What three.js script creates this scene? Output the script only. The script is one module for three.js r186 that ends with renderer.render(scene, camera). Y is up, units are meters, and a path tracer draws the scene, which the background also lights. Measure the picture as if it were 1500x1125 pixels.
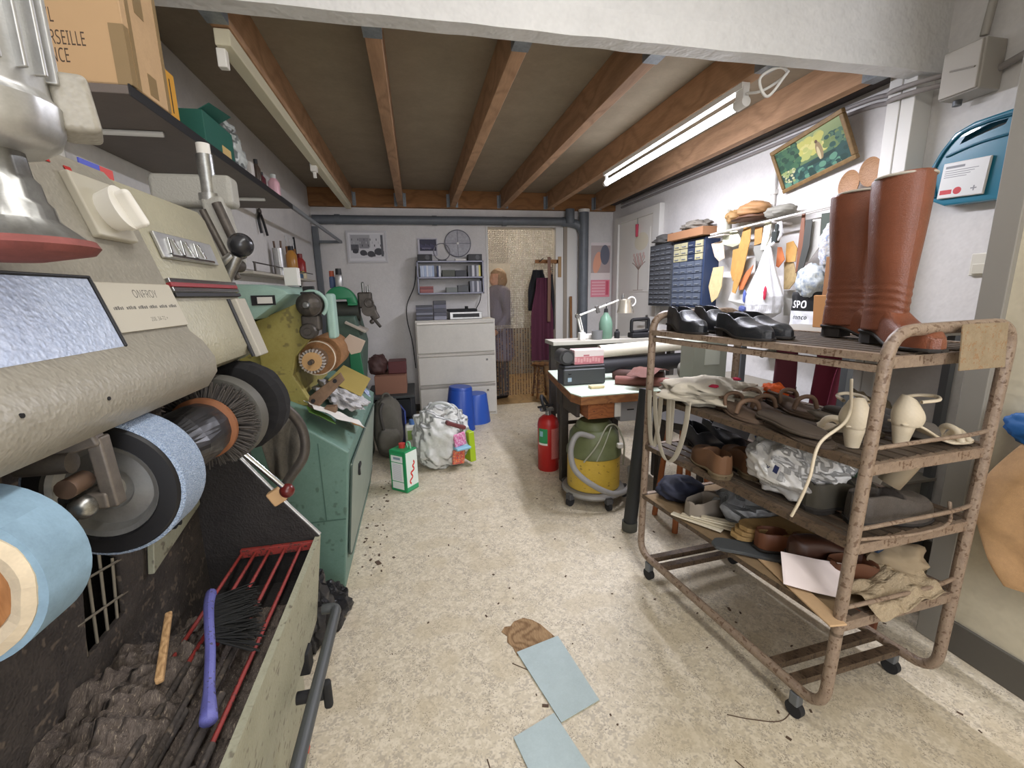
import * as THREE from 'three';
import { RoundedBoxGeometry } from 'three/addons/geometries/RoundedBoxGeometry.js';
import { mergeGeometries, toCreasedNormals, mergeVertices } from 'three/addons/utils/BufferGeometryUtils.js';
import { RectAreaLightUniformsLib } from 'three/addons/lights/RectAreaLightUniformsLib.js';
import { MarchingCubes } from 'three/addons/objects/MarchingCubes.js';
import { ImprovedNoise } from 'three/addons/math/ImprovedNoise.js';

RectAreaLightUniformsLib.init();
const D2R = Math.PI / 180;
const scene = new THREE.Scene();
scene.background = new THREE.Color(0x0b0b0c);

// ---------------------------------------------------------------- camera
const camera = new THREE.PerspectiveCamera(81.82, 1500 / 1125, 0.02, 60);
camera.rotation.order = 'YXZ';
camera.rotation.set(-11.574 * D2R, -11.887 * D2R, -1.175 * D2R);
camera.position.set(0, 1.3, 0);
scene.add(camera);

const renderer = new THREE.WebGLRenderer({ antialias: true });
renderer.toneMapping = THREE.LinearToneMapping;
renderer.toneMappingExposure = 2.0;
renderer.shadowMap.enabled = true;

// ---------------------------------------------------------------- room measures
const LX = -0.98, RX = 2.3, BZ = -5.05, JOIST = 2.2, BOARD = 2.37, FRONTCEIL = 2.75, FZ = 2.6, PX = 1.82;

// ceiling lamps of the front of the shop and of the room behind the bead curtain (outside the frame) are built with makeBatten further down
const LAMP = { tube: 78, front: 12.5, backroom: 1.7, window: 2.3 };

// ---------------------------------------------------------------- seeded random, noise
let seed = 12345;
const rnd = () => { seed = (seed * 1664525 + 1013904223) >>> 0; return seed / 4294967296; };
const rr = (a, b) => a + (b - a) * rnd();
const perlin = new ImprovedNoise();
const N3 = (x, y, z) => perlin.noise(x, y, z);
const clamp = (v, a, b) => Math.min(b, Math.max(a, v));
const lerp = (a, b, t) => a + (b - a) * t;
const smooth = (a, b, v) => { const t = clamp((v - a) / (b - a), 0, 1); return t * t * (3 - 2 * t); };

// ---------------------------------------------------------------- textures
// periodic value noise so that textures tile
function tileNoise(n, cells, sd) {
  const g = new Float32Array(cells * cells); let s = sd * 7919 + 17;
  for (let i = 0; i < g.length; i++) { s = (s * 1664525 + 1013904223) >>> 0; g[i] = s / 4294967296; }
  return (u, v) => {
    const x = u * cells, y = v * cells, x0 = Math.floor(x), y0 = Math.floor(y);
    let fx = x - x0, fy = y - y0; fx = fx * fx * (3 - 2 * fx); fy = fy * fy * (3 - 2 * fy);
    const a = (i, j) => g[(((j % cells) + cells) % cells) * cells + (((i % cells) + cells) % cells)];
    return lerp(lerp(a(x0, y0), a(x0 + 1, y0), fx), lerp(a(x0, y0 + 1), a(x0 + 1, y0 + 1), fx), fy);
  };
}
const fb = (fs, w) => (u, v) => { let t = 0, s = 0; for (let i = 0; i < fs.length; i++) { t += fs[i](u, v) * w[i]; s += w[i]; } return t / s; };
function tex(n, fn, srgb, metres) {
  const d = new Uint8Array(n * n * 4);
  for (let j = 0; j < n; j++) for (let i = 0; i < n; i++) {
    const c = fn(i / n, j / n); const k = (j * n + i) * 4;
    d[k] = clamp(c[0], 0, 255); d[k + 1] = clamp(c[1], 0, 255); d[k + 2] = clamp(c[2], 0, 255); d[k + 3] = 255;
  }
  const t = new THREE.DataTexture(d, n, n, THREE.RGBAFormat); t.wrapS = t.wrapT = THREE.RepeatWrapping;
  t.magFilter = THREE.LinearFilter; t.minFilter = THREE.LinearMipmapLinearFilter; t.generateMipmaps = true;
  if (srgb) t.colorSpace = THREE.SRGBColorSpace; t.repeat.set(1 / metres, 1 / metres); t.needsUpdate = true; return t;
}
const hexc = h => [(h >> 16) & 255, (h >> 8) & 255, h & 255];
const mixc = (a, b, t) => [lerp(a[0], b[0], t), lerp(a[1], b[1], t), lerp(a[2], b[2], t)];
// mottled colour between two tones with fine grain
function mottled(a, b, { n = 256, m = 0.5, cells = [6, 14, 40, 110], w = [4, 3, 2, 1.6], sd = 1, con = 1.6, grain = 6, c = null, cth = 0.68 } = {}) {
  const fs = cells.map((q, i) => tileNoise(n, q, sd * 31 + i)); const f = fb(fs, w), g = tileNoise(n, 128, sd + 99), f2 = tileNoise(n, cells[1] + 3, sd + 55), f3 = tileNoise(n, cells[2] + 7, sd + 77);
  const A = hexc(a), B = hexc(b), Cc = c === null ? null : hexc(c);
  return tex(n, (u, v) => {
    let col = mixc(A, B, clamp((f(u, v) - 0.5) * con + 0.5, 0, 1));
    if (Cc) { const q = f2(u, v) * 0.6 + f3(u, v) * 0.4; if (q > cth) col = mixc(col, Cc, clamp((q - cth) * 9, 0, 0.9)); }
    const e = (g(u, v) - 0.5) * grain; return [col[0] + e, col[1] + e, col[2] + e];
  }, true, m);
}
function bumpTex({ n = 256, m = 0.3, cells = [20, 50], w = [1, 1], sd = 3, pow = 1 } = {}) {
  const fs = cells.map((q, i) => tileNoise(n, q, sd * 13 + i)); const f = fb(fs, w);
  return tex(n, (u, v) => { const h = Math.pow(f(u, v), pow) * 255; return [h, h, h]; }, false, m);
}
function woodTex(a, b, { n = 512, m = 0.6, sd = 1, rings = 9, knots = 3 } = {}) {
  const A = hexc(a), B = hexc(b), f = tileNoise(n, 5, sd), g = tileNoise(n, 60, sd + 5), h = tileNoise(n, 16, sd + 8); let s = sd * 991; const K = [];
  for (let i = 0; i < knots; i++) { s = (s * 1664525 + 1013904223) >>> 0; const x = s / 4294967296; s = (s * 1664525 + 1013904223) >>> 0; K.push([x, s / 4294967296]); }
  return tex(n, (u, v) => {
    let w = v * rings + f(u * 1, v) * 1.8 + h(u * 0.5, v * 2) * 0.3, kd = 0;
    for (const [x, y] of K) { let dx = Math.abs(u - x); dx = Math.min(dx, 1 - dx); let dy = Math.abs(v - y); dy = Math.min(dy, 1 - dy); const d = Math.hypot(dx * 1.2, dy * 3); w += Math.exp(-d * d * 160) * 1.4; if (d < 0.028) kd = 1; }
    const r = 0.5 + 0.5 * Math.sin(w * 6.283); let c = mixc(A, B, 0.15 + 0.6 * r * r + (g(u * 0.4, v * 3) - 0.5) * 0.5);
    if (kd) c = mixc(c, [70, 40, 22], 0.7); return c;
  }, true, m);
}
function canvasTex(w, h, draw) {
  const c = document.createElement('canvas'); c.width = w; c.height = h; const x = c.getContext('2d'); draw(x, w, h);
  const t = new THREE.CanvasTexture(c); t.colorSpace = THREE.SRGBColorSpace; return t;
}
const bumps = {
  hammer: bumpTex({ m: 0.13, cells: [34, 60], w: [2, 1], sd: 4, pow: 1.4 }), plaster: bumpTex({ m: 0.7, cells: [9, 30, 80], w: [2, 2, 1], sd: 6 }),
  leather: bumpTex({ m: 0.06, cells: [30, 60], w: [1, 1], sd: 7 }), fabric: bumpTex({ m: 0.05, cells: [60, 90], w: [1, 1], sd: 8 }), crumple: bumpTex({ m: 0.35, cells: [5, 9, 20], w: [3, 2, 1], sd: 9 }), grit: bumpTex({ m: 0.05, cells: [40, 80], w: [1, 1], sd: 10, pow: 0.7 }), rust: bumpTex({ m: 0.12, cells: [12, 40], w: [1, 1], sd: 11 })
};
function mat(col, rough = 0.7, o = {}) {
  const { bump, bs = 0.001, phys, ...rest } = o; const P = { color: col === null ? 0xffffff : col, roughness: rough, ...rest };
  if (bump) { P.bumpMap = bumps[bump]; P.bumpScale = bs; }
  const keys = ['clearcoat', 'transmission', 'sheen', 'ior', 'thickness', 'anisotropy', 'specularIntensity'];
  return keys.some(k => k in P) ? new THREE.MeshPhysicalMaterial(P) : new THREE.MeshStandardMaterial(P);
}
// shared light-to-dark grain for plain one-hue surfaces, own texture where two hues or a third colour mix
const shared = new Map();
function mot(a, b, o, rough, mo = {}) {
  if (o.c !== undefined || o.cells || (o.con || 0) >= 2.4 || o.own) return mat(null, rough, { map: mottled(a, b, o), ...mo });
  const lum = h => { const c = hexc(h); return c[0] * 0.3 + c[1] * 0.59 + c[2] * 0.11; }; const la = lum(a), lb = lum(b), hi = la > lb ? a : b, ratio = Math.min(la, lb) / Math.max(la, lb);
  const d = [0.95, 0.9, 0.82, 0.7].reduce((p, q) => Math.abs(q - ratio) < Math.abs(p - ratio) ? q : p), m = [0.15, 0.4, 1.2].reduce((p, q) => Math.abs(Math.log(q / (o.m || 0.5))) < Math.abs(Math.log(p / (o.m || 0.5))) ? q : p), key = d + '/' + m;
  if (!shared.has(key)) { const g = Math.round(255 * d); shared.set(key, mottled((g << 16) | (g << 8) | g, 0xffffff, { m, sd: 700 + shared.size, con: 1.6, grain: 6 })); }
  return mat(hi, rough, { map: shared.get(key), ...mo });
}

// ---------------------------------------------------------------- geometry helpers (all return BufferGeometry)
const _m = new THREE.Matrix4(), _q = new THREE.Quaternion(), _e = new THREE.Euler(), _v = new THREE.Vector3();
function place(g, x = 0, y = 0, z = 0, rx = 0, ry = 0, rz = 0, s = 1) {
  _e.set(rx, ry, rz); _q.setFromEuler(_e); const sv = Array.isArray(s) ? new THREE.Vector3(...s) : new THREE.Vector3(s, s, s);
  _m.compose(new THREE.Vector3(x, y, z), _q, sv); g.applyMatrix4(_m); return g;
}
const box = (w, h, d, x = 0, y = 0, z = 0, rx = 0, ry = 0, rz = 0) => place(boxUV(new THREE.BoxGeometry(w, h, d)), x, y, z, rx, ry, rz);
const rbox = (w, h, d, r, x = 0, y = 0, z = 0, rx = 0, ry = 0, rz = 0, seg = 2) => place(boxUV(new RoundedBoxGeometry(w, h, d, seg, Math.min(r, w / 2.01, h / 2.01, d / 2.01))), x, y, z, rx, ry, rz);
// box from extents
const ext = (x0, x1, y0, y1, z0, z1, r = 0) => r ? rbox(Math.abs(x1 - x0), Math.abs(y1 - y0), Math.abs(z1 - z0), r, (x0 + x1) / 2, (y0 + y1) / 2, (z0 + z1) / 2) : box(Math.abs(x1 - x0), Math.abs(y1 - y0), Math.abs(z1 - z0), (x0 + x1) / 2, (y0 + y1) / 2, (z0 + z1) / 2);
const cyl = (r0, r1, h, x = 0, y = 0, z = 0, rx = 0, ry = 0, rz = 0, seg = 24) => place(boxUV(new THREE.CylinderGeometry(r1, r0, h, seg)), x, y, z, rx, ry, rz);
const sph = (r, x = 0, y = 0, z = 0, s = 1, seg = 20) => place(new THREE.SphereGeometry(r, seg, Math.round(seg * 0.7)), x, y, z, 0, 0, 0, s);
const tor = (R, r, x = 0, y = 0, z = 0, rx = 0, ry = 0, rz = 0, a = Math.PI * 2, s1 = 10, s2 = 28) => place(new THREE.TorusGeometry(R, r, s1, s2, a), x, y, z, rx, ry, rz);
const lathe = (pts, x = 0, y = 0, z = 0, rx = 0, ry = 0, rz = 0, seg = 32) => place(boxUV(toCreasedNormals(new THREE.LatheGeometry(pts.map(p => new THREE.Vector2(p[0], p[1])), seg), 0.7)), x, y, z, rx, ry, rz);
const V = (x, y, z) => new THREE.Vector3(x, y, z);
function tube(pts, r, seg = 40, rs = 8, straight = false, closed = false) {
  const P = pts.map(p => V(...p)); let c;
  if (straight) { c = new THREE.CurvePath(); for (let i = 0; i < P.length - 1; i++) c.add(new THREE.LineCurve3(P[i], P[i + 1])); }
  else c = new THREE.CatmullRomCurve3(P, closed, 'centripetal');
  const g = new THREE.TubeGeometry(c, seg, r, rs, closed); const uv = g.attributes.uv, L = c.getLength(); for (let i = 0; i < uv.count; i++) uv.setXY(i, uv.getX(i) * L, uv.getY(i) * 2 * Math.PI * r); return g;
}
// polyline with rounded corners as a tube
function bent(pts, rad, r, rs = 10, closed = false) {
  const P = pts.map(p => V(...p)), path = new THREE.CurvePath(); const n = P.length; let prev = closed ? null : P[0], first = null;
  for (let i = closed ? 0 : 1; i < (closed ? n : n - 1); i++) {
    const a = P[(i - 1 + n) % n], b = P[i], c = P[(i + 1) % n]; const d1 = a.clone().sub(b), d2 = c.clone().sub(b); const q = Math.min(rad, d1.length() * 0.49, d2.length() * 0.49);
    const s = b.clone().add(d1.normalize().multiplyScalar(q)), e = b.clone().add(d2.normalize().multiplyScalar(q));
    if (prev) path.add(new THREE.LineCurve3(prev, s)); else first = s;
    path.add(new THREE.QuadraticBezierCurve3(s, b, e)); prev = e;
  }
  path.add(new THREE.LineCurve3(prev, closed ? first : P[n - 1]));
  const segs = []; for (const c of path.curves) { const k = c.isLineCurve3 ? 1 : 6; for (let i = 0; i < k; i++) segs.push(c.getPoint(i / k)); } segs.push(path.curves[path.curves.length - 1].getPoint(1));
  return polyTube(segs, r, rs, true);
}
function polyTube(P, r, rs = 8, caps = true) {
  const pos = [], uv = [], idx = []; const n = P.length; let nor = null, L = 0; const R = typeof r === 'function' ? r : () => r;
  for (let i = 0; i < n; i++) {
    const t = P[Math.min(i + 1, n - 1)].clone().sub(P[Math.max(i - 1, 0)]).normalize(); if (i) L += P[i].distanceTo(P[i - 1]);
    if (!nor) { nor = Math.abs(t.y) < 0.9 ? V(0, 1, 0) : V(1, 0, 0); } nor = nor.clone().sub(t.clone().multiplyScalar(nor.dot(t))).normalize(); const b = t.clone().cross(nor), q = R(i / (n - 1));
    for (let j = 0; j <= rs; j++) { const a = j / rs * Math.PI * 2; const p = P[i].clone().addScaledVector(nor, Math.cos(a) * q).addScaledVector(b, Math.sin(a) * q); pos.push(p.x, p.y, p.z); uv.push(L, a * q); }
  }
  for (let i = 0; i < n - 1; i++) for (let j = 0; j < rs; j++) { const a = i * (rs + 1) + j, b = a + rs + 1; idx.push(a, a + 1, b, b, a + 1, b + 1); }
  if (caps) for (const e of [0, n - 1]) { const c = pos.length / 3; pos.push(P[e].x, P[e].y, P[e].z); uv.push(0, 0); for (let j = 0; j < rs; j++) { const a = e * (rs + 1) + j; e ? idx.push(c, a, a + 1) : idx.push(c, a + 1, a); } }
  const g = new THREE.BufferGeometry(); g.setAttribute('position', new THREE.Float32BufferAttribute(pos, 3)); g.setAttribute('uv', new THREE.Float32BufferAttribute(uv, 2)); g.setIndex(idx); g.computeVertexNormals(); return g;
}
function boxUV(g) {
  const p = g.attributes.position, n = g.attributes.normal; const uv = new Float32Array(p.count * 2);
  for (let i = 0; i < p.count; i++) {
    const ax = Math.abs(n.getX(i)), ay = Math.abs(n.getY(i)), az = Math.abs(n.getZ(i)); let u, v;
    if (ax >= ay && ax >= az) { u = p.getZ(i); v = p.getY(i); } else if (ay >= az) { u = p.getZ(i); v = p.getX(i); } else { u = p.getX(i); v = p.getY(i); }
    uv[i * 2] = u; uv[i * 2 + 1] = v;
  }
  if (!g.index) { // one projection for each triangle, so that no triangle spans two of them
    const A = new THREE.Vector3(), B = new THREE.Vector3(), Cc = new THREE.Vector3();
    for (let i = 0; i + 2 < p.count; i += 3) {
      A.fromBufferAttribute(p, i); B.fromBufferAttribute(p, i + 1).sub(A); Cc.fromBufferAttribute(p, i + 2).sub(A); B.cross(Cc); const ax = Math.abs(B.x), ay = Math.abs(B.y), az = Math.abs(B.z);
      for (let k = i; k < i + 3; k++) { if (ax >= ay && ax >= az) { uv[k * 2] = p.getZ(k); uv[k * 2 + 1] = p.getY(k); } else if (ay >= az) { uv[k * 2] = p.getZ(k); uv[k * 2 + 1] = p.getX(k); } else { uv[k * 2] = p.getX(k); uv[k * 2 + 1] = p.getY(k); } }
    }
  }
  g.setAttribute('uv', new THREE.BufferAttribute(uv, 2)); return g;
}
// polygon in (a, b) extruded along +third; then oriented: 'z' extrude along z; 'x' polygon given as (z, y) and extruded along x
function poly(pts, depth, axis = 'z', off = 0, bev = 0, holes = []) {
  const s = new THREE.Shape(pts.map(p => new THREE.Vector2(p[0], p[1]))); for (const h of holes) s.holes.push(new THREE.Path(h.map(p => new THREE.Vector2(p[0], p[1]))));
  const g = new THREE.ExtrudeGeometry(s, { depth: Math.max(1e-4, depth - 2 * bev), bevelEnabled: bev > 0, bevelThickness: bev, bevelSize: bev, bevelOffset: -bev, bevelSegments: 2, curveSegments: 12 });
  if (bev) g.translate(0, 0, bev);
  if (axis === 'x') { const p = g.attributes.position; for (let i = 0; i < p.count; i++) { const a = p.getX(i), b = p.getY(i), c = p.getZ(i); p.setXYZ(i, c + off, b, a); } flip(g); }
  else if (axis === 'y') { const p = g.attributes.position; for (let i = 0; i < p.count; i++) { const a = p.getX(i), b = p.getY(i), c = p.getZ(i); p.setXYZ(i, a, c + off, b); } flip(g); }
  else g.translate(0, 0, off);
  g.computeVertexNormals(); return boxUV(g);
}
function flip(g) {
  if (g.index) { const a = g.index.array; for (let i = 0; i < a.length; i += 3) { const t = a[i]; a[i] = a[i + 1]; a[i + 1] = t; } }
  else for (const k of Object.keys(g.attributes)) { const A = g.attributes[k], n = A.itemSize, r = A.array; for (let i = 0; i < A.count; i += 3) for (let q = 0; q < n; q++) { const t = r[i * n + q]; r[i * n + q] = r[(i + 1) * n + q]; r[(i + 1) * n + q] = t; } }
  return g;
}
// surface from a function (u, v) -> [x, y, z], optional thickness given as a second sheet
function surf(fn, nu, nv, thick = 0, closeU = false) {
  const pos = [], uv = [], idx = [];
  const add = (f) => { const o = pos.length / 3; for (let j = 0; j <= nv; j++) for (let i = 0; i <= nu; i++) { const p = f(i / nu, j / nv); pos.push(...p); uv.push(i / nu, j / nv); } return o; };
  const quad = (o, rev) => { for (let j = 0; j < nv; j++) for (let i = 0; i < nu; i++) { const a = o + j * (nu + 1) + i, b = a + 1, c = a + nu + 1, d = c + 1; rev ? idx.push(a, c, b, b, c, d) : idx.push(a, b, c, b, d, c); } };
  const o0 = add(fn); quad(o0, false);
  let g = new THREE.BufferGeometry(); g.setAttribute('position', new THREE.Float32BufferAttribute(pos, 3)); g.setAttribute('uv', new THREE.Float32BufferAttribute(uv, 2)); g.setIndex(idx); g.computeVertexNormals();
  if (thick) {
    const nn = g.attributes.normal, back = pos.slice(); const c = pos.length / 3; for (let i = 0; i < c; i++) { pos.push(back[i * 3] - nn.getX(i) * thick, back[i * 3 + 1] - nn.getY(i) * thick, back[i * 3 + 2] - nn.getZ(i) * thick); uv.push(uv[i * 2], uv[i * 2 + 1]); }
    quad(c, true); const at = (i, j) => j * (nu + 1) + i;
    for (let i = 0; i < nu; i++) { let a = at(i, 0), b = at(i + 1, 0); idx.push(a, a + c, b, b, a + c, b + c); a = at(i, nv); b = at(i + 1, nv); idx.push(a, b, a + c, b, b + c, a + c); }
    if (!closeU) for (let j = 0; j < nv; j++) { let a = at(0, j), b = at(0, j + 1); idx.push(a, b, a + c, b, b + c, a + c); a = at(nu, j); b = at(nu, j + 1); idx.push(a, a + c, b, b, a + c, b + c); }
    g = new THREE.BufferGeometry(); g.setAttribute('position', new THREE.Float32BufferAttribute(pos, 3)); g.setAttribute('uv', new THREE.Float32BufferAttribute(uv, 2)); g.setIndex(idx); g.computeVertexNormals();
  }
  return g;
}
// noisy rounded lump (cloth heap, filled bag)
function lump(rx, ry, rz, x, y, z, { amp = 0.15, fr = 3, sd = 0, flat = -1, seg = 28, sq = 1 } = {}) {
  const g = new THREE.SphereGeometry(1, seg, Math.round(seg * 0.7)), p = g.attributes.position;
  for (let i = 0; i < p.count; i++) {
    let a = p.getX(i), b = p.getY(i), c = p.getZ(i); const pw = q => Math.sign(q) * Math.pow(Math.abs(q), sq); let k = 1 + amp * (N3(a * fr + sd, b * fr + sd * 2, c * fr - sd) + 0.5 * N3(a * fr * 2.3 + sd, b * fr * 2.3, c * fr * 2.3));
    a = pw(a) * k; b = pw(b) * k; c = pw(c) * k; if (b < flat) b = flat; p.setXYZ(i, a * rx + x, b * ry + y, c * rz + z);
  }
  g.computeVertexNormals(); return boxUV(g);
}
function jitter(g, amp, fr, sd = 0) { const p = g.attributes.position, n = g.attributes.normal; for (let i = 0; i < p.count; i++) { const x = p.getX(i), y = p.getY(i), z = p.getZ(i); p.setXYZ(i, x + amp * N3(x * fr + sd, y * fr, z * fr), y + amp * N3(x * fr, y * fr + sd, z * fr + 9), z + amp * N3(x * fr + 5, y * fr, z * fr + sd)); } g.computeVertexNormals(); return g; }
function bristles(n, fn) { const gs = []; for (let i = 0; i < n; i++) { const [a, b, r] = fn(i); const d = b.clone().sub(a), L = d.length(); const c = new THREE.CylinderGeometry(r * 0.6, r, L, 4, 1); const q = new THREE.Quaternion().setFromUnitVectors(V(0, 1, 0), d.normalize()); c.applyQuaternion(q); c.translate((a.x + b.x) / 2, (a.y + b.y) / 2, (a.z + b.z) / 2); gs.push(c); } return merge(gs); }
function rod(a, b, r, rs = 8) { return polyTube([V(...a), V(...b)], r, rs, true); }
function merge(gs) {
  gs = [].concat(gs); const out = gs.map(g => { let h = g.index ? g.toNonIndexed() : g; for (const k of Object.keys(h.attributes)) if (!['position', 'normal', 'uv'].includes(k)) h.deleteAttribute(k); if (!h.attributes.uv) h.setAttribute('uv', new THREE.BufferAttribute(new Float32Array(h.attributes.position.count * 2), 2)); if (!h.attributes.normal) h.computeVertexNormals(); return h; });
  return out.length === 1 ? out[0] : mergeGeometries(out, false);
}

// ---------------------------------------------------------------- scene building helpers
const used = new Map();
const numbered = n => { const k = used.get(n) || 0; used.set(n, k + 1); return k ? `${n}_${String(k).padStart(3, '0')}` : n; };
const worldGroups = [], turned = []; // turned: [thing, angle] applied about the base once the bases are set
function mesh(geos, m) { const o = new THREE.Mesh(merge(geos), m); o.castShadow = true; o.receiveShadow = true; return o; }
function thing(name, label, category, group) { const g = new THREE.Group(); g.name = numbered(name); g.userData = { label, category }; if (group) g.userData.group = group; scene.add(g); worldGroups.push(g); return g; }
function local(name, label, category, pos, ry = 0, group) { const g = thing(name, label, category, group); worldGroups.pop(); g.position.set(...pos); g.rotation.y = ry; return g; }
function part(parent, name, geos, m, label) { const o = mesh(geos, m); o.name = name; if (label) o.userData.label = label; parent.add(o); return o; }
function solo(name, label, category, geos, m, group) { const o = mesh(geos, m); o.name = numbered(name); o.userData = { label, category }; if (group) o.userData.group = group; scene.add(o); worldGroups.push(o); return o; }
function struct(name, geos, m) { const o = mesh(geos, m); o.name = numbered(name); o.userData = { kind: 'structure' }; scene.add(o); return o; }
function copyOf(t, label, pos, ry = t.rotation.y) { const c = t.clone(); c.name = numbered(t.name.replace(/_\d{3}$/, '')); c.userData = { ...t.userData, label: label || t.userData.label }; c.position.set(...pos); c.rotation.y = ry; scene.add(c); return c; }
function rebase() {
  for (const g of worldGroups) {
    g.updateMatrixWorld(true); const b = new THREE.Box3().setFromObject(g); const c = V((b.min.x + b.max.x) / 2, b.min.y, (b.min.z + b.max.z) / 2);
    if (g.isMesh) { g.geometry.translate(-c.x, -c.y, -c.z); for (const k of g.children) k.position.sub(c); } else for (const k of g.children) k.position.sub(c); g.position.add(c);
  }
  for (const [g, a] of turned) g.rotation.y = a;
}

// ================================================================ materials
const M = {};
{
  const nF = [tileNoise(1024, 22, 1), tileNoise(1024, 55, 2), tileNoise(1024, 120, 3), tileNoise(1024, 230, 4), tileNoise(1024, 7, 5), tileNoise(1024, 34, 16)];
  const A = hexc(0xccc0a8), B = hexc(0xdcd1bb), Cc = hexc(0xb3a896), Dd = hexc(0x8c8170);
  const ft = tex(1024, (u, v) => {
    const vein = nF[1](u, v) * 0.55 + nF[2](u, v) * 0.45, big = nF[0](u, v), lg = nF[4](u, v);
    let c = mixc(A, B, smooth(0.35, 0.7, vein)); c = mixc(c, Cc, smooth(0.56, 0.74, nF[2](u + 0.31, v + 0.17) * 0.6 + nF[5](u, v) * 0.4) * 0.75);
    const f = nF[3](u, v) * 0.7 + big * 0.3; if (f > 0.74) c = mixc(c, Dd, clamp((f - 0.74) * 12, 0, 0.75)); c = mixc(c, hexc(0xc3b496), smooth(0.55, 0.8, lg) * 0.35);
    return c;
  }, true, 0.62);
  M.floor = mat(null, 0.5, { map: ft, bump: 'plaster', bs: 0.0006 });
}
M.wall = mot(0xd3d0cf, 0xdedbd8, { m: 2.2, sd: 3, n: 512, con: 1.2, grain: 3 }, 0.9, { bump: 'plaster', bs: 0.0018 });
M.beamPaint = mot(0xd3d3d1, 0xdddcda, { m: 1.1, sd: 5, con: 1.1, grain: 3 }, 0.75, { bump: 'plaster', bs: 0.006 });
M.board = mot(0x8a7c68, 0x988a76, { m: 1.3, sd: 8, n: 512, con: 1.3, grain: 8 }, 0.9);
M.joist = mat(null, 0.72, { map: woodTex(0xb08a68, 0x957253, { m: 0.9, sd: 4, rings: 7, knots: 4 }) });
M.joist2 = mat(null, 0.72, { map: woodTex(0xa98464, 0x8d6c4f, { m: 0.8, sd: 14, rings: 9, knots: 5 }) });
M.ledger = mat(null, 0.8, { map: woodTex(0x94683f, 0x7a5330, { m: 0.7, sd: 9, rings: 6, knots: 2 }) });
M.darkwood = mat(null, 0.8, { map: woodTex(0x57504c, 0x45403d, { m: 0.6, sd: 19 }) });
M.galv = mot(0x9aa0a4, 0x80878c, { m: 0.1, sd: 12 }, 0.5, { metalness: 0.7 });
M.beige = mot(0xcfc6ac, 0xd6cdb5, { m: 1.7, sd: 21, con: 1.3, grain: 3 }, 0.6, { bump: 'plaster', bs: 0.002 });
M.greyFrame = mat(0x8b877e, 0.55);
M.skirt = mat(0x5a564f, 0.6);
M.white = mat(0xdcdad4, 0.6);
M.whiteP = mat(0xe6e3db, 0.45);
M.greypipe = mot(0x5c6268, 0x6a7076, { m: 0.5, sd: 24 }, 0.45);
M.steelgrey = mat(0x6e7276, 0.45, { metalness: 0.4 });
M.black = mat(0x17171a, 0.5); M.blackM = mat(0x1d1d1f, 0.75); M.rubber = mat(0x242426, 0.8);
M.chrome = mat(0xd0d2d3, 0.18, { metalness: 1 }); M.steel = mot(0xa9a9a6, 0x8e8d89, { m: 0.2, sd: 33, con: 2 }, 0.32, { metalness: 0.9 }); M.iron = mot(0x605a54, 0x4b4641, { m: 0.15, sd: 34, con: 2 }, 0.5, { metalness: 0.6 });
M.red = mat(0xb3231f, 0.4); M.brass = mat(0xb08d3f, 0.35, { metalness: 0.8 });
M.tan = mot(0xc08a4e, 0xb27a40, { m: 0.3, sd: 41 }, 0.7, { bump: 'leather', bs: 0.0008 });
M.card = mot(0xc09d74, 0xc8a780, { m: 0.5, sd: 42, con: 1.2, grain: 8 }, 0.85);

// ================================================================ structure
const floor = struct('floor', [ext(LX - 0.1, RX + 0.1, -0.08, 0, BZ, FZ)], M.floor);
{ // worn place where the sheet has torn away, scraps and scratches lying on it
  const pts = [[0.250, -1.487], [0.268, -1.51], [0.29, -1.507], [0.31, -1.53], [0.352, -1.541], [0.385, -1.52], [0.41, -1.49], [0.45, -1.405], [0.42, -1.395], [0.345, -1.38], [0.285, -1.358], [0.278, -1.40], [0.262, -1.43], [0.268, -1.46]];
  part(floor, 'bare_patch', [poly(pts.map(p => [p[0], p[1]]), 0.0015, 'y', 0.0004)], mat(null, 0.9, { map: woodTex(0xa58763, 0x6e5236, { m: 0.3, sd: 71, rings: 5, knots: 0 }) }), 'torn patch of bare brown underfloor');
  const gs = []; seed = 77;
  for (let i = 0; i < 170; i++) { const x = rr(-0.3, 1.9), z = rr(-4.6, -0.75), s = rr(0.002, 0.0065) * (rnd() < 0.12 ? 1.8 : 1); gs.push(box(s * rr(1, 2.4), 0.002, s, x, 0.001, z, 0, rr(0, 3), 0)); }
  for (let i = 0; i < 46; i++) { const x = -0.35 + Math.abs(rr(-0.12, 0.12)), z = rr(-3.1, -1.95), s = rr(0.003, 0.011); gs.push(box(s * rr(1, 2), 0.003, s, x, 0.0015, z, 0, rr(0, 3), 0)); }
  for (const q of [[[1.12, -0.98], [1.02, -0.93], [0.93, -0.955], [0.87, -0.985]], [[0.8, -0.86], [0.83, -0.78], [0.84, -0.7]], [[0.84, -0.72], [0.87, -0.78]], [[0.12, -1.02], [0.13, -0.97], [0.15, -0.94]], [[0.26, -1.33], [0.33, -1.27]]]) gs.push(tube(q.map(p => [p[0], 0.001, p[1]]), 0.0016, 20, 5));
  gs.push(box(0.03, 0.003, 0.012, 1.33, 0.0015, -0.62, 0, 0.6, 0), box(0.02, 0.004, 0.035, -0.26, 0.002, -2.08, 0, 0.5, 0));
  const l = part(floor, 'floor_litter', gs, mat(0x584638, 0.9)); l.userData.kind = 'stuff';
}
const TH = 0.1;
const wallLeft = struct('wall_left', [ext(LX - TH, LX, 0, FRONTCEIL, BZ, FZ)], M.wall);
const DX0 = 0.81, DX1 = 1.6, DH = 2.02;
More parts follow.
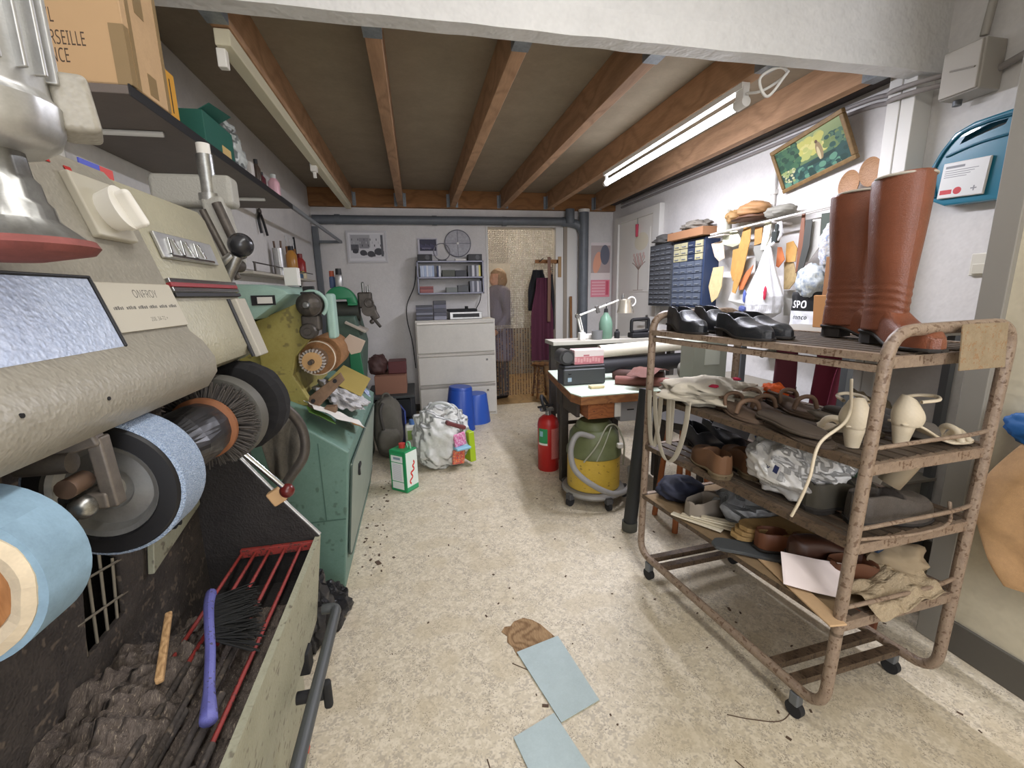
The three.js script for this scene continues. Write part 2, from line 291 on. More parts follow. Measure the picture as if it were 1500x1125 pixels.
const wallBack = struct('wall_back', [ext(LX - TH, DX0, 0, FRONTCEIL, BZ - TH, BZ), ext(DX1, RX + TH, 0, FRONTCEIL, BZ - TH, BZ), ext(DX0, DX1, DH, FRONTCEIL, BZ - TH, BZ)], M.wall);
const wallRight = struct('wall_right', [ext(RX, RX + TH, 0, FRONTCEIL, BZ, -1.06)], M.wall);
const wallRightFront = struct('wall_right_front', [ext(PX, PX + TH, 0, FRONTCEIL, -1.06, FZ), ext(PX, RX, 0, FRONTCEIL, -1.11, -1.06)], M.beige);
part(wallRightFront, 'frame_strip', [ext(PX - 0.02, PX + 0.03, 0.0, 2.6, -1.125, -1.055, 0.004)], M.greyFrame, 'grey metal edge strip');
struct('baseboard_right', [ext(PX - 0.012, PX, 0, 0.12, -1.05, FZ, 0.003)], M.skirt);
struct('baseboard_right_far', [ext(RX - 0.012, RX, 0, 0.12, BZ, -1.12, 0.003)], M.skirt);
struct('baseboard_back', [ext(LX, DX0 - 0.05, 0, 0.08, BZ, BZ + 0.012, 0.003), ext(DX1 + 0.05, RX, 0, 0.08, BZ, BZ + 0.012, 0.003)], M.skirt);
struct('wall_front', [ext(LX - TH, -0.5, 0, FRONTCEIL, FZ, FZ + TH), ext(1.5, PX + TH, 0, FRONTCEIL, FZ, FZ + TH), ext(-0.5, 1.5, 0, 0.7, FZ, FZ + TH), ext(-0.5, 1.5, 2.4, FRONTCEIL, FZ, FZ + TH)], M.wall);
// mezzanine: boards carried by timber joists
const ceiling = struct('ceiling', [ext(LX, RX, BOARD, BOARD + 0.04, BZ, -1.79)], M.board);
[-0.585, -0.09, 0.445, 0.985, 1.505, 2.065].forEach((x, i) => {
  const j = part(ceiling, 'joist', [ext(x - 0.03, x + 0.03, JOIST, BOARD, BZ + 0.07, -1.775, 0.003)], i % 2 ? M.joist2 : M.joist);
  part(j, 'joist_hanger', [ext(x - 0.0325, x + 0.0325, JOIST - 0.003, JOIST, -1.85, -1.776), ext(x - 0.033, x - 0.03, JOIST, JOIST + 0.12, -1.85, -1.776), ext(x + 0.03, x + 0.033, JOIST, JOIST + 0.12, -1.85, -1.776)], M.galv);
  part(j, 'joist_hanger', [ext(x - 0.035, x - 0.03, JOIST, JOIST + 0.13, BZ + 0.07, BZ + 0.12), ext(x + 0.03, x + 0.035, JOIST, JOIST + 0.13, BZ + 0.07, BZ + 0.12), ext(x - 0.06, x - 0.03, JOIST, JOIST + 0.13, BZ + 0.068, BZ + 0.072), ext(x + 0.03, x + 0.06, JOIST, JOIST + 0.13, BZ + 0.068, BZ + 0.072)], M.galv);
});
part(ceiling, 'ledger_board', [ext(LX, RX, JOIST - 0.005, BOARD, BZ, BZ + 0.065, 0.003)], M.ledger);
part(ceiling, 'wall_plate', [ext(RX - 0.07, RX, JOIST + 0.055, BOARD, BZ, -1.78, 0.003)], M.darkwood);
struct('ceiling_front', [ext(LX - TH, RX + TH, FRONTCEIL, FRONTCEIL + 0.1, -1.70, FZ + TH), ext(LX, RX, FRONTCEIL, FRONTCEIL + 0.1, BZ, -1.7)], M.wall);
const beam = struct('beam', [jitter(place(boxUV(new THREE.BoxGeometry(RX - LX, 0.092, 0.075, 60, 3, 3)), (RX + LX) / 2, JOIST + 0.041, -1.7385), 0.004, 7, 3)], M.beamPaint);
struct('wall_over_beam', [ext(LX, RX, JOIST + 0.085, FRONTCEIL, -1.775, -1.708)], M.beamPaint);
// doorway casing and the room behind it
struct('trim_1', [ext(DX1, DX1 + 0.09, 0, DH, BZ, BZ + 0.02, 0.004), ext(DX0 - 0.008, DX0 + 0.012, 0, DH, BZ - TH, BZ + 0.012)], M.white);
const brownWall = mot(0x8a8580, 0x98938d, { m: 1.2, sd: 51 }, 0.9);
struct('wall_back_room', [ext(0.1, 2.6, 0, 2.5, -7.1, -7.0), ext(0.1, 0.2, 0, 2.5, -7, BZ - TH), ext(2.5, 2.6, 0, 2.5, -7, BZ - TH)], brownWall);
struct('ceiling_back_room', [ext(0.1, 2.6, 2.5, 2.58, -7.1, BZ - TH)], M.wall);
struct('floor_back_room', [ext(0.1, 2.6, -0.08, 0, -7.1, BZ)], mat(null, 0.6, { map: woodTex(0x96794f, 0x7e6440, { m: 0.8, sd: 61 }) }));

// right wall: boxed riser near the beam, door casing at the far end
struct('trim_2', [ext(2.2, RX, 0, JOIST + 0.055, -1.86, -1.80, 0.004), ext(2.2, RX, 0, JOIST + 0.055, -1.795, -1.735, 0.004)], M.white);
{ // far door on the right wall
  const d = struct('door_1', [ext(RX - 0.03, RX, 0, 2.02, -4.8, -4.05, 0.003)], M.whiteP);
  part(d, 'door_casing', [ext(RX - 0.05, RX, 0, 2.09, -4.9, -4.8, 0.004), ext(RX - 0.05, RX, 0, 2.09, -4.05, -3.93, 0.004), ext(RX - 0.048, RX, 2.02, 2.088, -4.8, -4.05, 0.003)], M.white);
  part(d, 'door_handle', [rod([RX - 0.03, 1.0, -4.12], [RX - 0.075, 1.0, -4.12], 0.008), rod([RX - 0.075, 1.0, -4.12], [RX - 0.075, 1.0, -4.23], 0.008), rbox(0.01, 0.16, 0.04, 0.004, RX - 0.034, 0.98, -4.12)], M.steel);
}

// ================================================================ lamps
const glow = (k, c = 0xf4f6ff) => new THREE.MeshStandardMaterial({ color: 0xffffff, emissive: c, emissiveIntensity: k, roughness: 0.4 });
function areaLight(w, h, pos, look, k, col = 0xf3f4ff) { const l = new THREE.RectAreaLight(col, k, w, h); l.position.set(...pos); l.lookAt(...look); l.castShadow = true; scene.add(l); return l; }
{ // lit tube hanging under the joists, and its sidewards light
  const x = 1.5, y = 2.12, z0 = -1.98, z1 = -3.42;
  const t = thing('tube_lamp', 'lit white tube lamp hanging under the timber joists', 'lamp');
  part(t, 'tube', [cyl(0.019, 0.019, z0 - z1, x, y, (z0 + z1) / 2, Math.PI / 2)], glow(6), 'glowing white tube');
  part(t, 'end_cap', [cyl(0.024, 0.022, 0.06, x, y, z0 + 0.03, Math.PI / 2), box(0.03, 0.05, 0.05, x, y + 0.04, z0 + 0.03)], M.white);
  part(t, 'end_cap', [cyl(0.022, 0.022, 0.03, x, y, z1 - 0.015, Math.PI / 2), box(0.02, 0.06, 0.02, x, y + 0.045, z1 - 0.012)], M.white);
  part(t, 'batten', [ext(x - 0.02, x + 0.02, y + 0.055, y + 0.08, z0 + 0.05, z1 - 0.03)], M.white);
  part(t, 'cable', [tube([[x, y + 0.03, z0 + 0.06], [x + 0.03, y + 0.02, z0 + 0.12], [x + 0.1, y + 0.07, z0 + 0.17], [x + 0.04, 2.2, z0 + 0.19], [x - 0.03, 2.16, z0 + 0.17], [x + 0.02, 2.1, z0 + 0.16], [x + 0.09, 2.19, z0 + 0.19]], 0.006, 50)], M.white);
  for (const a of [-90, -58, 238]) { const c = Math.cos(a * D2R), s = Math.sin(a * D2R); const px = x + c * 0.022, py = y + s * 0.022; const l = areaLight(0.036, z0 - z1, [px, py, (z0 + z1) / 2], [px + c, py + s, (z0 + z1) / 2], LAMP.tube * (a === -90 ? 1 : 0.55), 0xf1f2ff); l.rotation.set(0, 0, 0); const mm = new THREE.Matrix4().makeBasis(V(-s, c, 0), V(0, 0, 1), V(c, s, 0)); const zz = V(-c, -s, 0), yy = V(0, 0, 1), xx = yy.clone().cross(zz); l.quaternion.setFromRotationMatrix(new THREE.Matrix4().makeBasis(xx, yy, zz)); }
}
{ // shop window behind the photographer, bright with daylight
  const w = struct('window_1', [ext(-0.5, -0.44, 0.7, 2.4, FZ, FZ + 0.06), ext(1.44, 1.5, 0.7, 2.4, FZ, FZ + 0.06), ext(-0.44, 1.44, 0.7, 0.76, FZ, FZ + 0.06), ext(-0.44, 1.44, 2.34, 2.4, FZ, FZ + 0.06), ext(0.47, 0.53, 0.76, 2.34, FZ, FZ + 0.06)], M.whiteP);
  part(w, 'pane', [ext(-0.44, 0.47, 0.76, 2.34, FZ + 0.03, FZ + 0.036)], glow(0.8, 0xf2f5ff)); part(w, 'pane', [ext(0.53, 1.44, 0.76, 2.34, FZ + 0.03, FZ + 0.036)], glow(0.8, 0xf2f5ff));
  const l = new THREE.RectAreaLight(0xf2f5ff, LAMP.window, 1.88, 1.58); l.position.set(0.5, 1.55, FZ - 0.01); l.castShadow = true; scene.add(l);
}
function makeBatten(x, y, z, len, k, label, col, alongX) { // twin-tube ceiling batten
  const t = local('ceiling_batten', label, 'lamp', [x, y, z], alongX ? Math.PI / 2 : 0);
  part(t, 'tray', [rbox(0.16, 0.05, len, 0.006, 0, 0.03, 0)], M.white);
  part(t, 'diffuser', [rbox(0.14, 0.03, len - 0.04, 0.01, 0, -0.005, 0)], glow(1.5, col));
  const l = new THREE.RectAreaLight(col, k, alongX ? len - 0.04 : 0.14, alongX ? 0.14 : len - 0.04); l.position.set(x, y - 0.024, z); l.rotation.set(-Math.PI / 2, 0, 0); l.castShadow = true; scene.add(l);
}
makeBatten(0.55, 2.695, -0.3, 1.5, LAMP.front, 'white ceiling batten nearest the white beam', 0xfffdfa);
makeBatten(0.55, 2.695, 1.35, 1.5, LAMP.front, 'white ceiling batten nearest the shop window', 0xfffdfa);
{ const t = local('ceiling_globe', 'round white ceiling lamp of the back room', 'lamp', [1.5, 2.36, -6.1]); part(t, 'globe', [sph(0.1, 0, 0.03, 0)], glow(3, 0xfff0d8)); part(t, 'ceiling_rose', [cyl(0.05, 0.05, 0.03, 0, 0.125, 0)], M.white); const l = new THREE.PointLight(0xfff0d8, LAMP.backroom); l.position.set(1.5, 2.39, -6.1); l.shadow.radius = 4; l.castShadow = true; scene.add(l); }

// ================================================================ finishing machine along the left wall
M.hammer = mot(0x938e82, 0xa19c90, { m: 0.25, sd: 101, con: 1.5, cells: [8, 30, 60, 110], w: [2, 2, 2, 2], grain: 8 }, 0.42, { bump: 'hammer', bs: 0.0007 });
M.hammerY = mot(0x9d9880, 0xa7a28c, { m: 0.4, sd: 102, con: 1.4, grain: 6 }, 0.45, { bump: 'hammer', bs: 0.0008 });
M.hammerBlue = mot(0x96a1b4, 0xb1bac9, { m: 0.2, sd: 103, con: 1.8, cells: [10, 30, 60, 110], w: [1, 2, 3, 3], grain: 14 }, 0.38, { bump: 'hammer', bs: 0.0003, metalness: 0.25 });
M.machGreen = mot(0x96957f, 0xa2a18c, { m: 0.3, sd: 104, con: 1.5, c: 0x6f6a5a, cth: 0.72 }, 0.5, { bump: 'hammer', bs: 0.0008 });
M.grime = mot(0x37312d, 0x4a433d, { m: 0.25, sd: 105, con: 2, c: 0x6b5f52, cth: 0.66 }, 0.8, { bump: 'rust', bs: 0.002 });
M.grimeDark = mot(0x221f1e, 0x2f2b29, { m: 0.25, sd: 106, con: 2 }, 0.75, { bump: 'rust', bs: 0.0015 });
M.redBar = mot(0x9a3a34, 0x8a2f29, { m: 0.12, sd: 107, con: 2, c: 0x4a302a, cth: 0.63 }, 0.6);
M.dust = mot(0x4a413b, 0x6a6058, { m: 0.14, sd: 108, con: 2.4, cells: [10, 24, 60, 120], w: [2, 2, 3, 3], grain: 30, c: 0x958877, cth: 0.72 }, 1, { bump: 'crumple', bs: 0.02 });
M.abrBlue = mot(0x8498b6, 0xb3c1d4, { m: 0.06, sd: 109, con: 2.4, cells: [20, 40, 80, 120], w: [1, 2, 3, 3], grain: 26 }, 0.75, { bump: 'grit', bs: 0.003 });
M.abrSky = mot(0x7c99af, 0x8dabc0, { m: 0.2, sd: 110, con: 1.6 }, 0.8);
M.felt = mot(0xd2bd9d, 0xe1d0b4, { m: 0.12, sd: 111, con: 1.8 }, 0.95, { bump: 'crumple', bs: 0.006 });
M.turnedWood = mat(null, 0.7, { map: woodTex(0xb88150, 0x98653a, { m: 0.2, sd: 112 }) });
M.alu = mot(0xc2c2c0, 0xa7a7a6, { m: 0.15, sd: 113, con: 1.8 }, 0.36, { metalness: 0.75 });
M.brushDark = mat(0x2b2927, 0.7); M.brushGrey = mat(0x4f4a46, 0.8);
M.brownIron0 = mat(0x7b6455, 0.5, { metalness: 0.4 });
{
  const t = thing('finishing_machine', 'long beige shoe finishing machine with wheels, brushes and dusty tray', 'machine');
  const z0 = 0.4, z1 = -0.842, z2 = -1.145;
  const prof = [[-0.92, 1.14], [-0.42, 1.14], [-0.385, 1.143], [-0.355, 1.155], [-0.338, 1.18], [-0.338, 1.205], [-0.352, 1.232], [-0.37, 1.25], [-0.437, 1.473], [-0.45, 1.492], [-0.475, 1.5], [-0.92, 1.53]];
  const smoothEnd = g => toCreasedNormals(g, 0.75);
  const h1 = part(t, 'front_hood', [smoothEnd(poly(prof, z0 - z1, 'z', z1, 0.006))], M.hammer, 'beige hammer-finish hood');
  const prof2 = [[-0.92, 1.165], [-0.40, 1.165], [-0.372, 1.18], [-0.366, 1.2], [-0.376, 1.235], [-0.44, 1.468], [-0.452, 1.486], [-0.48, 1.495], [-0.92, 1.525]];
  const h2 = part(t, 'side_hood', [smoothEnd(poly(prof2, z1 - z2 - 0.003, 'z', z2, 0.005))], M.hammerY, 'yellowish side hood');
  // face frame: point on the sloping face at height y, distance d in front of it
  const fx = (y, d = 0) => -0.37 - 0.3 * (y - 1.25) + d, tilt = Math.atan(0.3);
  const onFace = (w, h, dp, y, z, d = 0, r = 0.002) => rbox(dp, h, w, r, fx(y, d), y, z, 0, 0, tilt);
  // bluish panel in a dark rebate
  part(h1, 'rebate', [onFace(0.86, 0.004, 0.008, 1.329, -0.225, 0.003), onFace(0.004, 0.09, 0.008, 1.286, -0.653, 0.003)], M.black);
  part(h1, 'control_panel', [poly([[-0.65, 0], [0.2, 0], [0.2, 0.088], [-0.65, 0.088]], 0.004, 'x', 0).applyMatrix4(new THREE.Matrix4().makeRotationZ(tilt)).translate(fx(1.245, 0.001), 1.243, 0)], M.hammerBlue, 'bluish grey hammer-finish panel');
  const plateTex = canvasTex(512, 190, (c, w, h) => { c.fillStyle = '#b9b3a3'; c.fillRect(0, 0, w, h); c.fillStyle = '#5c584f'; c.font = '46px sans-serif'; c.textAlign = 'center'; c.fillText('ONFROY', w * 0.55, 58); for (let i = 0, x = 30; x < w * 0.93; i++) { const q = 6 + (i * 7) % 9; if (i % 6 !== 5) c.fillRect(x, 94 - (i % 3) * 2, q, 10 + (i % 3) * 2); x += q + 3; } c.font = '24px sans-serif'; c.fillText('208. 34-72 +', w * 0.58, 158); });
  { // supplier's plate
    const g = new THREE.PlaneGeometry(0.175, 0.066); place(g, 0, 0, 0, 0, Math.PI / 2, 0); place(g, fx(1.292, 0.0035), 1.292, -0.748, 0, 0, tilt);
    const pl = part(h1, 'supplier_plate', [onFace(0.177, 0.068, 0.004, 1.292, -0.748, 0.001)], mat(0xb5af9f, 0.5)); part(pl, 'print', [g], mat(null, 0.5, { map: plateTex }));
  }
  const sw = part(h1, 'switch_plate', [onFace(0.085, 0.085, 0.012, 1.425, -0.755, 0.005, 0.003)], mat(0xbab5a6, 0.4));
  part(sw, 'rotary_switch', [cyl(0.03, 0.026, 0.024, fx(1.425, 0.022), 1.425, -0.757, 0, 0, Math.PI / 2 + tilt), rbox(0.03, 0.052, 0.014, 0.006, fx(1.425, 0.036), 1.425, -0.757, 0.3, 0, tilt)], M.whiteP, 'white rotary switch');
  part(h1, 'stickers', [onFace(0.015, 0.006, 0.001, 1.478, -0.66, 0.001, 0.0002), onFace(0.012, 0.006, 0.001, 1.475, -0.70, 0.001, 0.0002), onFace(0.012, 0.006, 0.001, 1.472, -0.735, 0.001, 0.0002)], M.red);
  part(h1, 'red_blue_sign', [box(0.002, 0.03, 0.05, -0.52, 1.515, -0.93, 0, 0, 0)], mat(0x4b57c0, 0.5));
  part(h1, 'red_blue_sign', [box(0.002, 0.03, 0.035, -0.52, 1.515, -0.973, 0, 0, 0)], mat(0xc9453f, 0.5));
  for (const [y, z] of [[1.195, -0.56], [1.205, -0.45]]) part(h1, 'screw_hole', [cyl(0.0022, 0.0022, 0.002, -0.3378, y, z, 0, 0, Math.PI / 2)], M.black);
  { // chrome badge on the side hood: slanted panel with raised strokes
    const bz = z => z, y0 = 1.372, y1 = 1.412; const fx2 = (y, d = 0) => -0.376 - 0.275 * (y - 1.235) + d;
    const b = part(h2, 'badge', [rbox(0.006, 0.045, 0.215, 0.002, fx2(1.392, 0.004), 1.392, -0.985, 0.0, 0, 0.268)], M.alu, 'chromed badge with raised letters');
    const st = []; const dz = [-0.905, -0.93, -0.95, -0.975, -1.0, -1.025]; dz.forEach((z, i) => { st.push(rbox(0.005, 0.03, 0.006, 0.001, fx2(1.392, 0.009), 1.392, z, 0.35 * (i % 2 ? 1 : -1), 0, 0.268)); }); st.push(rbox(0.005, 0.005, 0.17, 0.001, fx2(1.375, 0.009), 1.375, -0.98, 0, 0, 0.268));
    part(b, 'raised_letters', st, M.chrome);
    for (const [y, m, n] of [[1.332, M.chrome, 'chrome_strip'], [1.325, mat(0x8c2f33, 0.4), 'red_strip'], [1.317, M.chrome, 'chrome_strip'], [1.308, M.black, 'black_strip']]) part(h2, n, [rbox(0.01, 0.0075, 0.285, 0.001, fx2(y, 0.003), y, -0.996, 0, 0, 0.268)], m);
    part(h2, 'slot', [rbox(0.004, 0.13, 0.014, 0.001, fx2(1.237, 0.001), 1.237, -1.075, 0, 0, 0.268)], M.black);
    part(h2, 'end_cover', [rbox(0.014, 0.132, 0.055, 0.003, fx2(1.236, 0.006), 1.236, -1.113, 0, 0, 0.268)], mat(0xaaa598, 0.5, { bump: 'hammer', bs: 0.0006 }));
  }
  // lower cabinet with the tray
  const tz0 = 0.4, tz1 = -1.145;
  part(t, 'base_cabinet', [poly([[-0.92, 0.02], [-0.375, 0.02], [-0.36, 0.44], [-0.92, 0.44]], tz0 - tz1, 'z', tz1, 0.004)], M.machGreen, 'grey-green base cabinet');
  part(t, 'front_panel', [poly([[-0.315, 0.44], [-0.28, 0.69], [-0.292, 0.692], [-0.33, 0.44]], tz0 - tz1, 'z', tz1, 0.002)], M.machGreen, 'grey-green front panel');
  part(t, 'tray_floor', [ext(-0.64, -0.31, 0.56, 0.575, tz1, tz0)], M.grimeDark);
  part(t, 'end_wall', [poly([[-0.64, 0.44], [-0.318, 0.44], [-0.282, 0.692], [-0.36, 0.80], [-0.44, 0.915], [-0.64, 0.94]], 0.012, 'z', tz1, 0.002)], M.grimeDark, 'dark sloping end wall');
  part(t, 'end_wall_rim', [tube([[-0.281, 0.694, tz1 + 0.006], [-0.36, 0.803, tz1 + 0.006], [-0.44, 0.92, tz1 + 0.006]], 0.005, 20, 6)], M.alu);
  // back plate with the vent opening
  const vent = [[-0.774, 0.919], [-0.85, 0.852], [-0.838, 0.75], [-0.738, 0.74]];
  part(t, 'back_plate', [poly([[tz1 + 0.012, 0.575], [tz0, 0.575], [tz0, 1.14], [tz1 + 0.012, 1.14]], 0.008, 'x', -0.556, 0, [vent])], M.grime, 'grimy back plate');
  part(t, 'suction_duct', [ext(-0.9, -0.62, 0.58, 1.13, tz1 + 0.02, tz0)], M.grimeDark);
  const grid = []; for (let i = 0; i < 4; i++) { const z = -0.752 - i * 0.026; grid.push(rod([-0.553, 0.74, z + 0.008], [-0.553, 0.915 - Math.max(0, i - 1) * 0.03, z - 0.012], 0.0026, 6)); } for (const y of [0.79, 0.855]) grid.push(rod([-0.55, y + 0.012, -0.735], [-0.55, y - 0.012, -0.855], 0.0024, 6));
  part(t, 'vent_grille', grid, mat(0x8a8272, 0.6, { metalness: 0.4 }), 'wire vent grille');
  part(t, 'bracket_plate', [poly([[-0.93, 0.85], [-0.91, 0.775], [-1.12, 0.82], [-1.12, 0.90]], 0.012, 'x', -0.545, 0.002)], M.machGreen); part(t, 'bolt', [cyl(0.013, 0.013, 0.014, -0.528, 0.842, -0.985, 0, 0, Math.PI / 2, 12), cyl(0.006, 0.006, 0.012, -0.517, 0.842, -0.985, 0, 0, Math.PI / 2, 8)], M.blackM);
  part(t, 'hose_elbow', [tube([[-0.5, 0.72, -0.40], [-0.52, 0.72, -0.46], [-0.56, 0.72, -0.5]], 0.07, 14, 16)], M.grime);
  // red grating
  const gy = 0.676, gr = part(t, 'grating', [rbox(0.18, 0.022, 0.012, 0.002, -0.375, gy, tz1 + 0.022), rbox(0.012, 0.02, 0.78, 0.002, -0.292, gy - 0.012, -0.75)], M.redBar, 'red steel grating');
  const gx = [-0.325, -0.362, -0.398, -0.43, -0.462];
  gx.forEach((x, i) => { part(gr, 'grating_bar', [rod([x, gy, tz1 + 0.02], [x, gy - 0.002, i === 0 ? -0.6 : -0.86 + 0.03 * i], 0.004, 8)], M.redBar); part(gr, 'grimy_bar', [jitter(rod([x, gy - 0.002, i === 0 ? -0.6 : -0.86 + 0.03 * i], [x, gy - 0.004, -0.3], 0.0055, 8), 0.003, 20, i)], M.grime); });
  for (let i = 0; i < 4; i++) part(gr, 'grimy_bar', [jitter(rod([-0.35 - i * 0.045, gy - 0.01, -0.70 + 0.02 * i], [-0.37 - i * 0.045, gy - 0.015, -0.1], 0.007, 8), 0.003, 20, i)], M.grime);
  part(gr, 'grimy_bar', [jitter(rod([-0.33, gy - 0.005, -0.56], [-0.56, gy - 0.012, -0.52], 0.011, 10), 0.004, 20, 9)], M.grime);
  const dh = part(t, 'dust_heap', [surf((u, v) => { const x = lerp(-0.55, -0.325, u), z = lerp(-1.02, -0.1, v); const e = (1 - smooth(0.35, 1, u)) * smooth(0, 0.3, v); return [x, 0.585 + 0.115 * e + 0.022 * N3(x * 16, z * 24, 1) * (0.3 + e) + 0.013 * N3(x * 45, z * 60, 4) * (0.4 + e) + 0.006 * N3(x * 110, z * 130, 7), z]; }, 90, 200)], M.dust, 'heap of grey-brown sanding dust'); dh.userData.kind = 'stuff';
  // front handle bar and latch
  part(t, 'handle_bar', [bent([[-0.30, 0.465, -1.15], [-0.262, 0.465, -1.15], [-0.262, 0.465, 0.3]], 0.03, 0.0135, 12)], mat(0x4a4d4e, 0.5));
  part(t, 'latch', [cyl(0.014, 0.014, 0.06, -0.30, 0.375, -0.965, 0, 0, Math.PI / 2, 14), rbox(0.02, 0.075, 0.02, 0.008, -0.262, 0.372, -0.965), rbox(0.05, 0.06, 0.04, 0.004, -0.33, 0.43, -1.02)], M.blackM);
  part(t, 'red_label', [ext(-0.374, -0.366, 0.06, 0.16, -1.12, -1.1, 0.001)], mat(0xcf4a35, 0.5));
  // shaft and its wheels
  const ax = -0.40, ay = 1.065, Z = g => g; const LZ = (pts, z) => lathe(pts, ax, ay, z, Math.PI / 2, 0, 0, 48);
  part(t, 'shaft', [cyl(0.012, 0.012, 0.95, ax, ay, -0.68, Math.PI / 2)], M.iron);
  const w1 = part(t, 'sanding_drum', [LZ([[0.066, 0], [0.0755, -0.002], [0.076, -0.055], [0.07, -0.06]].map(p => [p[0], p[1]]), -0.415), LZ([[0.0, -0.058], [0.07, -0.06]], -0.415)], M.abrSky, 'pale blue sanding drum');
  part(w1, 'felt_ring', [jitter(LZ([[0.05, -0.004], [0.053, 0.006], [0.062, 0.008], [0.069, 0.002], [0.069, -0.01]], -0.415), 0.003, 40, 2)], M.felt, 'cream felt ring'); part(w1, 'hub', [LZ([[0, 0.002], [0.03, 0.002], [0.052, -0.003], [0.052, -0.02]], -0.415)], M.turnedWood, 'turned wooden hub');
  const w2 = part(t, 'grinding_wheel', [LZ([[0.086, 0], [0.0905, -0.003], [0.0905, -0.06], [0.086, -0.063], [0.02, -0.063]], -0.62)], M.abrBlue, 'wheel with pale blue abrasive rim');
  part(w2, 'rubber_ring', [LZ([[0.06, 0.0], [0.064, 0.006], [0.083, 0.004], [0.0875, -0.004]], -0.62)], M.black, 'black rubber ring'); part(w2, 'steel_dish', [LZ([[0, -0.006], [0.014, -0.006], [0.018, -0.012], [0.026, -0.013], [0.029, -0.008], [0.05, -0.012], [0.055, 0.0], [0.061, 0.003], [0.063, 0]], -0.62)], M.alu, 'turned steel dish');
  const br = part(t, 'guard_bracket', [rbox(0.016, 0.085, 0.018, 0.003, -0.362, 1.108, -0.572, 0, 0, 0.05), rbox(0.075, 0.02, 0.018, 0.004, -0.395, 1.142, -0.568, 0, 0, 0.25), rbox(0.05, 0.02, 0.018, 0.004, -0.385, 1.075, -0.57), cyl(0.012, 0.012, 0.05, -0.41, 1.125, -0.56, 0, 0, Math.PI / 2, 14)], mot(0x7d756d, 0x6a625b, { m: 0.15, sd: 140 }, 0.5, { metalness: 0.4 })); part(br, 'knob', [sph(0.014, -0.383, 1.072, -0.558)], M.steel); part(br, 'clamp_screw', [cyl(0.011, 0.011, 0.03, -0.385, 1.1, -0.557, Math.PI / 2, 0, 0, 12)], M.brownIron0);
  part(t, 'cone_brush', [jitter(LZ([[0, 0], [0.024, -0.0], [0.042, -0.02], [0.05, -0.05], [0.053, -0.10], [0.05, -0.145], [0, -0.145]], -0.745), 0.005, 45, 5)], mat(0x28282a, 0.35, { bump: 'crumple', bs: 0.01 }), 'black waxed polishing cone');
  part(t, 'wax_ring', [LZ([[0.05, 0], [0.058, -0.004], [0.058, -0.014], [0.05, -0.018]], -0.885)], mat(0x8a5838, 0.7));
  seed = 5; const rb = part(t, 'radial_brush', [LZ([[0.0, 0], [0.045, 0.0], [0.05, -0.03], [0, -0.03]], -0.90)], M.brushDark);
  part(rb, 'bristles', [bristles(420, i => { const a = i / 420 * 6.283 * 3, r1 = rr(0.076, 0.086), z = -0.905 - rr(0, 0.04), q = a + rr(-0.05, 0.05); return [V(ax + 0.045 * Math.cos(a), ay + 0.045 * Math.sin(a), z), V(ax + r1 * Math.cos(q), ay + r1 * Math.sin(q), z - rr(-0.004, 0.012)), 0.0024]; })], M.brushGrey).userData.kind = 'stuff';
  part(t, 'brush_collar', [LZ([[0.05, 0], [0.084, -0.002], [0.088, -0.012], [0.088, -0.03], [0, -0.03]], -0.945)], mat(0x55534d, 0.6));
  part(t, 'black_brush', [jitter(LZ([[0, 0], [0.05, 0.004], [0.09, -0.002], [0.1, -0.02], [0.1, -0.055], [0.06, -0.06], [0, -0.06]], -1.04), 0.003, 50, 3)], mat(0x151416, 0.95), 'round black brush');
  // lever with the red ball and rest
  part(t, 'lever', [rod([-0.39, 0.99, -1.0], [-0.312, 0.885, -1.01], 0.006)], M.chrome); part(t, 'lever_ball', [sph(0.016, -0.307, 0.877, -1.012)], mat(0x5d1f1c, 0.3), 'dark red ball knob');
  part(t, 'wood_rest', [rbox(0.03, 0.035, 0.02, 0.004, -0.335, 0.858, -1.03, 0, 0, 0.5)], mat(0xcda678, 0.7));
  part(t, 'arm', [tube([[-0.40, 1.06, -1.13], [-0.355, 1.05, -1.16], [-0.31, 0.98, -1.19], [-0.308, 0.9, -1.19], [-0.36, 0.82, -1.18], [-0.375, 0.75, -1.17]], 0.0125, 40, 10)], M.iron);
  // sanding head on top, close to the aisle
  const hx = -0.352, hz = -0.5; const HL = (p) => lathe(p, hx, 0, hz, 0, 0, 0, 40);
  const head = part(t, 'sanding_head', [HL([[0.0, 1.43], [0.036, 1.43], [0.047, 1.438], [0.052, 1.45], [0.053, 1.47], [0.048, 1.476], [0.047, 1.48], [0.046, 1.66], [0.04, 1.69], [0, 1.695]])], M.alu, 'grey cast motor head');
  for (let i = 0; i < 20; i++) { const a = i / 20 * 6.283; part(head, 'cooling_rib', [rbox(0.012, 0.17, 0.004, 0.0015, hx + 0.049 * Math.cos(a), 1.575, hz + 0.049 * Math.sin(a), 0, -a, 0)], M.alu); }
  part(head, 'flange', [rbox(0.03, 0.05, 0.05, 0.006, hx + 0.045, 1.48, hz - 0.045, 0, 0.5, 0.1), rbox(0.3, 0.05, 0.09, 0.012, hx - 0.2, 1.53, hz - 0.02)], M.hammer);
  part(head, 'cone', [HL([[0.0, 1.355], [0.056, 1.355], [0.05, 1.36], [0.036, 1.373], [0.034, 1.385], [0.03, 1.39], [0.028, 1.405], [0.024, 1.41], [0.022, 1.432], [0, 1.432]])], M.steel, 'steel cone');
  part(head, 'sanding_disc', [HL([[0, 1.337], [0.02, 1.337], [0.056, 1.344], [0.061, 1.35], [0.058, 1.356], [0.0, 1.356]])], mot(0x8d4e49, 0x7a423e, { m: 0.1, sd: 115 }, 0.8), 'dull red sanding disc');
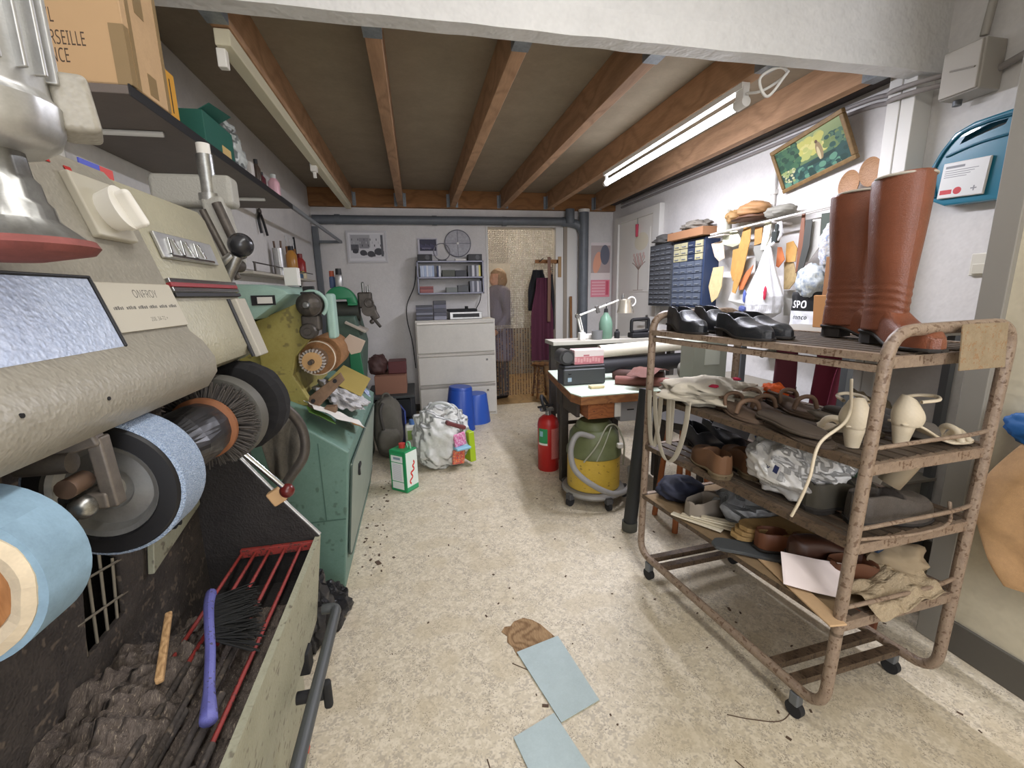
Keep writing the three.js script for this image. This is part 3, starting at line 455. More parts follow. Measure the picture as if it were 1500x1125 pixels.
  part(h2, 'ball_lever', [rod([-0.47, 1.36, -1.2], [-0.415, 1.40, -1.2], 0.011), cyl(0.012, 0.014, 0.09, -0.43, 1.36, -1.205, 0, 0, -0.5)], M.steel); part(h2, 'black_ball', [sph(0.028, -0.398, 1.425, -1.21)], mat(0x25262a, 0.25), 'black ball knob');
}
{ // hand brush lying on the grating
  const t = thing('hand_brush', 'violet handled hand brush with black bristles on red grating', 'brush');
  const P = [[-0.442, 0.715, -0.91], [-0.425, 0.722, -0.86], [-0.40, 0.728, -0.80], [-0.375, 0.722, -0.74], [-0.35, 0.712, -0.67], [-0.328, 0.706, -0.61]].map(p => V(...p));
  const cv = new THREE.CatmullRomCurve3(P); const pts = []; for (let i = 0; i <= 24; i++) pts.push(cv.getPoint(i / 24));
  part(t, 'handle', [polyTube(pts, u => 0.008 + 0.004 * smooth(0.8, 1, u) + 0.002 * smooth(0.5, 0, u), 10)], mot(0x6465aa, 0x7274b8, { m: 0.1, sd: 120, c: 0x4d4a60, cth: 0.7 }, 0.5), 'violet plastic handle');
  seed = 9; part(t, 'bristles', [bristles(420, i => { const u = 0.03 + 0.5 * rnd(); const p = cv.getPoint(u); return [p.clone().add(V(0, -0.003, 0)), p.clone().add(V(rr(0.055, 0.085), rr(-0.035, 0.008), rr(-0.02, 0.025))), 0.0022]; })], mat(0x20201f, 0.8), 'black bristles').userData.kind = 'stuff';
}
solo('wooden_strip', 'splintered pale wooden strip stuck in the dust tray', 'strip', [jitter(rbox(0.012, 0.012, 0.16, 0.003, -0.465, 0.712, -0.78, 0.1, 0.35, 0), 0.003, 30, 2)], mat(null, 0.8, { map: woodTex(0xcfa878, 0x9c774d, { m: 0.1, sd: 130 }) }));

// ================================================================ second machine, green, behind the first
M.green2 = mot(0x66867a, 0x719084, { m: 0.6, sd: 201, con: 1.3, c: 0x566f63, cth: 0.74 }, 0.5);
M.mint = mot(0x93b3a7, 0x9dbcb0, { m: 0.4, sd: 202, con: 1.3 }, 0.45);
M.yellow = mot(0x9a8d48, 0xa79b58, { m: 0.5, sd: 203, con: 1.7, c: 0x7d7242, cth: 0.7 }, 0.55);
M.greenDoor = mot(0x83938a, 0x919c8f, { m: 0.5, sd: 204, con: 1.5 }, 0.5);
M.brush = mot(0x9a6a44, 0xb58458, { m: 0.08, sd: 205, con: 2 }, 0.85, { bump: 'grit', bs: 0.004 });
M.brownIron = mot(0x8a6f58, 0x765b46, { m: 0.15, sd: 206, con: 2 }, 0.6, { metalness: 0.3 });
M.paper = mat(0xe6e3dc, 0.85);
{
  const t = thing('buffing_machine', 'green buffing machine on a cabinet, with yellow guard and brown brush wheels', 'machine');
  const za = -1.9, zb = -3.12;
  part(t, 'cabinet', [poly([[-0.93, 0.0], [-0.39, 0.0], [-0.318, 0.65], [-0.49, 0.78], [-0.65, 0.86], [-0.93, 0.88]], za - zb, 'z', zb, 0.006)], M.green2, 'green sheet metal cabinet');
  const nx = 0.65, tl = Math.atan2(0.072, 0.65), fx = y => -0.39 + 0.072 / 0.65 * y;
  const door = part(t, 'door', [poly([[-3.06, 0.14], [-2.99, 0.1], [-2.03, 0.1], [-1.96, 0.15], [-1.955, 0.58], [-3.06, 0.58]], 0.008, 'x', 0, 0.002).applyMatrix4(new THREE.Matrix4().makeRotationZ(-tl)).translate(-0.388, 0, 0)], M.greenDoor, 'grey-green cabinet door');
  part(door, 'gasket', [place(bent([[0, 0.145, -3.06], [0, 0.1, -2.99], [0, 0.1, -2.03], [0, 0.15, -1.955], [0, 0.585, -1.955], [0, 0.585, -3.06]], 0.03, 0.005, 6), -0.382, 0, 0, 0, 0, -tl)], mat(0x4a5851, 0.7));
  part(door, 'latch', [rbox(0.012, 0.02, 0.06, 0.004, fx(0.47) + 0.014, 0.47, -2.22), rbox(0.012, 0.06, 0.015, 0.004, fx(0.455) + 0.014, 0.455, -2.20)], M.blackM, 'black door latch');
  part(t, 'seam', [ext(-0.437, -0.433, 0.35, 0.70, za, za + 0.003), ext(-0.6, -0.355, 0.345, 0.35, za, za + 0.003)], mat(0x4d6b5f, 0.6));
  part(t, 'rear_guard', [poly([[-0.70, 1.2], [-0.55, 1.262], [-0.435, 1.31], [-0.44, 1.19], [-0.5, 1.09], [-0.55, 1.035], [-0.57, 0.95], [-0.5, 0.80], [-0.70, 0.82]], 0.05, 'z', -2.22, 0.006), poly([[-0.93, 0.86], [-0.57, 0.82], [-0.62, 1.18], [-0.93, 1.2]], 0.7, 'z', -2.95, 0.01)], M.yellow, 'yellow guard');
  part(t, 'guard_flap', [rbox(0.18, 0.006, 0.5, 0.002, -0.38, 0.84, -2.6, 0, 0, -0.55)], mat(0xa8944c, 0.6));
  part(t, 'drive_housing', [toCreasedNormals(poly([[-0.9, 1.2], [-0.9, 1.34], [-0.75, 1.36], [-0.6, 1.355], [-0.53, 1.335], [-0.51, 1.315], [-0.65, 1.215]], 0.72, 'z', -2.75, 0.012), 0.6)], M.mint, 'pale green drive housing');
  part(t, 'type_plate', [ext(-0.655, -0.565, 1.272, 1.312, -2.028, -2.024)], M.blackM); part(t, 'plate_face', [ext(-0.632, -0.575, 1.279, 1.305, -2.026, -2.0215)], M.white);
  const mo = part(t, 'motor', [cyl(0.05, 0.05, 0.12, -0.447, 1.268, -2.15, Math.PI / 2), lathe([[0, 0.03], [0.02, 0.028], [0.04, 0.016], [0.05, 0]], -0.455, 1.268, -2.09, Math.PI / 2)], M.iron, 'dark grey motor'); part(mo, 'boss', [lathe([[0, 0.02], [0.012, 0.018], [0.016, 0]], -0.455, 1.268, -2.06, Math.PI / 2)], M.steel);
  part(mo, 'gear_head', [lathe([[0, 0.02], [0.015, 0.02], [0.017, 0.012], [0.03, 0.012], [0.036, 0.004], [0.036, -0.05]], -0.464, 1.155, -2.08, Math.PI / 2, 0, 0, 12), rbox(0.08, 0.07, 0.06, 0.012, -0.455, 1.19, -2.13)], M.iron);
  part(mo, 'belt_cover', [tor(0.058, 0.008, -0.44, 1.268, -2.1, 0, 0, -0.8, 3.2)], M.mint); part(t, 'side_shield', [rbox(0.035, 0.2, 0.09, 0.012, -0.373, 1.215, -2.16)], M.mint, 'pale green side shield'); part(t, 'top_knob', [rbox(0.045, 0.025, 0.03, 0.004, -0.452, 1.335, -2.12), rbox(0.06, 0.012, 0.06, 0.004, -0.452, 1.318, -2.12)], M.blackM);
  const LZ = (p, z, r = 30) => lathe(p, -0.465, 1.02, z, Math.PI / 2, 0, 0, r);
  part(t, 'spindle', [cyl(0.01, 0.01, 0.7, -0.465, 1.02, -2.4, Math.PI / 2)], M.iron);
  const f = part(t, 'scalloped_wheel', [LZ([[0, 0], [0.042, 0], [0.042, -0.03], [0, -0.03]], -2.09)], mat(0xc19a6a, 0.8), 'scalloped leather wheel');
  const sc = []; for (let i = 0; i < 22; i++) { const a = i / 22 * 6.283; sc.push(rbox(0.016, 0.008, 0.028, 0.003, -0.465 + 0.047 * Math.cos(a), 1.02 + 0.047 * Math.sin(a), -2.105, 0, 0, a)); } part(f, 'scallops', sc, mat(0xa9a098, 0.8)).userData.kind = 'stuff'; part(f, 'nut', [LZ([[0, 0.012], [0.009, 0.012], [0.012, 0]], -2.09, 8)], M.iron);
  const w = part(t, 'brush_wheel', [LZ([[0, 0.0], [0.062, 0], [0.08, -0.004], [0.08, -0.05], [0.062, -0.055], [0, -0.055]], -2.2)], M.brush, 'brown brush wheel'); part(w, 'hub', [LZ([[0, 0.004], [0.05, 0.004], [0.05, 0]], -2.2)], M.brownIron); part(w, 'rim', [tor(0.079, 0.003, -0.465, 1.02, -2.205)], mat(0xd8c9b4, 0.8));
  part(t, 'brush_roll', [LZ([[0, 0], [0.085, 0], [0.092, -0.01], [0.092, -0.26], [0, -0.27]], -2.34)], M.brush, 'wide brown brush roll');
  part(t, 'lever_plate', [poly([[-0.35, 0.965], [-0.335, 0.93], [-0.475, 0.795], [-0.505, 0.815], [-0.49, 0.865]], 0.02, 'z', -2.1, 0.003), rbox(0.05, 0.03, 0.05, 0.006, -0.405, 0.80, -2.09)], M.brownIron, 'brown iron lever plate');
  for (const [x, y] of [[-0.475, 0.845], [-0.375, 0.93]]) part(t, 'bolt', [cyl(0.009, 0.009, 0.012, x, y, -2.076, Math.PI / 2, 0, 0, 10)], M.blackM);
  part(t, 'shaft_shroud', [poly([[-0.36, 1.1], [-0.28, 1.06], [-0.31, 1.0], [-0.36, 0.99], [-0.4, 1.06]], 0.02, 'z', -2.55, 0.002)], mat(0xb9a798, 0.6));
}
{ // loose papers and plastic on the sloping cabinet top
  const paper = (name, label, w, d, x, y, z, ry, rz, m, sd, amp = 0.012) => solo(name, label, 'paper', [place(surf((u, v) => { const a = (u - 0.5) * w, b = (v - 0.5) * d; return [a, amp * N3(a * 14 + sd, b * 14, sd) + amp * 0.8 * Math.cos(u * 3 + sd), b]; }, 14, 14, 0.0012), x, y, z, 0, ry, rz)], m);
  paper('paper_sheet', 'white curled paper sheet hanging over green cabinet edge', 0.24, 0.22, -0.385, 0.785, -2.06, 0.4, -0.62, M.paper, 3);
  solo('newspaper', 'crumpled printed newspaper heap on green machine cabinet', 'paper', [place(lump(0.12, 0.05, 0.17, 0, 0, 0, { amp: 0.45, fr: 2.6, sd: 8, flat: -0.7, seg: 60 }), -0.41, 0.79, -2.42, 0, 0.2, -0.5)], mot(0xe2e0dc, 0x9a9aa0, { m: 0.06, sd: 210, con: 2.5, cells: [6, 20, 50, 100], w: [1, 1, 3, 3] }, 0.9));
  paper('leaflet', 'green and white leaflet under curled paper sheet', 0.12, 0.12, -0.43, 0.80, -1.985, 0.3, -0.6, mat(0x5f8a3a, 0.7), 5, 0.004);
  paper('paper_wrap', 'blue and white paper wrapper at cabinet far corner', 0.16, 0.14, -0.36, 0.79, -2.62, 0.2, -0.4, mot(0xdcdde2, 0x5a72ac, { m: 0.15, sd: 211, con: 3 }, 0.8), 6, 0.03);
}
solo('leather_offcut', 'tan leather offcut on green cabinet edge', 'leather', [place(surf((u, v) => [(u - 0.5) * 0.1, 0.008 * N3(u * 3, v * 3, 2), (v - 0.5) * 0.12], 10, 10, 0.003), -0.345, 0.705, -2.2, 0, 0.4, -0.62)], M.tan);
solo('rag', 'grey-brown rag hanging between the two machines', 'rag', [place(surf((u, v) => [(u - 0.5) * 0.14 * (1 - 0.4 * v), -v * 0.2, 0.02 * Math.sin(u * 14 + v * 3) + 0.03 * N3(u * 3, v * 3, 1)], 24, 18, 0.003), -0.47, 0.90, -1.56, 0, 0.3, 0)], mot(0x8d867a, 0x7a7368, { m: 0.1, sd: 215 }, 0.95, { bump: 'fabric', bs: 0.002 }));
solo('black_sack', 'crumpled black plastic sack on floor beside finishing machine', 'sack', [lump(0.1, 0.2, 0.1, -0.49, 0.14, -1.6, { amp: 0.35, fr: 2.6, sd: 4, flat: -0.68, seg: 40 }), lump(0.08, 0.1, 0.09, -0.42, 0.055, -1.72, { amp: 0.35, fr: 3, sd: 9, flat: -0.54, seg: 30 })], mot(0x252528, 0x323236, { m: 0.2, sd: 216 }, 0.4, { bump: 'crumple', bs: 0.02 }));

// ---------------------------------------------------------------- third machine in the far corner
{
  const t = thing('sole_trimmer', 'small dark green trimming machine with bright green round guard', 'machine');
  const gm = mot(0x3f5348, 0x4b6155, { m: 0.3, sd: 220, con: 1.5 }, 0.55);
  part(t, 'column', [poly([[-0.66, 0.0], [-0.42, 0.0], [-0.445, 0.5], [-0.40, 0.95], [-0.44, 1.16], [-0.64, 1.16], [-0.68, 0.8]], 0.4, 'z', -3.85, 0.015)], gm, 'dark green column');
  part(t, 'guard', [toCreasedNormals(poly(Array.from({ length: 15 }, (_, i) => { const a = lerp(0.0, Math.PI, i / 14); return [-0.545 + 0.12 * Math.cos(a), 1.24 + 0.135 * Math.sin(a)]; }).concat([[-0.60, 1.24], [-0.59, 1.28], [-0.50, 1.28], [-0.49, 1.24]]), 0.1, 'z', -3.62, 0.01), 0.6)], mat(0x1f7a4f, 0.4), 'bright green guard');
  part(t, 'guard_lip', [ext(-0.49, -0.425, 1.235, 1.25, -3.62, -3.5, 0.004)], mat(0x1f7a4f, 0.4));
  part(t, 'trimmer_head', [rbox(0.1, 0.12, 0.12, 0.015, -0.375, 1.27, -3.62), cyl(0.05, 0.05, 0.14, -0.35, 1.2, -3.6, Math.PI / 2, 0, 0, 16), rbox(0.06, 0.1, 0.08, 0.01, -0.32, 1.17, -3.58, 0, 0, 0.4)], M.iron); part(t, 'motor', [cyl(0.075, 0.075, 0.2, -0.52, 1.19, -3.6, 0, 0, Math.PI / 2, 20)], mat(0x33362f, 0.6));
  part(t, 'oiler', [cyl(0.01, 0.012, 0.06, -0.385, 1.36, -3.62), cyl(0.006, 0.006, 0.05, -0.34, 1.36, -3.6), sph(0.012, -0.385, 1.395, -3.62), cyl(0.01, 0.008, 0.05, -0.36, 1.35, -3.66)], M.steel); part(t, 'adjuster', [rod([-0.33, 1.15, -3.55], [-0.27, 1.07, -3.52], 0.012), sph(0.018, -0.33, 1.11, -3.53), tor(0.03, 0.006, -0.34, 1.25, -3.53)], M.iron);
  part(t, 'tray', [rbox(0.16, 0.02, 0.2, 0.005, -0.44, 1.08, -3.52, 0, 0, -0.5)], mat(0xb0a79b, 0.6));
  part(t, 'apron_plate', [poly([[-0.5, 0.95], [-0.43, 0.95], [-0.41, 0.72], [-0.5, 0.7]], 0.02, 'z', -3.45, 0.004)], mat(0x1f6f49, 0.45), 'green apron plate');
}
{ const t = thing('spray_can', 'silver spray can with black cap on green trimming machine', 'can'); part(t, 'body', [lathe([[0, 0], [0.026, 0], [0.027, 0.005], [0.027, 0.075], [0.02, 0.085], [0, 0.086]], -0.545, 1.377, -3.58)], M.alu); part(t, 'cap', [cyl(0.022, 0.02, 0.045, -0.545, 1.482, -3.58)], M.black); }
{ const t = thing('spray_can', 'blue and red spray can beside silver one', 'can'); part(t, 'body', [lathe([[0, 0], [0.02, 0], [0.021, 0.005], [0.021, 0.075], [0.016, 0.085], [0, 0.086]], -0.597, 1.365, -3.6)], mat(0x46587c, 0.4)); part(t, 'cap', [cyl(0.018, 0.017, 0.04, -0.597, 1.469, -3.6)], mat(0xb0563a, 0.5)); }
solo('carton', 'small plain white carton on pale green machine housing', 'box', [rbox(0.06, 0.085, 0.06, 0.002, -0.58, 1.40, -2.4)], M.paper);
// ---------------------------------------------------------------- eyelet press behind the hood
{
  const t = thing('eyelet_press', 'grey steel bench press standing behind the beige hood', 'press');
  part(t, 'stand', [ext(-0.86, -0.66, 0, 0.95, -1.82, -1.62, 0.01), ext(-0.72, -0.62, 0.95, 0.98, -1.74, -1.6), rbox(0.1, 0.5, 0.08, 0.01, -0.66, 1.2, -1.66)], M.iron);
  part(t, 'frame', [rbox(0.1, 0.12, 0.08, 0.02, -0.66, 1.52, -1.64), rbox(0.22, 0.09, 0.07, 0.015, -0.63, 1.62, -1.6), rbox(0.06, 0.2, 0.06, 0.01, -0.56, 1.5, -1.58, 0, 0, 0.15)], mat(0xa7a59d, 0.5, { bump: 'hammer', bs: 0.001 }));
  part(t, 'ram', [cyl(0.022, 0.022, 0.12, -0.585, 1.66, -1.58), cyl(0.03, 0.03, 0.02, -0.585, 1.6, -1.58), cyl(0.017, 0.017, 0.16, -0.57, 1.5, -1.57, 0, 0, 0.15)], M.steel); part(t, 'handwheel', [cyl(0.018, 0.018, 0.03, -0.585, 1.735, -1.58)], M.whiteP);
  part(t, 'linkage', [rod([-0.56, 1.58, -1.55], [-0.51, 1.42, -1.55], 0.014), rod([-0.60, 1.56, -1.55], [-0.53, 1.36, -1.55], 0.01), sph(0.022, -0.515, 1.44, -1.55), cyl(0.02, 0.02, 0.05, -0.53, 1.4, -1.55, 1.57)], M.iron);
}
// ---------------------------------------------------------------- wall shelf and what stands on it
{
  const t = thing('wall_shelf', 'long dark wooden shelf on white wall brackets', 'shelf');
  part(t, 'board', [ext(LX + 0.003, -0.645, 1.79, 1.81, -2.84, -1.355, 0.002)], mot(0x6c625d, 0x746a64, { m: 0.6, sd: 230, con: 1.2 }, 0.75)); part(t, 'edge_band', [ext(-0.645, -0.641, 1.787, 1.813, -2.84, -1.355)], M.black, 'black front edge');
  for (const z of [-1.62, -2.55]) part(t, 'bracket', [bent([[LX + 0.012, 1.45, z], [LX + 0.012, 1.782, z], [-0.70, 1.782, z]], 0.03, 0.008, 8)], M.white, 'white steel bracket');
}
{
  const t = thing('cardboard_box', 'taped cardboard box with printed capital letters on wall shelf', 'box');
  const x0 = -0.975, x1 = -0.637, z0 = -1.362, z1 = -1.54, y0 = 1.812, y1 = 2.09;
  part(t, 'carton', [ext(x0, x1, y0, y1, z1, z0, 0.003)], M.card, 'brown cardboard');
  const tx = canvasTex(1024, 820, (c, w, h) => { c.fillStyle = '#c4a27a'; c.fillRect(0, 0, w, h); c.fillStyle = '#4c3d33'; c.font = '124px sans-serif'; c.textAlign = 'right'; for (const [s, u, v] of [['S A/L', 0.596, 0.5625], ['MARSEILLE', 0.765, 0.728], ['FRANCE', 0.65, 0.864]]) { c.save(); c.translate(w * u, h * v); c.scale(0.52, 1); c.fillText(s, 0, 0); c.restore(); } });
  const g = new THREE.PlaneGeometry(x1 - x0 - 0.006, y1 - y0 - 0.006); g.translate((x0 + x1) / 2, (y0 + y1) / 2, z0 + 0.0008); part(t, 'printed_face', [g], mat(null, 0.85, { map: tx }));
  const tape = mat(0x9c8460, 0.35, { transparent: true, opacity: 0.85 });
  part(t, 'tape', [ext(x1 - 0.04, x1 + 0.001, y1 - 0.06, y1 + 0.001, z0 - 0.05, z0 + 0.0016)], tape, 'glossy brown tape'); part(t, 'tape', [ext(x1 - 0.03, x1 + 0.001, y0, y0 + 0.13, z0 - 0.02, z0 + 0.0018)], tape, 'glossy brown tape');
  part(t, 'tape', [ext(x1, x1 + 0.001, y0 + 0.01, y0 + 0.06, -1.48, -1.44)], tape, 'glossy brown tape'); part(t, 'tape', [ext(x1, x1 + 0.001, y1 - 0.09, y1, -1.465, -1.425)], tape, 'glossy brown tape'); part(t, 'tape', [ext(x1, x1 + 0.001, y0, y1, -1.40, -1.385)], tape, 'glossy brown tape'); part(t, 'tape', [ext(x1, x1 + 0.001, y0, y1, -1.54, -1.525)], tape, 'glossy brown tape');
}
{ const t = thing('boxed_carton', 'narrow orange and black carton beside cardboard box', 'box'); part(t, 'carton', [ext(-0.72, -0.65, 1.811, 1.94, -1.62, -1.565, 0.002)], mat(0xd29a35, 0.6)); part(t, 'dark_side', [ext(-0.722, -0.649, 1.811, 1.942, -1.564, -1.548, 0.001)], mat(0x55504d, 0.7)); part(t, 'print', [ext(-0.6505, -0.6495, 1.83, 1.92, -1.59, -1.585)], M.blackM); }
{ const t = thing('open_carton', 'dark green open carton with a tan label on shelf', 'box'); const g = mat(0x1f5f52, 0.6);
  part(t, 'carton', [ext(-0.80, -0.675, 1.812, 1.94, -2.12, -1.86, 0.002)], g); part(t, 'flap', [box(0.1, 0.002, 0.2, -0.70, 1.955, -1.98, 0.12, 0, 0.5)], g); part(t, 'label', [ext(-0.675, -0.6735, 1.822, 1.868, -2.08, -2.0)], mat(0xd0b276, 0.7), 'tan paper label'); }
solo('plastic_wrap', 'crumpled clear plastic wrap lying at the front shelf edge', 'plastic', [place(surf((u, v) => [0.02 * N3(u * 8, v * 4, 1) + (v - 0.5) * 0.05, 0.02 * Math.abs(N3(u * 9, v * 5, 4)) + 0.004, (u - 0.5) * 0.25], 30, 6, 0.001), -0.685, 1.812, -1.73)], mat(0xc9d2cf, 0.25, { transparent: true, opacity: 0.7 }));
solo('plastic_bag', 'white and grey plastic bag leaning on dark green carton', 'bag', [lump(0.05, 0.09, 0.07, -0.72, 1.885, -2.22, { amp: 0.3, fr: 3, sd: 6, flat: -0.8, seg: 36 }), lump(0.05, 0.045, 0.1, -0.75, 1.985, -2.2, { amp: 0.35, fr: 3, sd: 12, seg: 30 })], mot(0xc4c9c6, 0xa9b0ad, { m: 0.15, sd: 231 }, 0.35, { bump: 'crumple', bs: 0.015 }));
solo('white_carton', 'small white carton with red print beside plastic bag', 'box', [ext(-0.72, -0.68, 1.811, 1.9, -2.37, -2.33, 0.002)], mat(0xcfcac6, 0.6));
const bottle = (name, label, cat, x, y, z, r, h, m, cap, cm, grp) => { const t = thing(name, label, cat, grp); part(t, 'body', [lathe([[0, 0], [r * 0.95, 0], [r, 0.004], [r, h * 0.7], [r * 0.5, h * 0.85], [r * 0.42, h * 0.9], [0, h * 0.9]], x, y, z, 0, 0, 0, 20)], m); part(t, cap, [cyl(r * 0.5, r * 0.5, h * 0.16, x, y + h * 0.95, z, 0, 0, 0, 14)], cm); return t; };
bottle('dye_bottle', 'dark dye bottle with yellow label on wall shelf', 'bottle', -0.70, 1.811, -2.47, 0.018, 0.13, mat(0x4b3f38, 0.3), 'cap', M.black);
bottle('dye_bottle', 'dark red dye bottle beside yellow labelled bottle', 'bottle', -0.70, 1.811, -2.53, 0.02, 0.09, mat(0x5a2b33, 0.3), 'cap', M.black);
bottle('glue_bottle', 'pale pink bottle with dark print at far shelf end', 'bottle', -0.69, 1.811, -2.70, 0.028, 0.12, mat(0xd8a9b3, 0.4), 'cap', mat(0xb9bdb8, 0.4));
// steel rail from the shelf to the corner, upright
{ const t = thing('steel_rail', 'grey steel rail running from shelf end to the corner upright', 'rail'); part(t, 'rail', [ext(-0.72, -0.70, 1.84, 1.865, BZ + 0.05, -2.85, 0.003)], mat(0x8c9093, 0.45, { metalness: 0.3 })); part(t, 'upright', [ext(LX + 0.005, LX + 0.06, 0, 2.0, BZ + 0.01, BZ + 0.06, 0.003)], M.steelgrey); part(t, 'cross_bar', [ext(LX + 0.062, -0.70, 1.84, 1.865, BZ + 0.012, BZ + 0.048)], M.steelgrey); part(t, 'cable', [tube([[LX + 0.01, 1.8, -4.2], [LX + 0.012, 1.4, -4.25], [LX + 0.012, 1.1, -4.3]], 0.008, 20)], M.blackM); }
{ const t = thing('old_lamp_batten', 'unlit cream lamp batten fixed under the first joist', 'lamp'); part(t, 'batten', [ext(-0.61, -0.56, 2.145, 2.197, -4.85, -1.87, 0.004)], mat(0xd2cbb0, 0.6)); part(t, 'holder', [rbox(0.03, 0.06, 0.03, 0.004, -0.60, 2.115, -1.9)], M.whiteP); part(t, 'holder', [rbox(0.04, 0.05, 0.05, 0.005, -0.60, 2.135, -3.35), rbox(0.02, 0.05, 0.02, 0.004, -0.6, 2.1, -3.36)], M.whiteP); }
// ledge on the left wall with its tins, and nippers on the wall
{ const t = thing('wall_ledge', 'narrow wooden ledge with wire rack on the left wall', 'shelf'); part(t, 'board', [ext(LX + 0.002, -0.86, 1.435, 1.45, -4.35, -2.75, 0.002)], mat(0xb9b2a4, 0.7)); part(t, 'rack', [rod([-0.87, 1.5, -4.3], [-0.87, 1.5, -2.8], 0.004), rod([-0.87, 1.45, -3.2], [-0.87, 1.5, -3.2], 0.006), rod([-0.87, 1.45, -2.82], [-0.87, 1.5, -2.82], 0.006)], M.iron); }
{ const t = thing('knife_tin', 'tall shiny tin holding tools on wall ledge', 'tin'); part(t, 'tin', [lathe([[0, 0], [0.035, 0], [0.035, 0.19], [0.032, 0.19], [0.032, 0.01], [0, 0.01]], -0.92, 1.451, -3.5)], M.alu); for (const dx of [-0.012, 0.014]) part(t, 'tool_handle', [rod([-0.92 + dx, 1.5, -3.5], [-0.92 + dx * 2, 1.69, -3.5 + dx], 0.007)], mat(0x6c5648, 0.6)); }
bottle('glue_can', 'amber glue bottle with black stopper on wall ledge', 'bottle', -0.92, 1.485, -3.85, 0.04, 0.2, mat(0xb9833d, 0.3), 'stopper', M.black);
bottle('red_bottle', 'dark red bottle on wall ledge near the corner', 'bottle', -0.92, 1.451, -4.12, 0.04, 0.2, mat(0x9c2f2c, 0.35), 'cap', mat(0x7a2422, 0.4));
solo('polish_box', 'flat blue box lying on wall ledge', 'box', [ext(-0.97, -0.87, 1.451, 1.484, -3.95, -3.66, 0.002)], mat(0x33597c, 0.5));
bottle('cream_jar', 'low brass lidded jar on wall ledge', 'jar', -0.89, 1.451, -4.03, 0.03, 0.06, mat(0xd7c9a6, 0.4), 'lid', M.brass);
{ const t = thing('nippers', 'open black handled nippers hanging on left wall below shelf', 'pliers'); part(t, 'jaw', [sph(0.022, LX + 0.015, 1.86, -3.36, [0.5, 1, 1])], M.iron); for (const s of [-1, 1]) part(t, 'handle', [tube([[LX + 0.014, 1.86, -3.36], [LX + 0.016, 1.81, -3.36 + s * 0.045], [LX + 0.02, 1.72, -3.36 + s * 0.06 - 0.03]], 0.0085, 16)], M.black); }
for (let i = 0; i < 3; i++) { const z = -3.95 - i * 0.11; const t = thing('awl', ['wooden handled awl hanging nearest the amber bottle', 'middle wooden handled awl above the ledge', 'wooden handled awl hanging nearest the corner upright'][i], 'tool', 'tools hanging above the ledge'); part(t, 'blade', [rod([LX + 0.01, 1.7, z], [LX + 0.01, 1.78, z], 0.003)], M.steel); part(t, 'handle', [rod([LX + 0.012, 1.63, z], [LX + 0.012, 1.7, z], 0.011)], M.ledger); }

// ================================================================ back wall
{ // long waste pipe under the ledger, riser at the right
  const t = thing('waste_pipe', 'dark grey waste pipe along the back wall with two risers', 'pipe');
  part(t, 'run', [rod([LX + 0.02, 2.065, BZ + 0.055], [1.72, 2.075, BZ + 0.055], 0.045, 20)], M.greypipe);
  for (const x of [-0.72, 0.25, 1.0]) part(t, 'collar', [cyl(0.05, 0.05, 0.05, x, 2.069, BZ + 0.055, 0, 0, Math.PI / 2, 20)], M.greypipe);
  part(t, 'elbow', [tube([[1.66, 2.075, BZ + 0.055], [1.78, 2.06, BZ + 0.06], [1.86, 2.03, BZ + 0.07], [1.91, 1.93, BZ + 0.09]], 0.05, 24, 18)], M.greypipe);
  part(t, 'riser', [rod([1.905, 0, BZ + 0.1], [1.905, 2.2, BZ + 0.1], 0.055, 22)], M.greypipe); part(t, 'riser', [rod([1.74, 2.05, BZ + 0.1], [1.74, 2.2, BZ + 0.1], 0.05, 20)], M.greypipe);
  part(t, 'collar', [cyl(0.064, 0.064, 0.03, 1.905, 2.185, BZ + 0.1, 0, 0, 0, 22)], M.white);
}
struct('trim_3', [ext(1.69, 1.735, 0, 2.03, BZ, BZ + 0.03, 0.003)], mat(0x9a9082, 0.7)); struct('trim_4', [ext(1.735, 1.85, 0, 2.03, BZ, BZ + 0.018, 0.003)], M.white);
solo('wall_plaque', 'small tan wooden plaque on white door casing', 'plaque', [ext(1.625, 1.665, 1.47, 1.7, BZ + 0.021, BZ + 0.03, 0.002)], mat(0xa98b62, 0.7));
solo('wooden_pole', 'brown wooden pole leaning beside grey riser pipe', 'pole', [rod([1.74, 0, BZ + 0.2], [1.77, 1.25, BZ + 0.06], 0.016, 10)], M.ledger);
const framed = (name, label, cat, x0, x1, y0, y1, z, fr, fm, draw, pw = 512) => { const t = thing(name, label, cat); const w = x1 - x0, h = y1 - y0; part(t, 'frame', [ext(x0, x1, y1 - fr, y1, z, z + 0.02, 0.002), ext(x0, x1, y0, y0 + fr, z, z + 0.02, 0.002), ext(x0, x0 + fr, y0 + fr, y1 - fr, z, z + 0.02, 0.002), ext(x1 - fr, x1, y0 + fr, y1 - fr, z, z + 0.02, 0.002)], fm); const g = new THREE.PlaneGeometry(w - fr, h - fr); g.translate((x0 + x1) / 2, (y0 + y1) / 2, z + 0.008); part(t, 'print', [g], mat(null, 0.5, { map: canvasTex(pw, Math.round(pw * h / w), draw) })); part(t, 'backing', [ext(x0 + 0.005, x1 - 0.005, y0 + 0.005, y1 - 0.005, z, z + 0.006)], M.white); return t; };
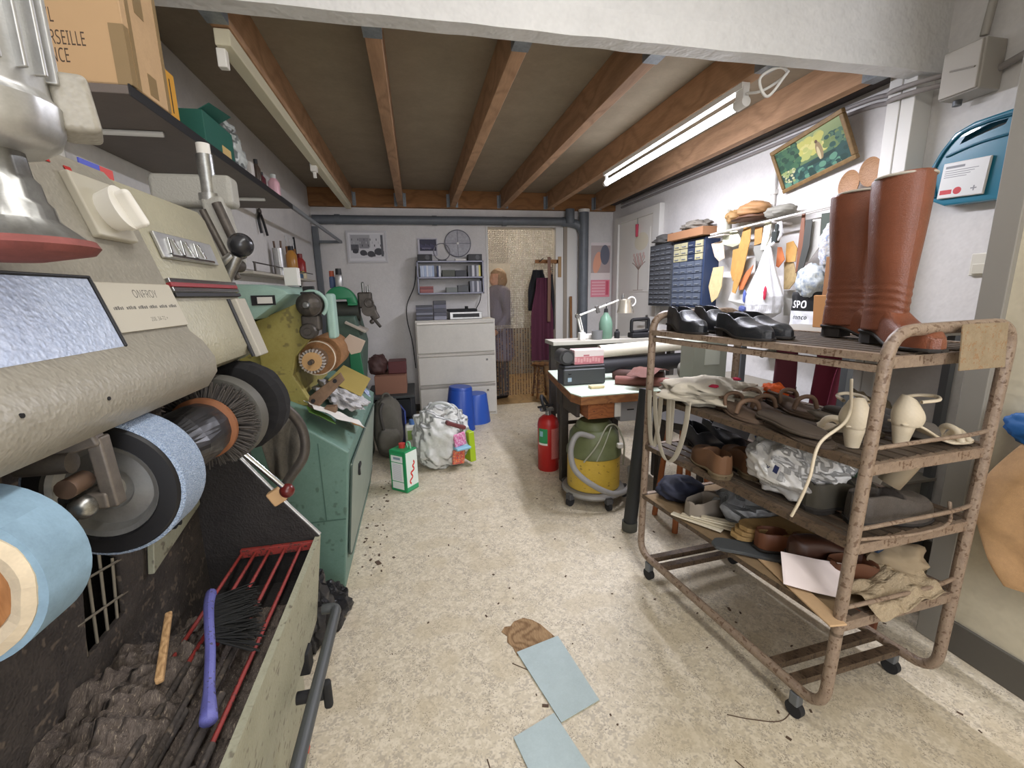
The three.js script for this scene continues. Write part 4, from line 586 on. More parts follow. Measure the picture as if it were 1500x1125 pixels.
framed('framed_photograph', 'wide black and white street photograph in pale frame', 'picture', -0.66, -0.255, 1.645, 1.965, BZ + 0.002, 0.02, mat(0xc9c7c9, 0.4), (c, w, h) => {
  c.fillStyle = '#d4d3d6'; c.fillRect(0, 0, w, h); c.fillStyle = '#a9a8ac'; c.fillRect(w * 0.08, h * 0.1, w * 0.5, h * 0.42); c.fillStyle = '#8d8c91'; c.fillRect(w * 0.3, h * 0.2, w * 0.25, h * 0.35); c.fillStyle = '#5b5a60'; c.fillRect(w * 0.08, h * 0.42, w * 0.2, h * 0.2); for (let i = 0; i < 16; i++) { c.fillStyle = ['#6f6e73', '#bdbcc0', '#4a4a4f'][i % 3]; c.fillRect(w * (0.1 + 0.053 * i), h * (0.22 + 0.1 * ((i * 7) % 3)), w * 0.025, h * 0.07); }
  c.fillStyle = '#3f3f45'; for (const [x, y, s] of [[0.12, 0.62, 1], [0.32, 0.68, 1.2], [0.52, 0.72, 1.3], [0.72, 0.64, 1.5]]) { c.beginPath(); c.ellipse(w * (x + 0.07), h * (y + 0.02), w * 0.075 * s, h * 0.08 * s, 0, 0, 7); c.fill(); c.fillRect(w * x, h * y, w * 0.14 * s, h * 0.08 * s); } c.fillStyle = '#55555b'; c.fillRect(w * 0.86, h * 0.1, w * 0.06, h * 0.72); c.fillStyle = '#e3e2e4'; c.fillRect(0, h * 0.88, w, h * 0.12); c.fillRect(0, 0, w * 0.05, h); c.fillRect(0, 0, w, h * 0.07); c.fillRect(w * 0.95, 0, w * 0.05, h); });
framed('framed_print', 'small dark blue night print in pale frame', 'picture', 0.06, 0.27, 1.715, 1.895, BZ + 0.002, 0.012, mat(0xbfbcc4, 0.4), (c, w, h) => { c.fillStyle = '#cfcdd4'; c.fillRect(0, 0, w, h); c.fillStyle = '#2c2a42'; c.fillRect(w * 0.08, h * 0.04, w * 0.88, h * 0.7); c.fillStyle = '#55527a'; for (let i = 0; i < 12; i++) c.fillRect(w * (0.1 + 0.07 * i), h * (0.3 + 0.04 * ((i * 5) % 4)), w * 0.03, h * 0.25); c.fillStyle = '#8f8ca0'; c.fillRect(w * 0.2, h * 0.55, w * 0.5, h * 0.05); }, 256);
{ const t = thing('wall_clock', 'round grey glass wall disc with fine spokes above the media shelf', 'clock'); const cx = 0.49, cy = 1.842, z = BZ + 0.004; part(t, 'dial', [cyl(0.14, 0.14, 0.012, cx, cy, z + 0.006, Math.PI / 2, 0, 0, 40)], mot(0x8e8c94, 0xa9a7ad, { m: 0.2, sd: 301, con: 1.6 }, 0.3)); part(t, 'rim', [tor(0.14, 0.005, cx, cy, z + 0.012)], mat(0x6f6d76, 0.4)); for (let i = 0; i < 4; i++) part(t, 'spoke', [rbox(0.135, 0.005, 0.003, 0.001, cx + 0.068 * Math.cos(i * 1.571), cy + 0.068 * Math.sin(i * 1.571), z + 0.014, 0, 0, i * 1.571)], mat(0x65636b, 0.4)); part(t, 'hub', [cyl(0.012, 0.012, 0.008, cx, cy, z + 0.016, Math.PI / 2)], M.white); }
{ const t = thing('media_shelf', 'two tier grey metal wall shelf above the filing cabinet', 'shelf'); const g = mat(0x7e7f8c, 0.4, { metalness: 0.3 }); const zf = -4.84; for (const y of [1.305, 1.468, 1.632]) part(t, 'board', [ext(0.035, 0.735, y, y + 0.016, BZ + 0.002, zf, 0.002)], g); for (const x of [0.035, 0.72]) part(t, 'side', [ext(x, x + 0.015, 1.305, 1.648, BZ + 0.002, zf, 0.002)], g); }
const bookRow = (x0, n, w, h, y, z, cols, label, cat, grp, name) => { let x = x0; for (let i = 0; i < n; i++) { const ww = w * (0.8 + 0.4 * ((i * 7) % 5) / 5), hh = h * (0.93 + 0.07 * ((i * 3) % 3) / 2); const t = solo(name, Array.isArray(label) ? label[i % label.length] : label, cat, [ext(x, x + ww - 0.001, y, y + hh, z - 0.12, z, 0.001)], mat(cols[i % cols.length], 0.5), grp); x += ww; } };
bookRow(0.07, 7, 0.022, 0.125, 1.485, -4.86, [0xb9c6dd, 0xc9d3e4, 0xa9b9d6, 0xd6dbe6], ['end', 'second', 'third', 'fourth', 'fifth', 'sixth', 'last'].map(q => q === 'end' ? 'pale blue disc case touching the shelf side' : q === 'last' ? 'pale blue disc case touching the dark blue book' : `${q} pale blue disc case from the shelf side`), 'case', 'disc cases on the upper tier', 'disc_case');
bookRow(0.245, 2, 0.02, 0.12, 1.485, -4.86, [0x3f4a6e, 0xdfe2e6], ['dark blue book beside pale disc cases', 'white book beside dark blue book'], 'book', null, 'book');
bookRow(0.57, 6, 0.024, 0.125, 1.485, -4.86, [0x6d6f74, 0x55565d, 0xd0d0d6, 0x60616a, 0xb7b8be, 0xd9cf6a], ['dark grey book on the upper tier', 'charcoal book on the upper tier', 'white book between dark ones on the upper tier', 'slate book on the upper tier', 'light grey book beside the yellow book', 'yellow book at the upper tier end'], 'book', null, 'book');
bookRow(0.585, 5, 0.026, 0.125, 1.322, -4.86, [0x6b6d78, 0xa9abb5, 0x60626c, 0xc9cad0, 0x777984], ['slate book on the lower tier', 'silver book on the lower tier', 'charcoal book on the lower tier', 'white book on the lower tier', 'blue-grey book at the lower tier end'], 'book', null, 'book');
for (let i = 0; i < 4; i++) solo('red_case', `${['lowest', 'second lowest', 'second topmost', 'topmost'][i]} flat red brown case in the stack on the lower tier`, 'case', [ext(0.055, 0.195, 1.322 + i * 0.017, 1.338 + i * 0.017, -4.98, -4.86 + 0.004 * (i % 2), 0.001)], mat([0x9a5a58, 0xb06f6a, 0x87504f][i % 3], 0.5), 'red cases on the lower tier');
solo('dark_case', 'olive dark case on the upper tier', 'case', [ext(0.295, 0.43, 1.485, 1.555, -4.98, -4.86, 0.003)], mat(0x4c4f45, 0.5)); solo('dark_case', 'black case beside olive case on the upper tier', 'case', [ext(0.434, 0.555, 1.485, 1.55, -4.98, -4.86, 0.003)], mat(0x33343a, 0.5));
solo('cable_box', 'low grey set top box on the lower tier', 'box', [ext(0.33, 0.45, 1.322, 1.375, -4.98, -4.87, 0.003)], mat(0x777c78, 0.5)); solo('cable_box', 'taller charcoal set top box beside low grey one', 'box', [ext(0.455, 0.57, 1.322, 1.395, -4.98, -4.87, 0.003)], mat(0x55585a, 0.5));
{ const sp = (x, label) => { const t = thing('speaker', label, 'speaker'); part(t, 'cabinet', [ext(x, x + 0.15, 1.649, 1.715, -4.99, -4.86, 0.004)], M.black); part(t, 'driver', [cyl(0.024, 0.024, 0.006, x + 0.1, 1.682, -4.858, Math.PI / 2)], mat(0x3a3a3e, 0.4)); }; sp(0.05, 'black speaker on shelf top beneath the dark print'); sp(0.575, 'black speaker on shelf top beneath the round clock'); }
{ const t = thing('headphones', 'thin ring headband standing on media shelf top', 'headphones'); part(t, 'headband', [tor(0.085, 0.005, 0.305, 1.742, -4.9)], mat(0x77757c, 0.4)); part(t, 'foot', [ext(0.26, 0.35, 1.649, 1.66, -4.93, -4.88, 0.003)], M.black); }
solo('white_case', 'flat white case on media shelf top', 'case', [ext(0.44, 0.555, 1.649, 1.668, -4.97, -4.87, 0.002)], M.paper);
// ---------------------------------------------------------------- filing cabinet
{
  const t = thing('filing_cabinet', 'wide cream steel filing cabinet with three drawers', 'cabinet'); const cm = mot(0xc9c4b8, 0xd0ccc1, { m: 1, sd: 310, con: 1.1, grain: 3 }, 0.5);
  part(t, 'body', [ext(-0.018, 0.808, 0, 1.043, -5.03, -4.66, 0.004)], cm);
  for (const [y0, y1] of [[0.705, 1.03], [0.37, 0.695], [0.035, 0.36]]) { const d = part(t, 'drawer', [ext(-0.005, 0.795, y0, y1 - 0.035, -4.664, -4.642, 0.003)], cm); part(d, 'grip_rail', [ext(-0.005, 0.795, y1 - 0.03, y1 - 0.004, -4.664, -4.648, 0.003)], mat(0xb3aea6, 0.35, { metalness: 0.5 }), 'metal grip rail'); if (y0 < 0.1 || y0 < 0.5) part(d, 'lock', [cyl(0.012, 0.012, 0.006, 0.71, y1 - 0.08, -4.641, Math.PI / 2, 0, 0, 12)], M.steel); }
}
for (let i = 0; i < 13; i++) solo('disc_box', `${['lowest', 'second lowest', 'third lowest', 'fourth lowest', 'fifth lowest', 'sixth lowest', 'second topmost', 'topmost'][i < 8 ? i : i === 12 ? 7 : i - 8]} flat disc box of the ${i < 8 ? 'low wide' : 'tall narrow'} stack on the cabinet`, 'case', [i < 8 ? ext(0.0, 0.17, 1.044 + i * 0.019, 1.062 + i * 0.019, -4.86, -4.7 + 0.006 * (i % 3), 0.001) : ext(0.18, 0.31, 1.044 + (i - 8) * 0.039, 1.082 + (i - 8) * 0.039, -4.86, -4.71 + 0.005 * (i % 2), 0.001)], mat([0x3c3d4b, 0x5b5c6d, 0x33333c, 0x8b8c9a, 0x484958][i % 5], 0.4), i < 8 ? 'disc boxes in the wide stack' : 'disc boxes in the narrow stack');
{ const t = thing('disc_player', 'silver and black disc player on filing cabinet', 'player'); part(t, 'case', [ext(0.345, 0.685, 1.044, 1.118, -4.98, -4.72, 0.004)], M.alu); part(t, 'front', [ext(0.375, 0.655, 1.062, 1.1, -4.722, -4.717, 0.002)], M.black); part(t, 'amplifier', [ext(0.33, 0.64, 1.12, 1.145, -4.98, -4.76, 0.004)], M.blackM); part(t, 'knob', [cyl(0.018, 0.018, 0.03, 0.53, 1.16, -4.8)], M.blackM); }
for (const [P, l] of [[[[0.03, 1.6, -4.95], [0.0, 1.4, -5.0], [-0.09, 1.2, -5.03], [-0.1, 1.05, -5.03], [-0.06, 0.8, -5.02], [-0.04, 0.5, -5.02]], 'thin black cable hanging down left of the filing cabinet'], [[[0.72, 1.31, -4.98], [0.7, 1.22, -4.97], [0.66, 1.15, -4.95], [0.645, 1.13, -4.9]], 'thin black cable from shelf down to disc player']]) solo('cable', l, 'cable', [tube(P, 0.005, 40, 6)], M.blackM);

// ---------------------------------------------------------------- floor things by the cabinet
{ const t = thing('low_stand', 'low black stand beside the filing cabinet', 'stand'); part(t, 'top', [ext(-0.5, -0.06, 0.36, 0.385, -4.75, -4.15, 0.004)], mat(0x3a3d3c, 0.6)); for (const [x, z] of [[-0.48, -4.18], [-0.08, -4.18], [-0.48, -4.72], [-0.08, -4.72]]) part(t, 'leg', [ext(x - 0.015, x + 0.015, 0, 0.36, z - 0.015, z + 0.015)], mat(0x26282b, 0.6)); part(t, 'shelf', [ext(-0.5, -0.06, 0.12, 0.135, -4.75, -4.15, 0.003)], mat(0x26282b, 0.6)); }
solo('shoe_carton', 'brown cardboard shoe carton on low black stand', 'box', [ext(-0.42, -0.13, 0.386, 0.56, -4.62, -4.25, 0.003)], mat(0x8d6450, 0.8)); solo('leather_case', 'dark red leather case on shoe carton', 'case', [rbox(0.17, 0.12, 0.22, 0.01, -0.21, 0.622, -4.45)], mat(0x5b2a2a, 0.5, { bump: 'leather', bs: 0.001 }));
solo('leather_bag', 'slouched brown leather bag on shoe carton', 'bag', [lump(0.085, 0.1, 0.11, -0.39, 0.645, -4.42, { amp: 0.25, fr: 2, sd: 3, flat: -0.8, sq: 0.8 })], mat(0x4a302c, 0.5, { bump: 'leather', bs: 0.001 })); solo('toolbox', 'black toolbox under low stand', 'box', [rbox(0.34, 0.2, 0.3, 0.02, -0.27, 0.236, -4.4)], mat(0x25282c, 0.5));
{ const t = thing('backpack', 'drooping olive grey backpack beside the green machine', 'backpack'); const m = mot(0x6a665c, 0x5c584f, { m: 0.3, sd: 320 }, 0.9, { bump: 'fabric', bs: 0.002 }); part(t, 'body', [lump(0.115, 0.25, 0.12, -0.28, 0.25, -3.62, { amp: 0.12, fr: 2, sd: 5, flat: -0.98, sq: 0.75 })], m); part(t, 'pocket', [lump(0.09, 0.1, 0.05, -0.27, 0.17, -3.5, { amp: 0.1, fr: 2, sd: 8, sq: 0.7 })], m); part(t, 'strap', [tube([[-0.3, 0.47, -3.53], [-0.32, 0.42, -3.49], [-0.31, 0.3, -3.48], [-0.3, 0.24, -3.49]], 0.012, 20)], mat(0x3f3c37, 0.8)); part(t, 'handle', [tor(0.03, 0.008, -0.28, 0.5, -3.62, 0, 0.4, 0, 3.2)], m); }
{ const t = thing('solvent_tin', 'green and white rectangular solvent tin with red cap', 'tin'); const x0 = -0.215, x1 = -0.075, z0 = -2.88, z1 = -3.0; part(t, 'body', [ext(x0, x1, 0, 0.29, z1, z0, 0.006)], mat(0x1f8f55, 0.4));
  const tx = canvasTex(256, 512, (c, w, h) => { c.fillStyle = '#e9ecea'; c.fillRect(0, 0, w, h); c.fillStyle = '#2f9a62'; c.fillRect(0, 0, w, h * 0.06); c.fillRect(0, h * 0.24, w, h * 0.02); c.fillRect(0, h * 0.78, w, h * 0.02); c.fillStyle = '#c9c3d6'; for (let i = 0; i < 16; i++) c.fillRect(w * 0.1, h * (0.3 + i * 0.029), w * 0.75, h * 0.012); c.fillStyle = '#8b98a9'; c.fillRect(w * 0.2, h * 0.1, w * 0.6, h * 0.07); });
  const g = new THREE.PlaneGeometry(0.1, 0.25); g.translate((x0 + x1) / 2 - 0.004, 0.145, z0 + 0.001); part(t, 'label', [g], mat(null, 0.5, { map: tx }));
  const tx2 = canvasTex(256, 512, (c, w, h) => { c.fillStyle = '#dfeae0'; c.fillRect(0, 0, w, h); c.fillStyle = '#3aa56e'; c.fillRect(0, h * 0.9, w, h * 0.1); c.save(); c.translate(w * 0.5, h * 0.55); c.rotate(-1.2); c.fillStyle = '#d2332c'; c.lineWidth = 26; c.strokeStyle = '#d2332c'; c.beginPath(); c.moveTo(-150, 20); c.bezierCurveTo(-110, -90, -70, 90, -30, -10); c.bezierCurveTo(0, -80, 30, 90, 70, 0); c.bezierCurveTo(90, -50, 120, 60, 150, -20); c.stroke(); c.restore(); });
  const g2 = new THREE.PlaneGeometry(0.11, 0.27); g2.rotateY(Math.PI / 2); g2.translate(x1 + 0.001, 0.145, (z0 + z1) / 2); part(t, 'label', [g2], mat(null, 0.5, { map: tx2 })); part(t, 'cap', [cyl(0.022, 0.022, 0.03, -0.16, 0.305, -2.95)], mat(0xc23b34, 0.4), 'red cap'); part(t, 'handle', [tube([[-0.13, 0.29, -2.97], [-0.13, 0.325, -2.965], [-0.1, 0.33, -2.96], [-0.09, 0.29, -2.955]], 0.006, 18)], mat(0x7cc49a, 0.4)); turned.push([t, -0.7]); }
{ const t = thing('blue_bin', 'taller overturned blue plastic bin against the filing cabinet', 'bin'); const P = [[0, 0], [0.105, 0], [0.112, 0.01], [0.15, 0.41], [0.155, 0.42], [0.148, 0.42], [0.113, 0.02], [0, 0.018]]; const pl = mat(0x2149a0, 0.4); part(t, 'shell', [lathe(P, 0.375, 0.43, -4.2, Math.PI, 0, 0.06)], pl); }
{ const t = thing('blue_bin', 'lower overturned blue plastic bin beside cabinet', 'bin'); part(t, 'shell', [lathe([[0, 0.3], [0.11, 0.3], [0.118, 0.29], [0.15, 0], [0.145, 0], [0.11, 0.28], [0, 0.285]], 0.545, 0.0, -4.44)], mat(0x2b55ad, 0.4)); }
{ const t = thing('shopping_bag', 'bulging clear and white carrier bag full of packets', 'bag'); const x = 0.13, z = -3.32;
  part(t, 'bag', [lump(0.21, 0.25, 0.17, x, 0.225, z, { amp: 0.16, fr: 3, sd: 21, flat: -0.9, seg: 84, sq: 0.82 })], mot(0xe4e5e1, 0xd0d1ce, { m: 0.2, sd: 330, con: 1.8 }, 0.35, { bump: 'crumple', bs: 0.008 }), 'crinkled white plastic');
  const pk = (n, w, h, d, px, py, pz, ry, rz, m) => part(t, n, [rbox(w, h, d, 0.008, px, py, pz, 0, ry, rz)], m);
  pk('packet', 0.10, 0.10, 0.02, x + 0.13, 0.24, z + 0.15, 0.5, 0.1, mot(0xd05a92, 0xe9c6d6, { m: 0.06, sd: 331, con: 3 }, 0.5)); pk('packet', 0.1, 0.11, 0.02, x + 0.115, 0.11, z + 0.165, 0.4, -0.1, mot(0xd24538, 0xf0a060, { m: 0.07, sd: 332, con: 3, c: 0x3c3c80, cth: 0.6 }, 0.5)); pk('packet', 0.05, 0.24, 0.12, x + 0.205, 0.16, z + 0.06, 0.4, 0.05, mat(0xa7c428, 0.45)); pk('packet', 0.12, 0.02, 0.1, x + 0.14, 0.178, z + 0.15, 0.4, 0, mat(0x8fc3d8, 0.5)); pk('packet', 0.14, 0.05, 0.14, x + 0.06, 0.42, z + 0.02, 0.2, 0.3, mat(0x8f8c86, 0.6)); pk('packet', 0.16, 0.03, 0.08, x + 0.1, 0.35, z + 0.12, 0.3, -0.4, mat(0x6d3535, 0.6));
  part(t, 'handles', [tube([[x - 0.1, 0.43, z], [x - 0.04, 0.5, z + 0.04], [x + 0.05, 0.5, z + 0.06], [x + 0.14, 0.42, z + 0.05]], 0.012, 24), tube([[x + 0.02, 0.45, z - 0.05], [x + 0.1, 0.47, z], [x + 0.17, 0.38, z + 0.06]], 0.01, 20)], mat(0xc9ccca, 0.35)); }
{ const t = thing('detergent_jug', 'white and green plastic jug behind solvent tin', 'jug'); part(t, 'body', [rbox(0.12, 0.24, 0.1, 0.02, -0.09, 0.12, -3.68)], mat(0xdedfd4, 0.4)); part(t, 'label', [ext(-0.13, -0.05, 0.12, 0.2, -3.629, -3.627)], mat(0x8fae5b, 0.5)); part(t, 'neck', [cyl(0.025, 0.022, 0.04, -0.09, 0.26, -3.68)], mat(0x5a7fb8, 0.4)); }
solo('blue_folder', 'blue folder standing between backpack and jug', 'folder', [box(0.012, 0.34, 0.26, -0.17, 0.17, -3.88, 0, 0.2, 0.0)], mat(0x3d4f93, 0.5));

// ---------------------------------------------------------------- bead curtain, clothes and the person in the doorway
{
  const z = -5.09, beads = []; seed = 31;
  const low = x => x < 1.06 ? 9 : x < 1.25 ? lerp(1.22, 1.15, (x - 1.06) / 0.19) : x < 1.33 ? lerp(1.1, 0.86, (x - 1.25) / 0.08) : x < 1.43 ? 0.84 : lerp(1.0, 1.72, (x - 1.43) / 0.16);
  const strand = []; for (let x = 0.835; x < 1.59; x += 0.0165) strand.push(x);
  const cols = { w: [0xe2ddcd, 0xd3ccb8, 0xefeadd], b: [0x8c6a45, 0x6d4f37, 0x4c3a33, 0x9d7d52, 0x5a4244], g: [0xb9b1a2, 0xa79d8c] };
  for (const x of strand) for (let y = 2.0; y > 0.1; y -= 0.021) {
    const her = x < 1.07 && y < 1.63 && y > 0.93; if (her) continue; if (y < 0.9 && x < 1.35 && Math.floor(x * 60) % 2) continue; let k = y > low(x) ? 'w' : y > 0.9 && x < 1.07 ? 'g' : 'b'; if (x > 1.43 && y < low(x)) k = 'b'; if (k === 'b' && y > 0.9 && x < 1.3) k = 'w';
    beads.push([x + 0.003 * Math.sin(y * 5 + x * 40), y, z + rr(-0.003, 0.003), cols[k][Math.floor(rnd() * cols[k].length)]]);
  }
  const im = new THREE.InstancedMesh(new THREE.CapsuleGeometry(0.0055, 0.008, 3, 6), mat(0xffffff, 0.5), beads.length); const mm = new THREE.Matrix4(), cc = new THREE.Color();
  beads.forEach((b, i) => { mm.makeTranslation(b[0], b[1], b[2]); im.setMatrixAt(i, mm); im.setColorAt(i, cc.setHex(b[3])); }); im.castShadow = im.receiveShadow = true;
  im.name = 'bead_curtain'; im.userData = { kind: 'stuff', label: 'white and brown bead curtain hanging in the back doorway', category: 'curtain' }; scene.add(im);
  const t = thing('curtain_rail', 'thin rail holding the bead strings in the doorway', 'rail'); part(t, 'rail', [ext(0.825, 1.595, 2.0, 2.018, z - 0.01, z + 0.01, 0.002)], mat(0xb8ac96, 0.6)); part(t, 'strings', strand.map(x => rod([x, 0.1, z], [x, 2.0, z], 0.0009, 4)), mat(0xcfc6b4, 0.8)).userData.kind = 'stuff';
}
function clothHang(w, h, fold, amp, taper, sd, nU = 40, nV = 24, th = 0.003) { return surf((u, v) => { const k = lerp(taper, 1, smooth(0, 0.5, v)); return [(u - 0.5) * w * k, -v * h, amp * Math.sin(u * fold + sd) * (0.4 + 0.6 * v) + amp * N3(u * 4 + sd, v * 3, sd)]; }, nU, nV, th); }
solo('maroon_apron', 'long maroon work apron hanging beside the doorway', 'apron', [place(clothHang(0.27, 0.92, 16, 0.02, 0.5, 2), 1.385, 1.46, -4.85)], mat(0x4f1f33, 0.85, { bump: 'fabric', bs: 0.001 }));
solo('dark_jacket', 'black jacket hanging behind the maroon apron', 'jacket', [place(clothHang(0.22, 0.45, 10, 0.03, 0.5, 5), 1.36, 1.55, -4.93), place(clothHang(0.1, 0.62, 9, 0.02, 0.6, 7), 1.5, 1.5, -4.92)], mat(0x1f1f22, 0.85, { bump: 'fabric', bs: 0.001 }));
solo('leather_strap', 'brown leather strap hanging over maroon apron', 'strap', [place(surf((u, v) => [(u - 0.5) * 0.035, -v * 0.7, 0.01 * Math.sin(v * 5)], 4, 20, 0.003), 1.45, 1.68, -4.8)], mat(0x6d4c3a, 0.6));
{ const t = thing('coat_hook', 'small wooden coat hook rail on door casing', 'hook'); part(t, 'rail', [ext(1.33, 1.6, 1.62, 1.66, BZ + 0.1, BZ + 0.12, 0.003)], M.ledger); for (const x of [1.38, 1.47]) part(t, 'hook', [rod([x, 1.64, BZ + 0.12], [x, 1.66, BZ + 0.26], 0.006)], M.iron); part(t, 'arm', [ext(1.58, 1.6, 1.62, 1.66, BZ + 0.02, BZ + 0.12)], M.ledger); }
solo('wooden_stool', 'brown turned wooden stool standing inside the doorway', 'stool', [cyl(0.13, 0.12, 0.03, 1.5, 0.42, -5.3), ...[0, 1, 2, 3].map(i => rod([1.5 + 0.13 * Math.cos(i * 1.57 + 0.7), 0, -5.3 + 0.13 * Math.sin(i * 1.57 + 0.7)], [1.5 + 0.08 * Math.cos(i * 1.57 + 0.7), 0.41, -5.3 + 0.08 * Math.sin(i * 1.57 + 0.7)], 0.015))], M.ledger);
solo('leather_hides', 'rolled brown leather hides standing by the apron', 'leather', [cyl(0.03, 0.035, 0.55, 1.47, 0.275, -4.75, 0.08, 0, -0.06, 14), cyl(0.025, 0.03, 0.5, 1.41, 0.25, -4.7, -0.05, 0, 0.1, 14), cyl(0.03, 0.03, 0.46, 1.53, 0.23, -4.7, 0.03, 0, -0.1, 14)], mot(0x7c5c37, 0x5f452a, { m: 0.2, sd: 340 }, 0.7));
function field(lo, hi, cell, fn) { // surface of a signed distance function on a grid
  const sx = hi[0] - lo[0], sy = hi[1] - lo[1], sz = hi[2] - lo[2], S = Math.max(sx, sy, sz), n = Math.ceil(S / cell) + 4; const c = [(lo[0] + hi[0]) / 2, (lo[1] + hi[1]) / 2, (lo[2] + hi[2]) / 2], half = S / 2 + 2 * cell;
  const mc = new MarchingCubes(n, new THREE.MeshStandardMaterial(), false, false, 200000); mc.isolation = 0; const h = n / 2;
  for (let k = 0; k < n; k++) for (let j = 0; j < n; j++) for (let i = 0; i < n; i++) mc.field[k * n * n + j * n + i] = -fn((i - h) / h * half + c[0], (j - h) / h * half + c[1], (k - h) / h * half + c[2]);
  mc.update(); const cnt = mc.count; const g = new THREE.BufferGeometry(); const P = new Float32Array(cnt * 3); for (let i = 0; i < cnt * 3; i += 3) { P[i] = mc.positionArray[i] * half + c[0]; P[i + 1] = mc.positionArray[i + 1] * half + c[1]; P[i + 2] = mc.positionArray[i + 2] * half + c[2]; }
  g.setAttribute('position', new THREE.BufferAttribute(P, 3)); let m = mergeVertices(g, 1e-5); m.computeVertexNormals(); return m;
}
const smin = (a, b, k) => { const h = clamp(0.5 + 0.5 * (b - a) / k, 0, 1); return lerp(b, a, h) - k * h * (1 - h); };
function bones(list, k) { return (x, y, z) => { let d = 9; for (const [a, b, r0, r1] of list) { const bx = b[0] - a[0], by = b[1] - a[1], bz = b[2] - a[2]; const t = clamp(((x - a[0]) * bx + (y - a[1]) * by + (z - a[2]) * bz) / (bx * bx + by * by + bz * bz + 1e-9), 0, 1); const q = Math.hypot(x - a[0] - bx * t, y - a[1] - by * t, z - a[2] - bz * t) - lerp(r0, r1, t); d = smin(d, q, k); } return d; }; }
{ // person seen through the doorway: faces left, long lilac grey coat
  const t = local('person', 'person in lilac grey coat with reddish blond hair, in the back doorway', 'person', [1.0, 0, -5.48], 0.35); const skin = mat(0xc08d72, 0.6);
  const head = [[[0, 1.47, 0], [0, 1.505, 0], 0.078, 0.088], [[-0.035, 1.43, 0], [-0.045, 1.44, 0], 0.052, 0.05], [[0, 1.36, 0], [0, 1.44, 0], 0.052, 0.05], [[-0.092, 1.465, 0], [-0.1, 1.455, 0], 0.01, 0.013], [[-0.082, 1.425, -0.014], [-0.082, 1.425, 0.014], 0.011, 0.011], [[-0.078, 1.487, 0.032], [-0.08, 1.487, 0.03], 0.012, 0.012], [[-0.078, 1.487, -0.032], [-0.08, 1.487, -0.03], 0.012, 0.012], [[0.005, 1.465, 0.082], [0.01, 1.48, 0.084], 0.013, 0.015]];
  const limb = s => [[[0, 1.3, s * 0.15], [0.03, 1.06, s * 0.2], 0.05, 0.04], [[0.03, 1.06, s * 0.2], [-0.1, 0.88, s * 0.17], 0.038, 0.028], [[0.0, 0.85, s * 0.08], [0, 0.45, s * 0.09], 0.085, 0.055], [[0, 0.45, s * 0.09], [0.01, 0.09, s * 0.09], 0.052, 0.035], [[0.01, 0.05, s * 0.09], [-0.14, 0.035, s * 0.095], 0.04, 0.03]];
  const hand = s => { const o = [[[-0.1, 0.88, s * 0.17], [-0.15, 0.83, s * 0.165], 0.026, 0.03]]; for (let i = 0; i < 4; i++) { const dz = (i - 1.5) * 0.018; o.push([[-0.155, 0.825, s * 0.165 + dz], [-0.185 - 0.004 * i, 0.785, s * 0.165 + dz], 0.0095, 0.009]); o.push([[-0.185 - 0.004 * i, 0.785, s * 0.165 + dz], [-0.175, 0.758 + 0.004 * i, s * 0.165 + dz], 0.009, 0.008]); } o.push([[-0.125, 0.86, s * 0.165 - 0.026], [-0.165, 0.845, s * 0.165 - 0.04], 0.011, 0.009]); return o; };
  const body = bones([...head, [[0, 1.3, -0.1], [0, 1.3, 0.1], 0.075, 0.075], [[0, 1.28, 0], [0, 0.95, 0], 0.12, 0.11], ...limb(1), ...limb(-1)], 0.025), hands = bones([...hand(1), ...hand(-1)], 0.006);
  part(t, 'body', [field([-0.25, 0.0, -0.3], [0.2, 1.62, 0.3], 0.014, body), field([-0.24, 0.72, 0.1], [-0.06, 0.92, 0.24], 0.005, hands), field([-0.24, 0.72, -0.24], [-0.06, 0.92, -0.1], 0.005, hands)], skin);
  const coat = bones([[[0, 1.3, -0.11], [0, 1.3, 0.11], 0.092, 0.092], [[0, 1.28, 0], [0, 1.0, 0], 0.14, 0.13], [[0, 0.98, -0.05], [0.01, 0.55, -0.06], 0.14, 0.15], [[0, 0.98, 0.05], [0.01, 0.55, 0.06], 0.14, 0.15], ...[1, -1].flatMap(s => limb(s).slice(0, 2).map((b, i) => [b[0], b[1], b[2] + 0.022, b[3] + 0.02]))], 0.03);
  part(t, 'coat', [field([-0.25, 0.36, -0.32], [0.25, 1.45, 0.32], 0.014, (x, y, z) => Math.max(coat(x, y, z) + 0.006 * N3(x * 14, y * 9, z * 14), 0.48 - y))], mat(0x77717f, 0.9, { bump: 'fabric', bs: 0.001 }), 'lilac grey coat'); part(t, 'trousers', [field([-0.2, 0.05, -0.2], [0.2, 0.56, 0.2], 0.014, (x, y, z) => Math.max(bones([1, -1].map(s => [[0, 0.6, s * 0.08], [0.01, 0.1, s * 0.09], 0.075, 0.06]), 0.01)(x, y, z), 0.09 - y))], mat(0x33323a, 0.9));
  const hairF = bones([[[0.012, 1.5, 0], [0.03, 1.46, 0], 0.103, 0.092], [[0.02, 1.43, -0.03], [0.02, 1.43, 0.03], 0.07, 0.07]], 0.02); part(t, 'hair', [field([-0.15, 1.34, -0.16], [0.16, 1.64, 0.16], 0.008, (x, y, z) => Math.max(hairF(x, y, z) + 0.006 * N3(x * 30, y * 8, z * 30), -(x + 0.035 + 0.35 * Math.max(0, y - 1.53) * 0 + (y > 1.53 ? 0.05 : 0))))], mot(0x8a6a4c, 0x9c7a58, { m: 0.1, sd: 350 }, 0.7), 'reddish blond bob');
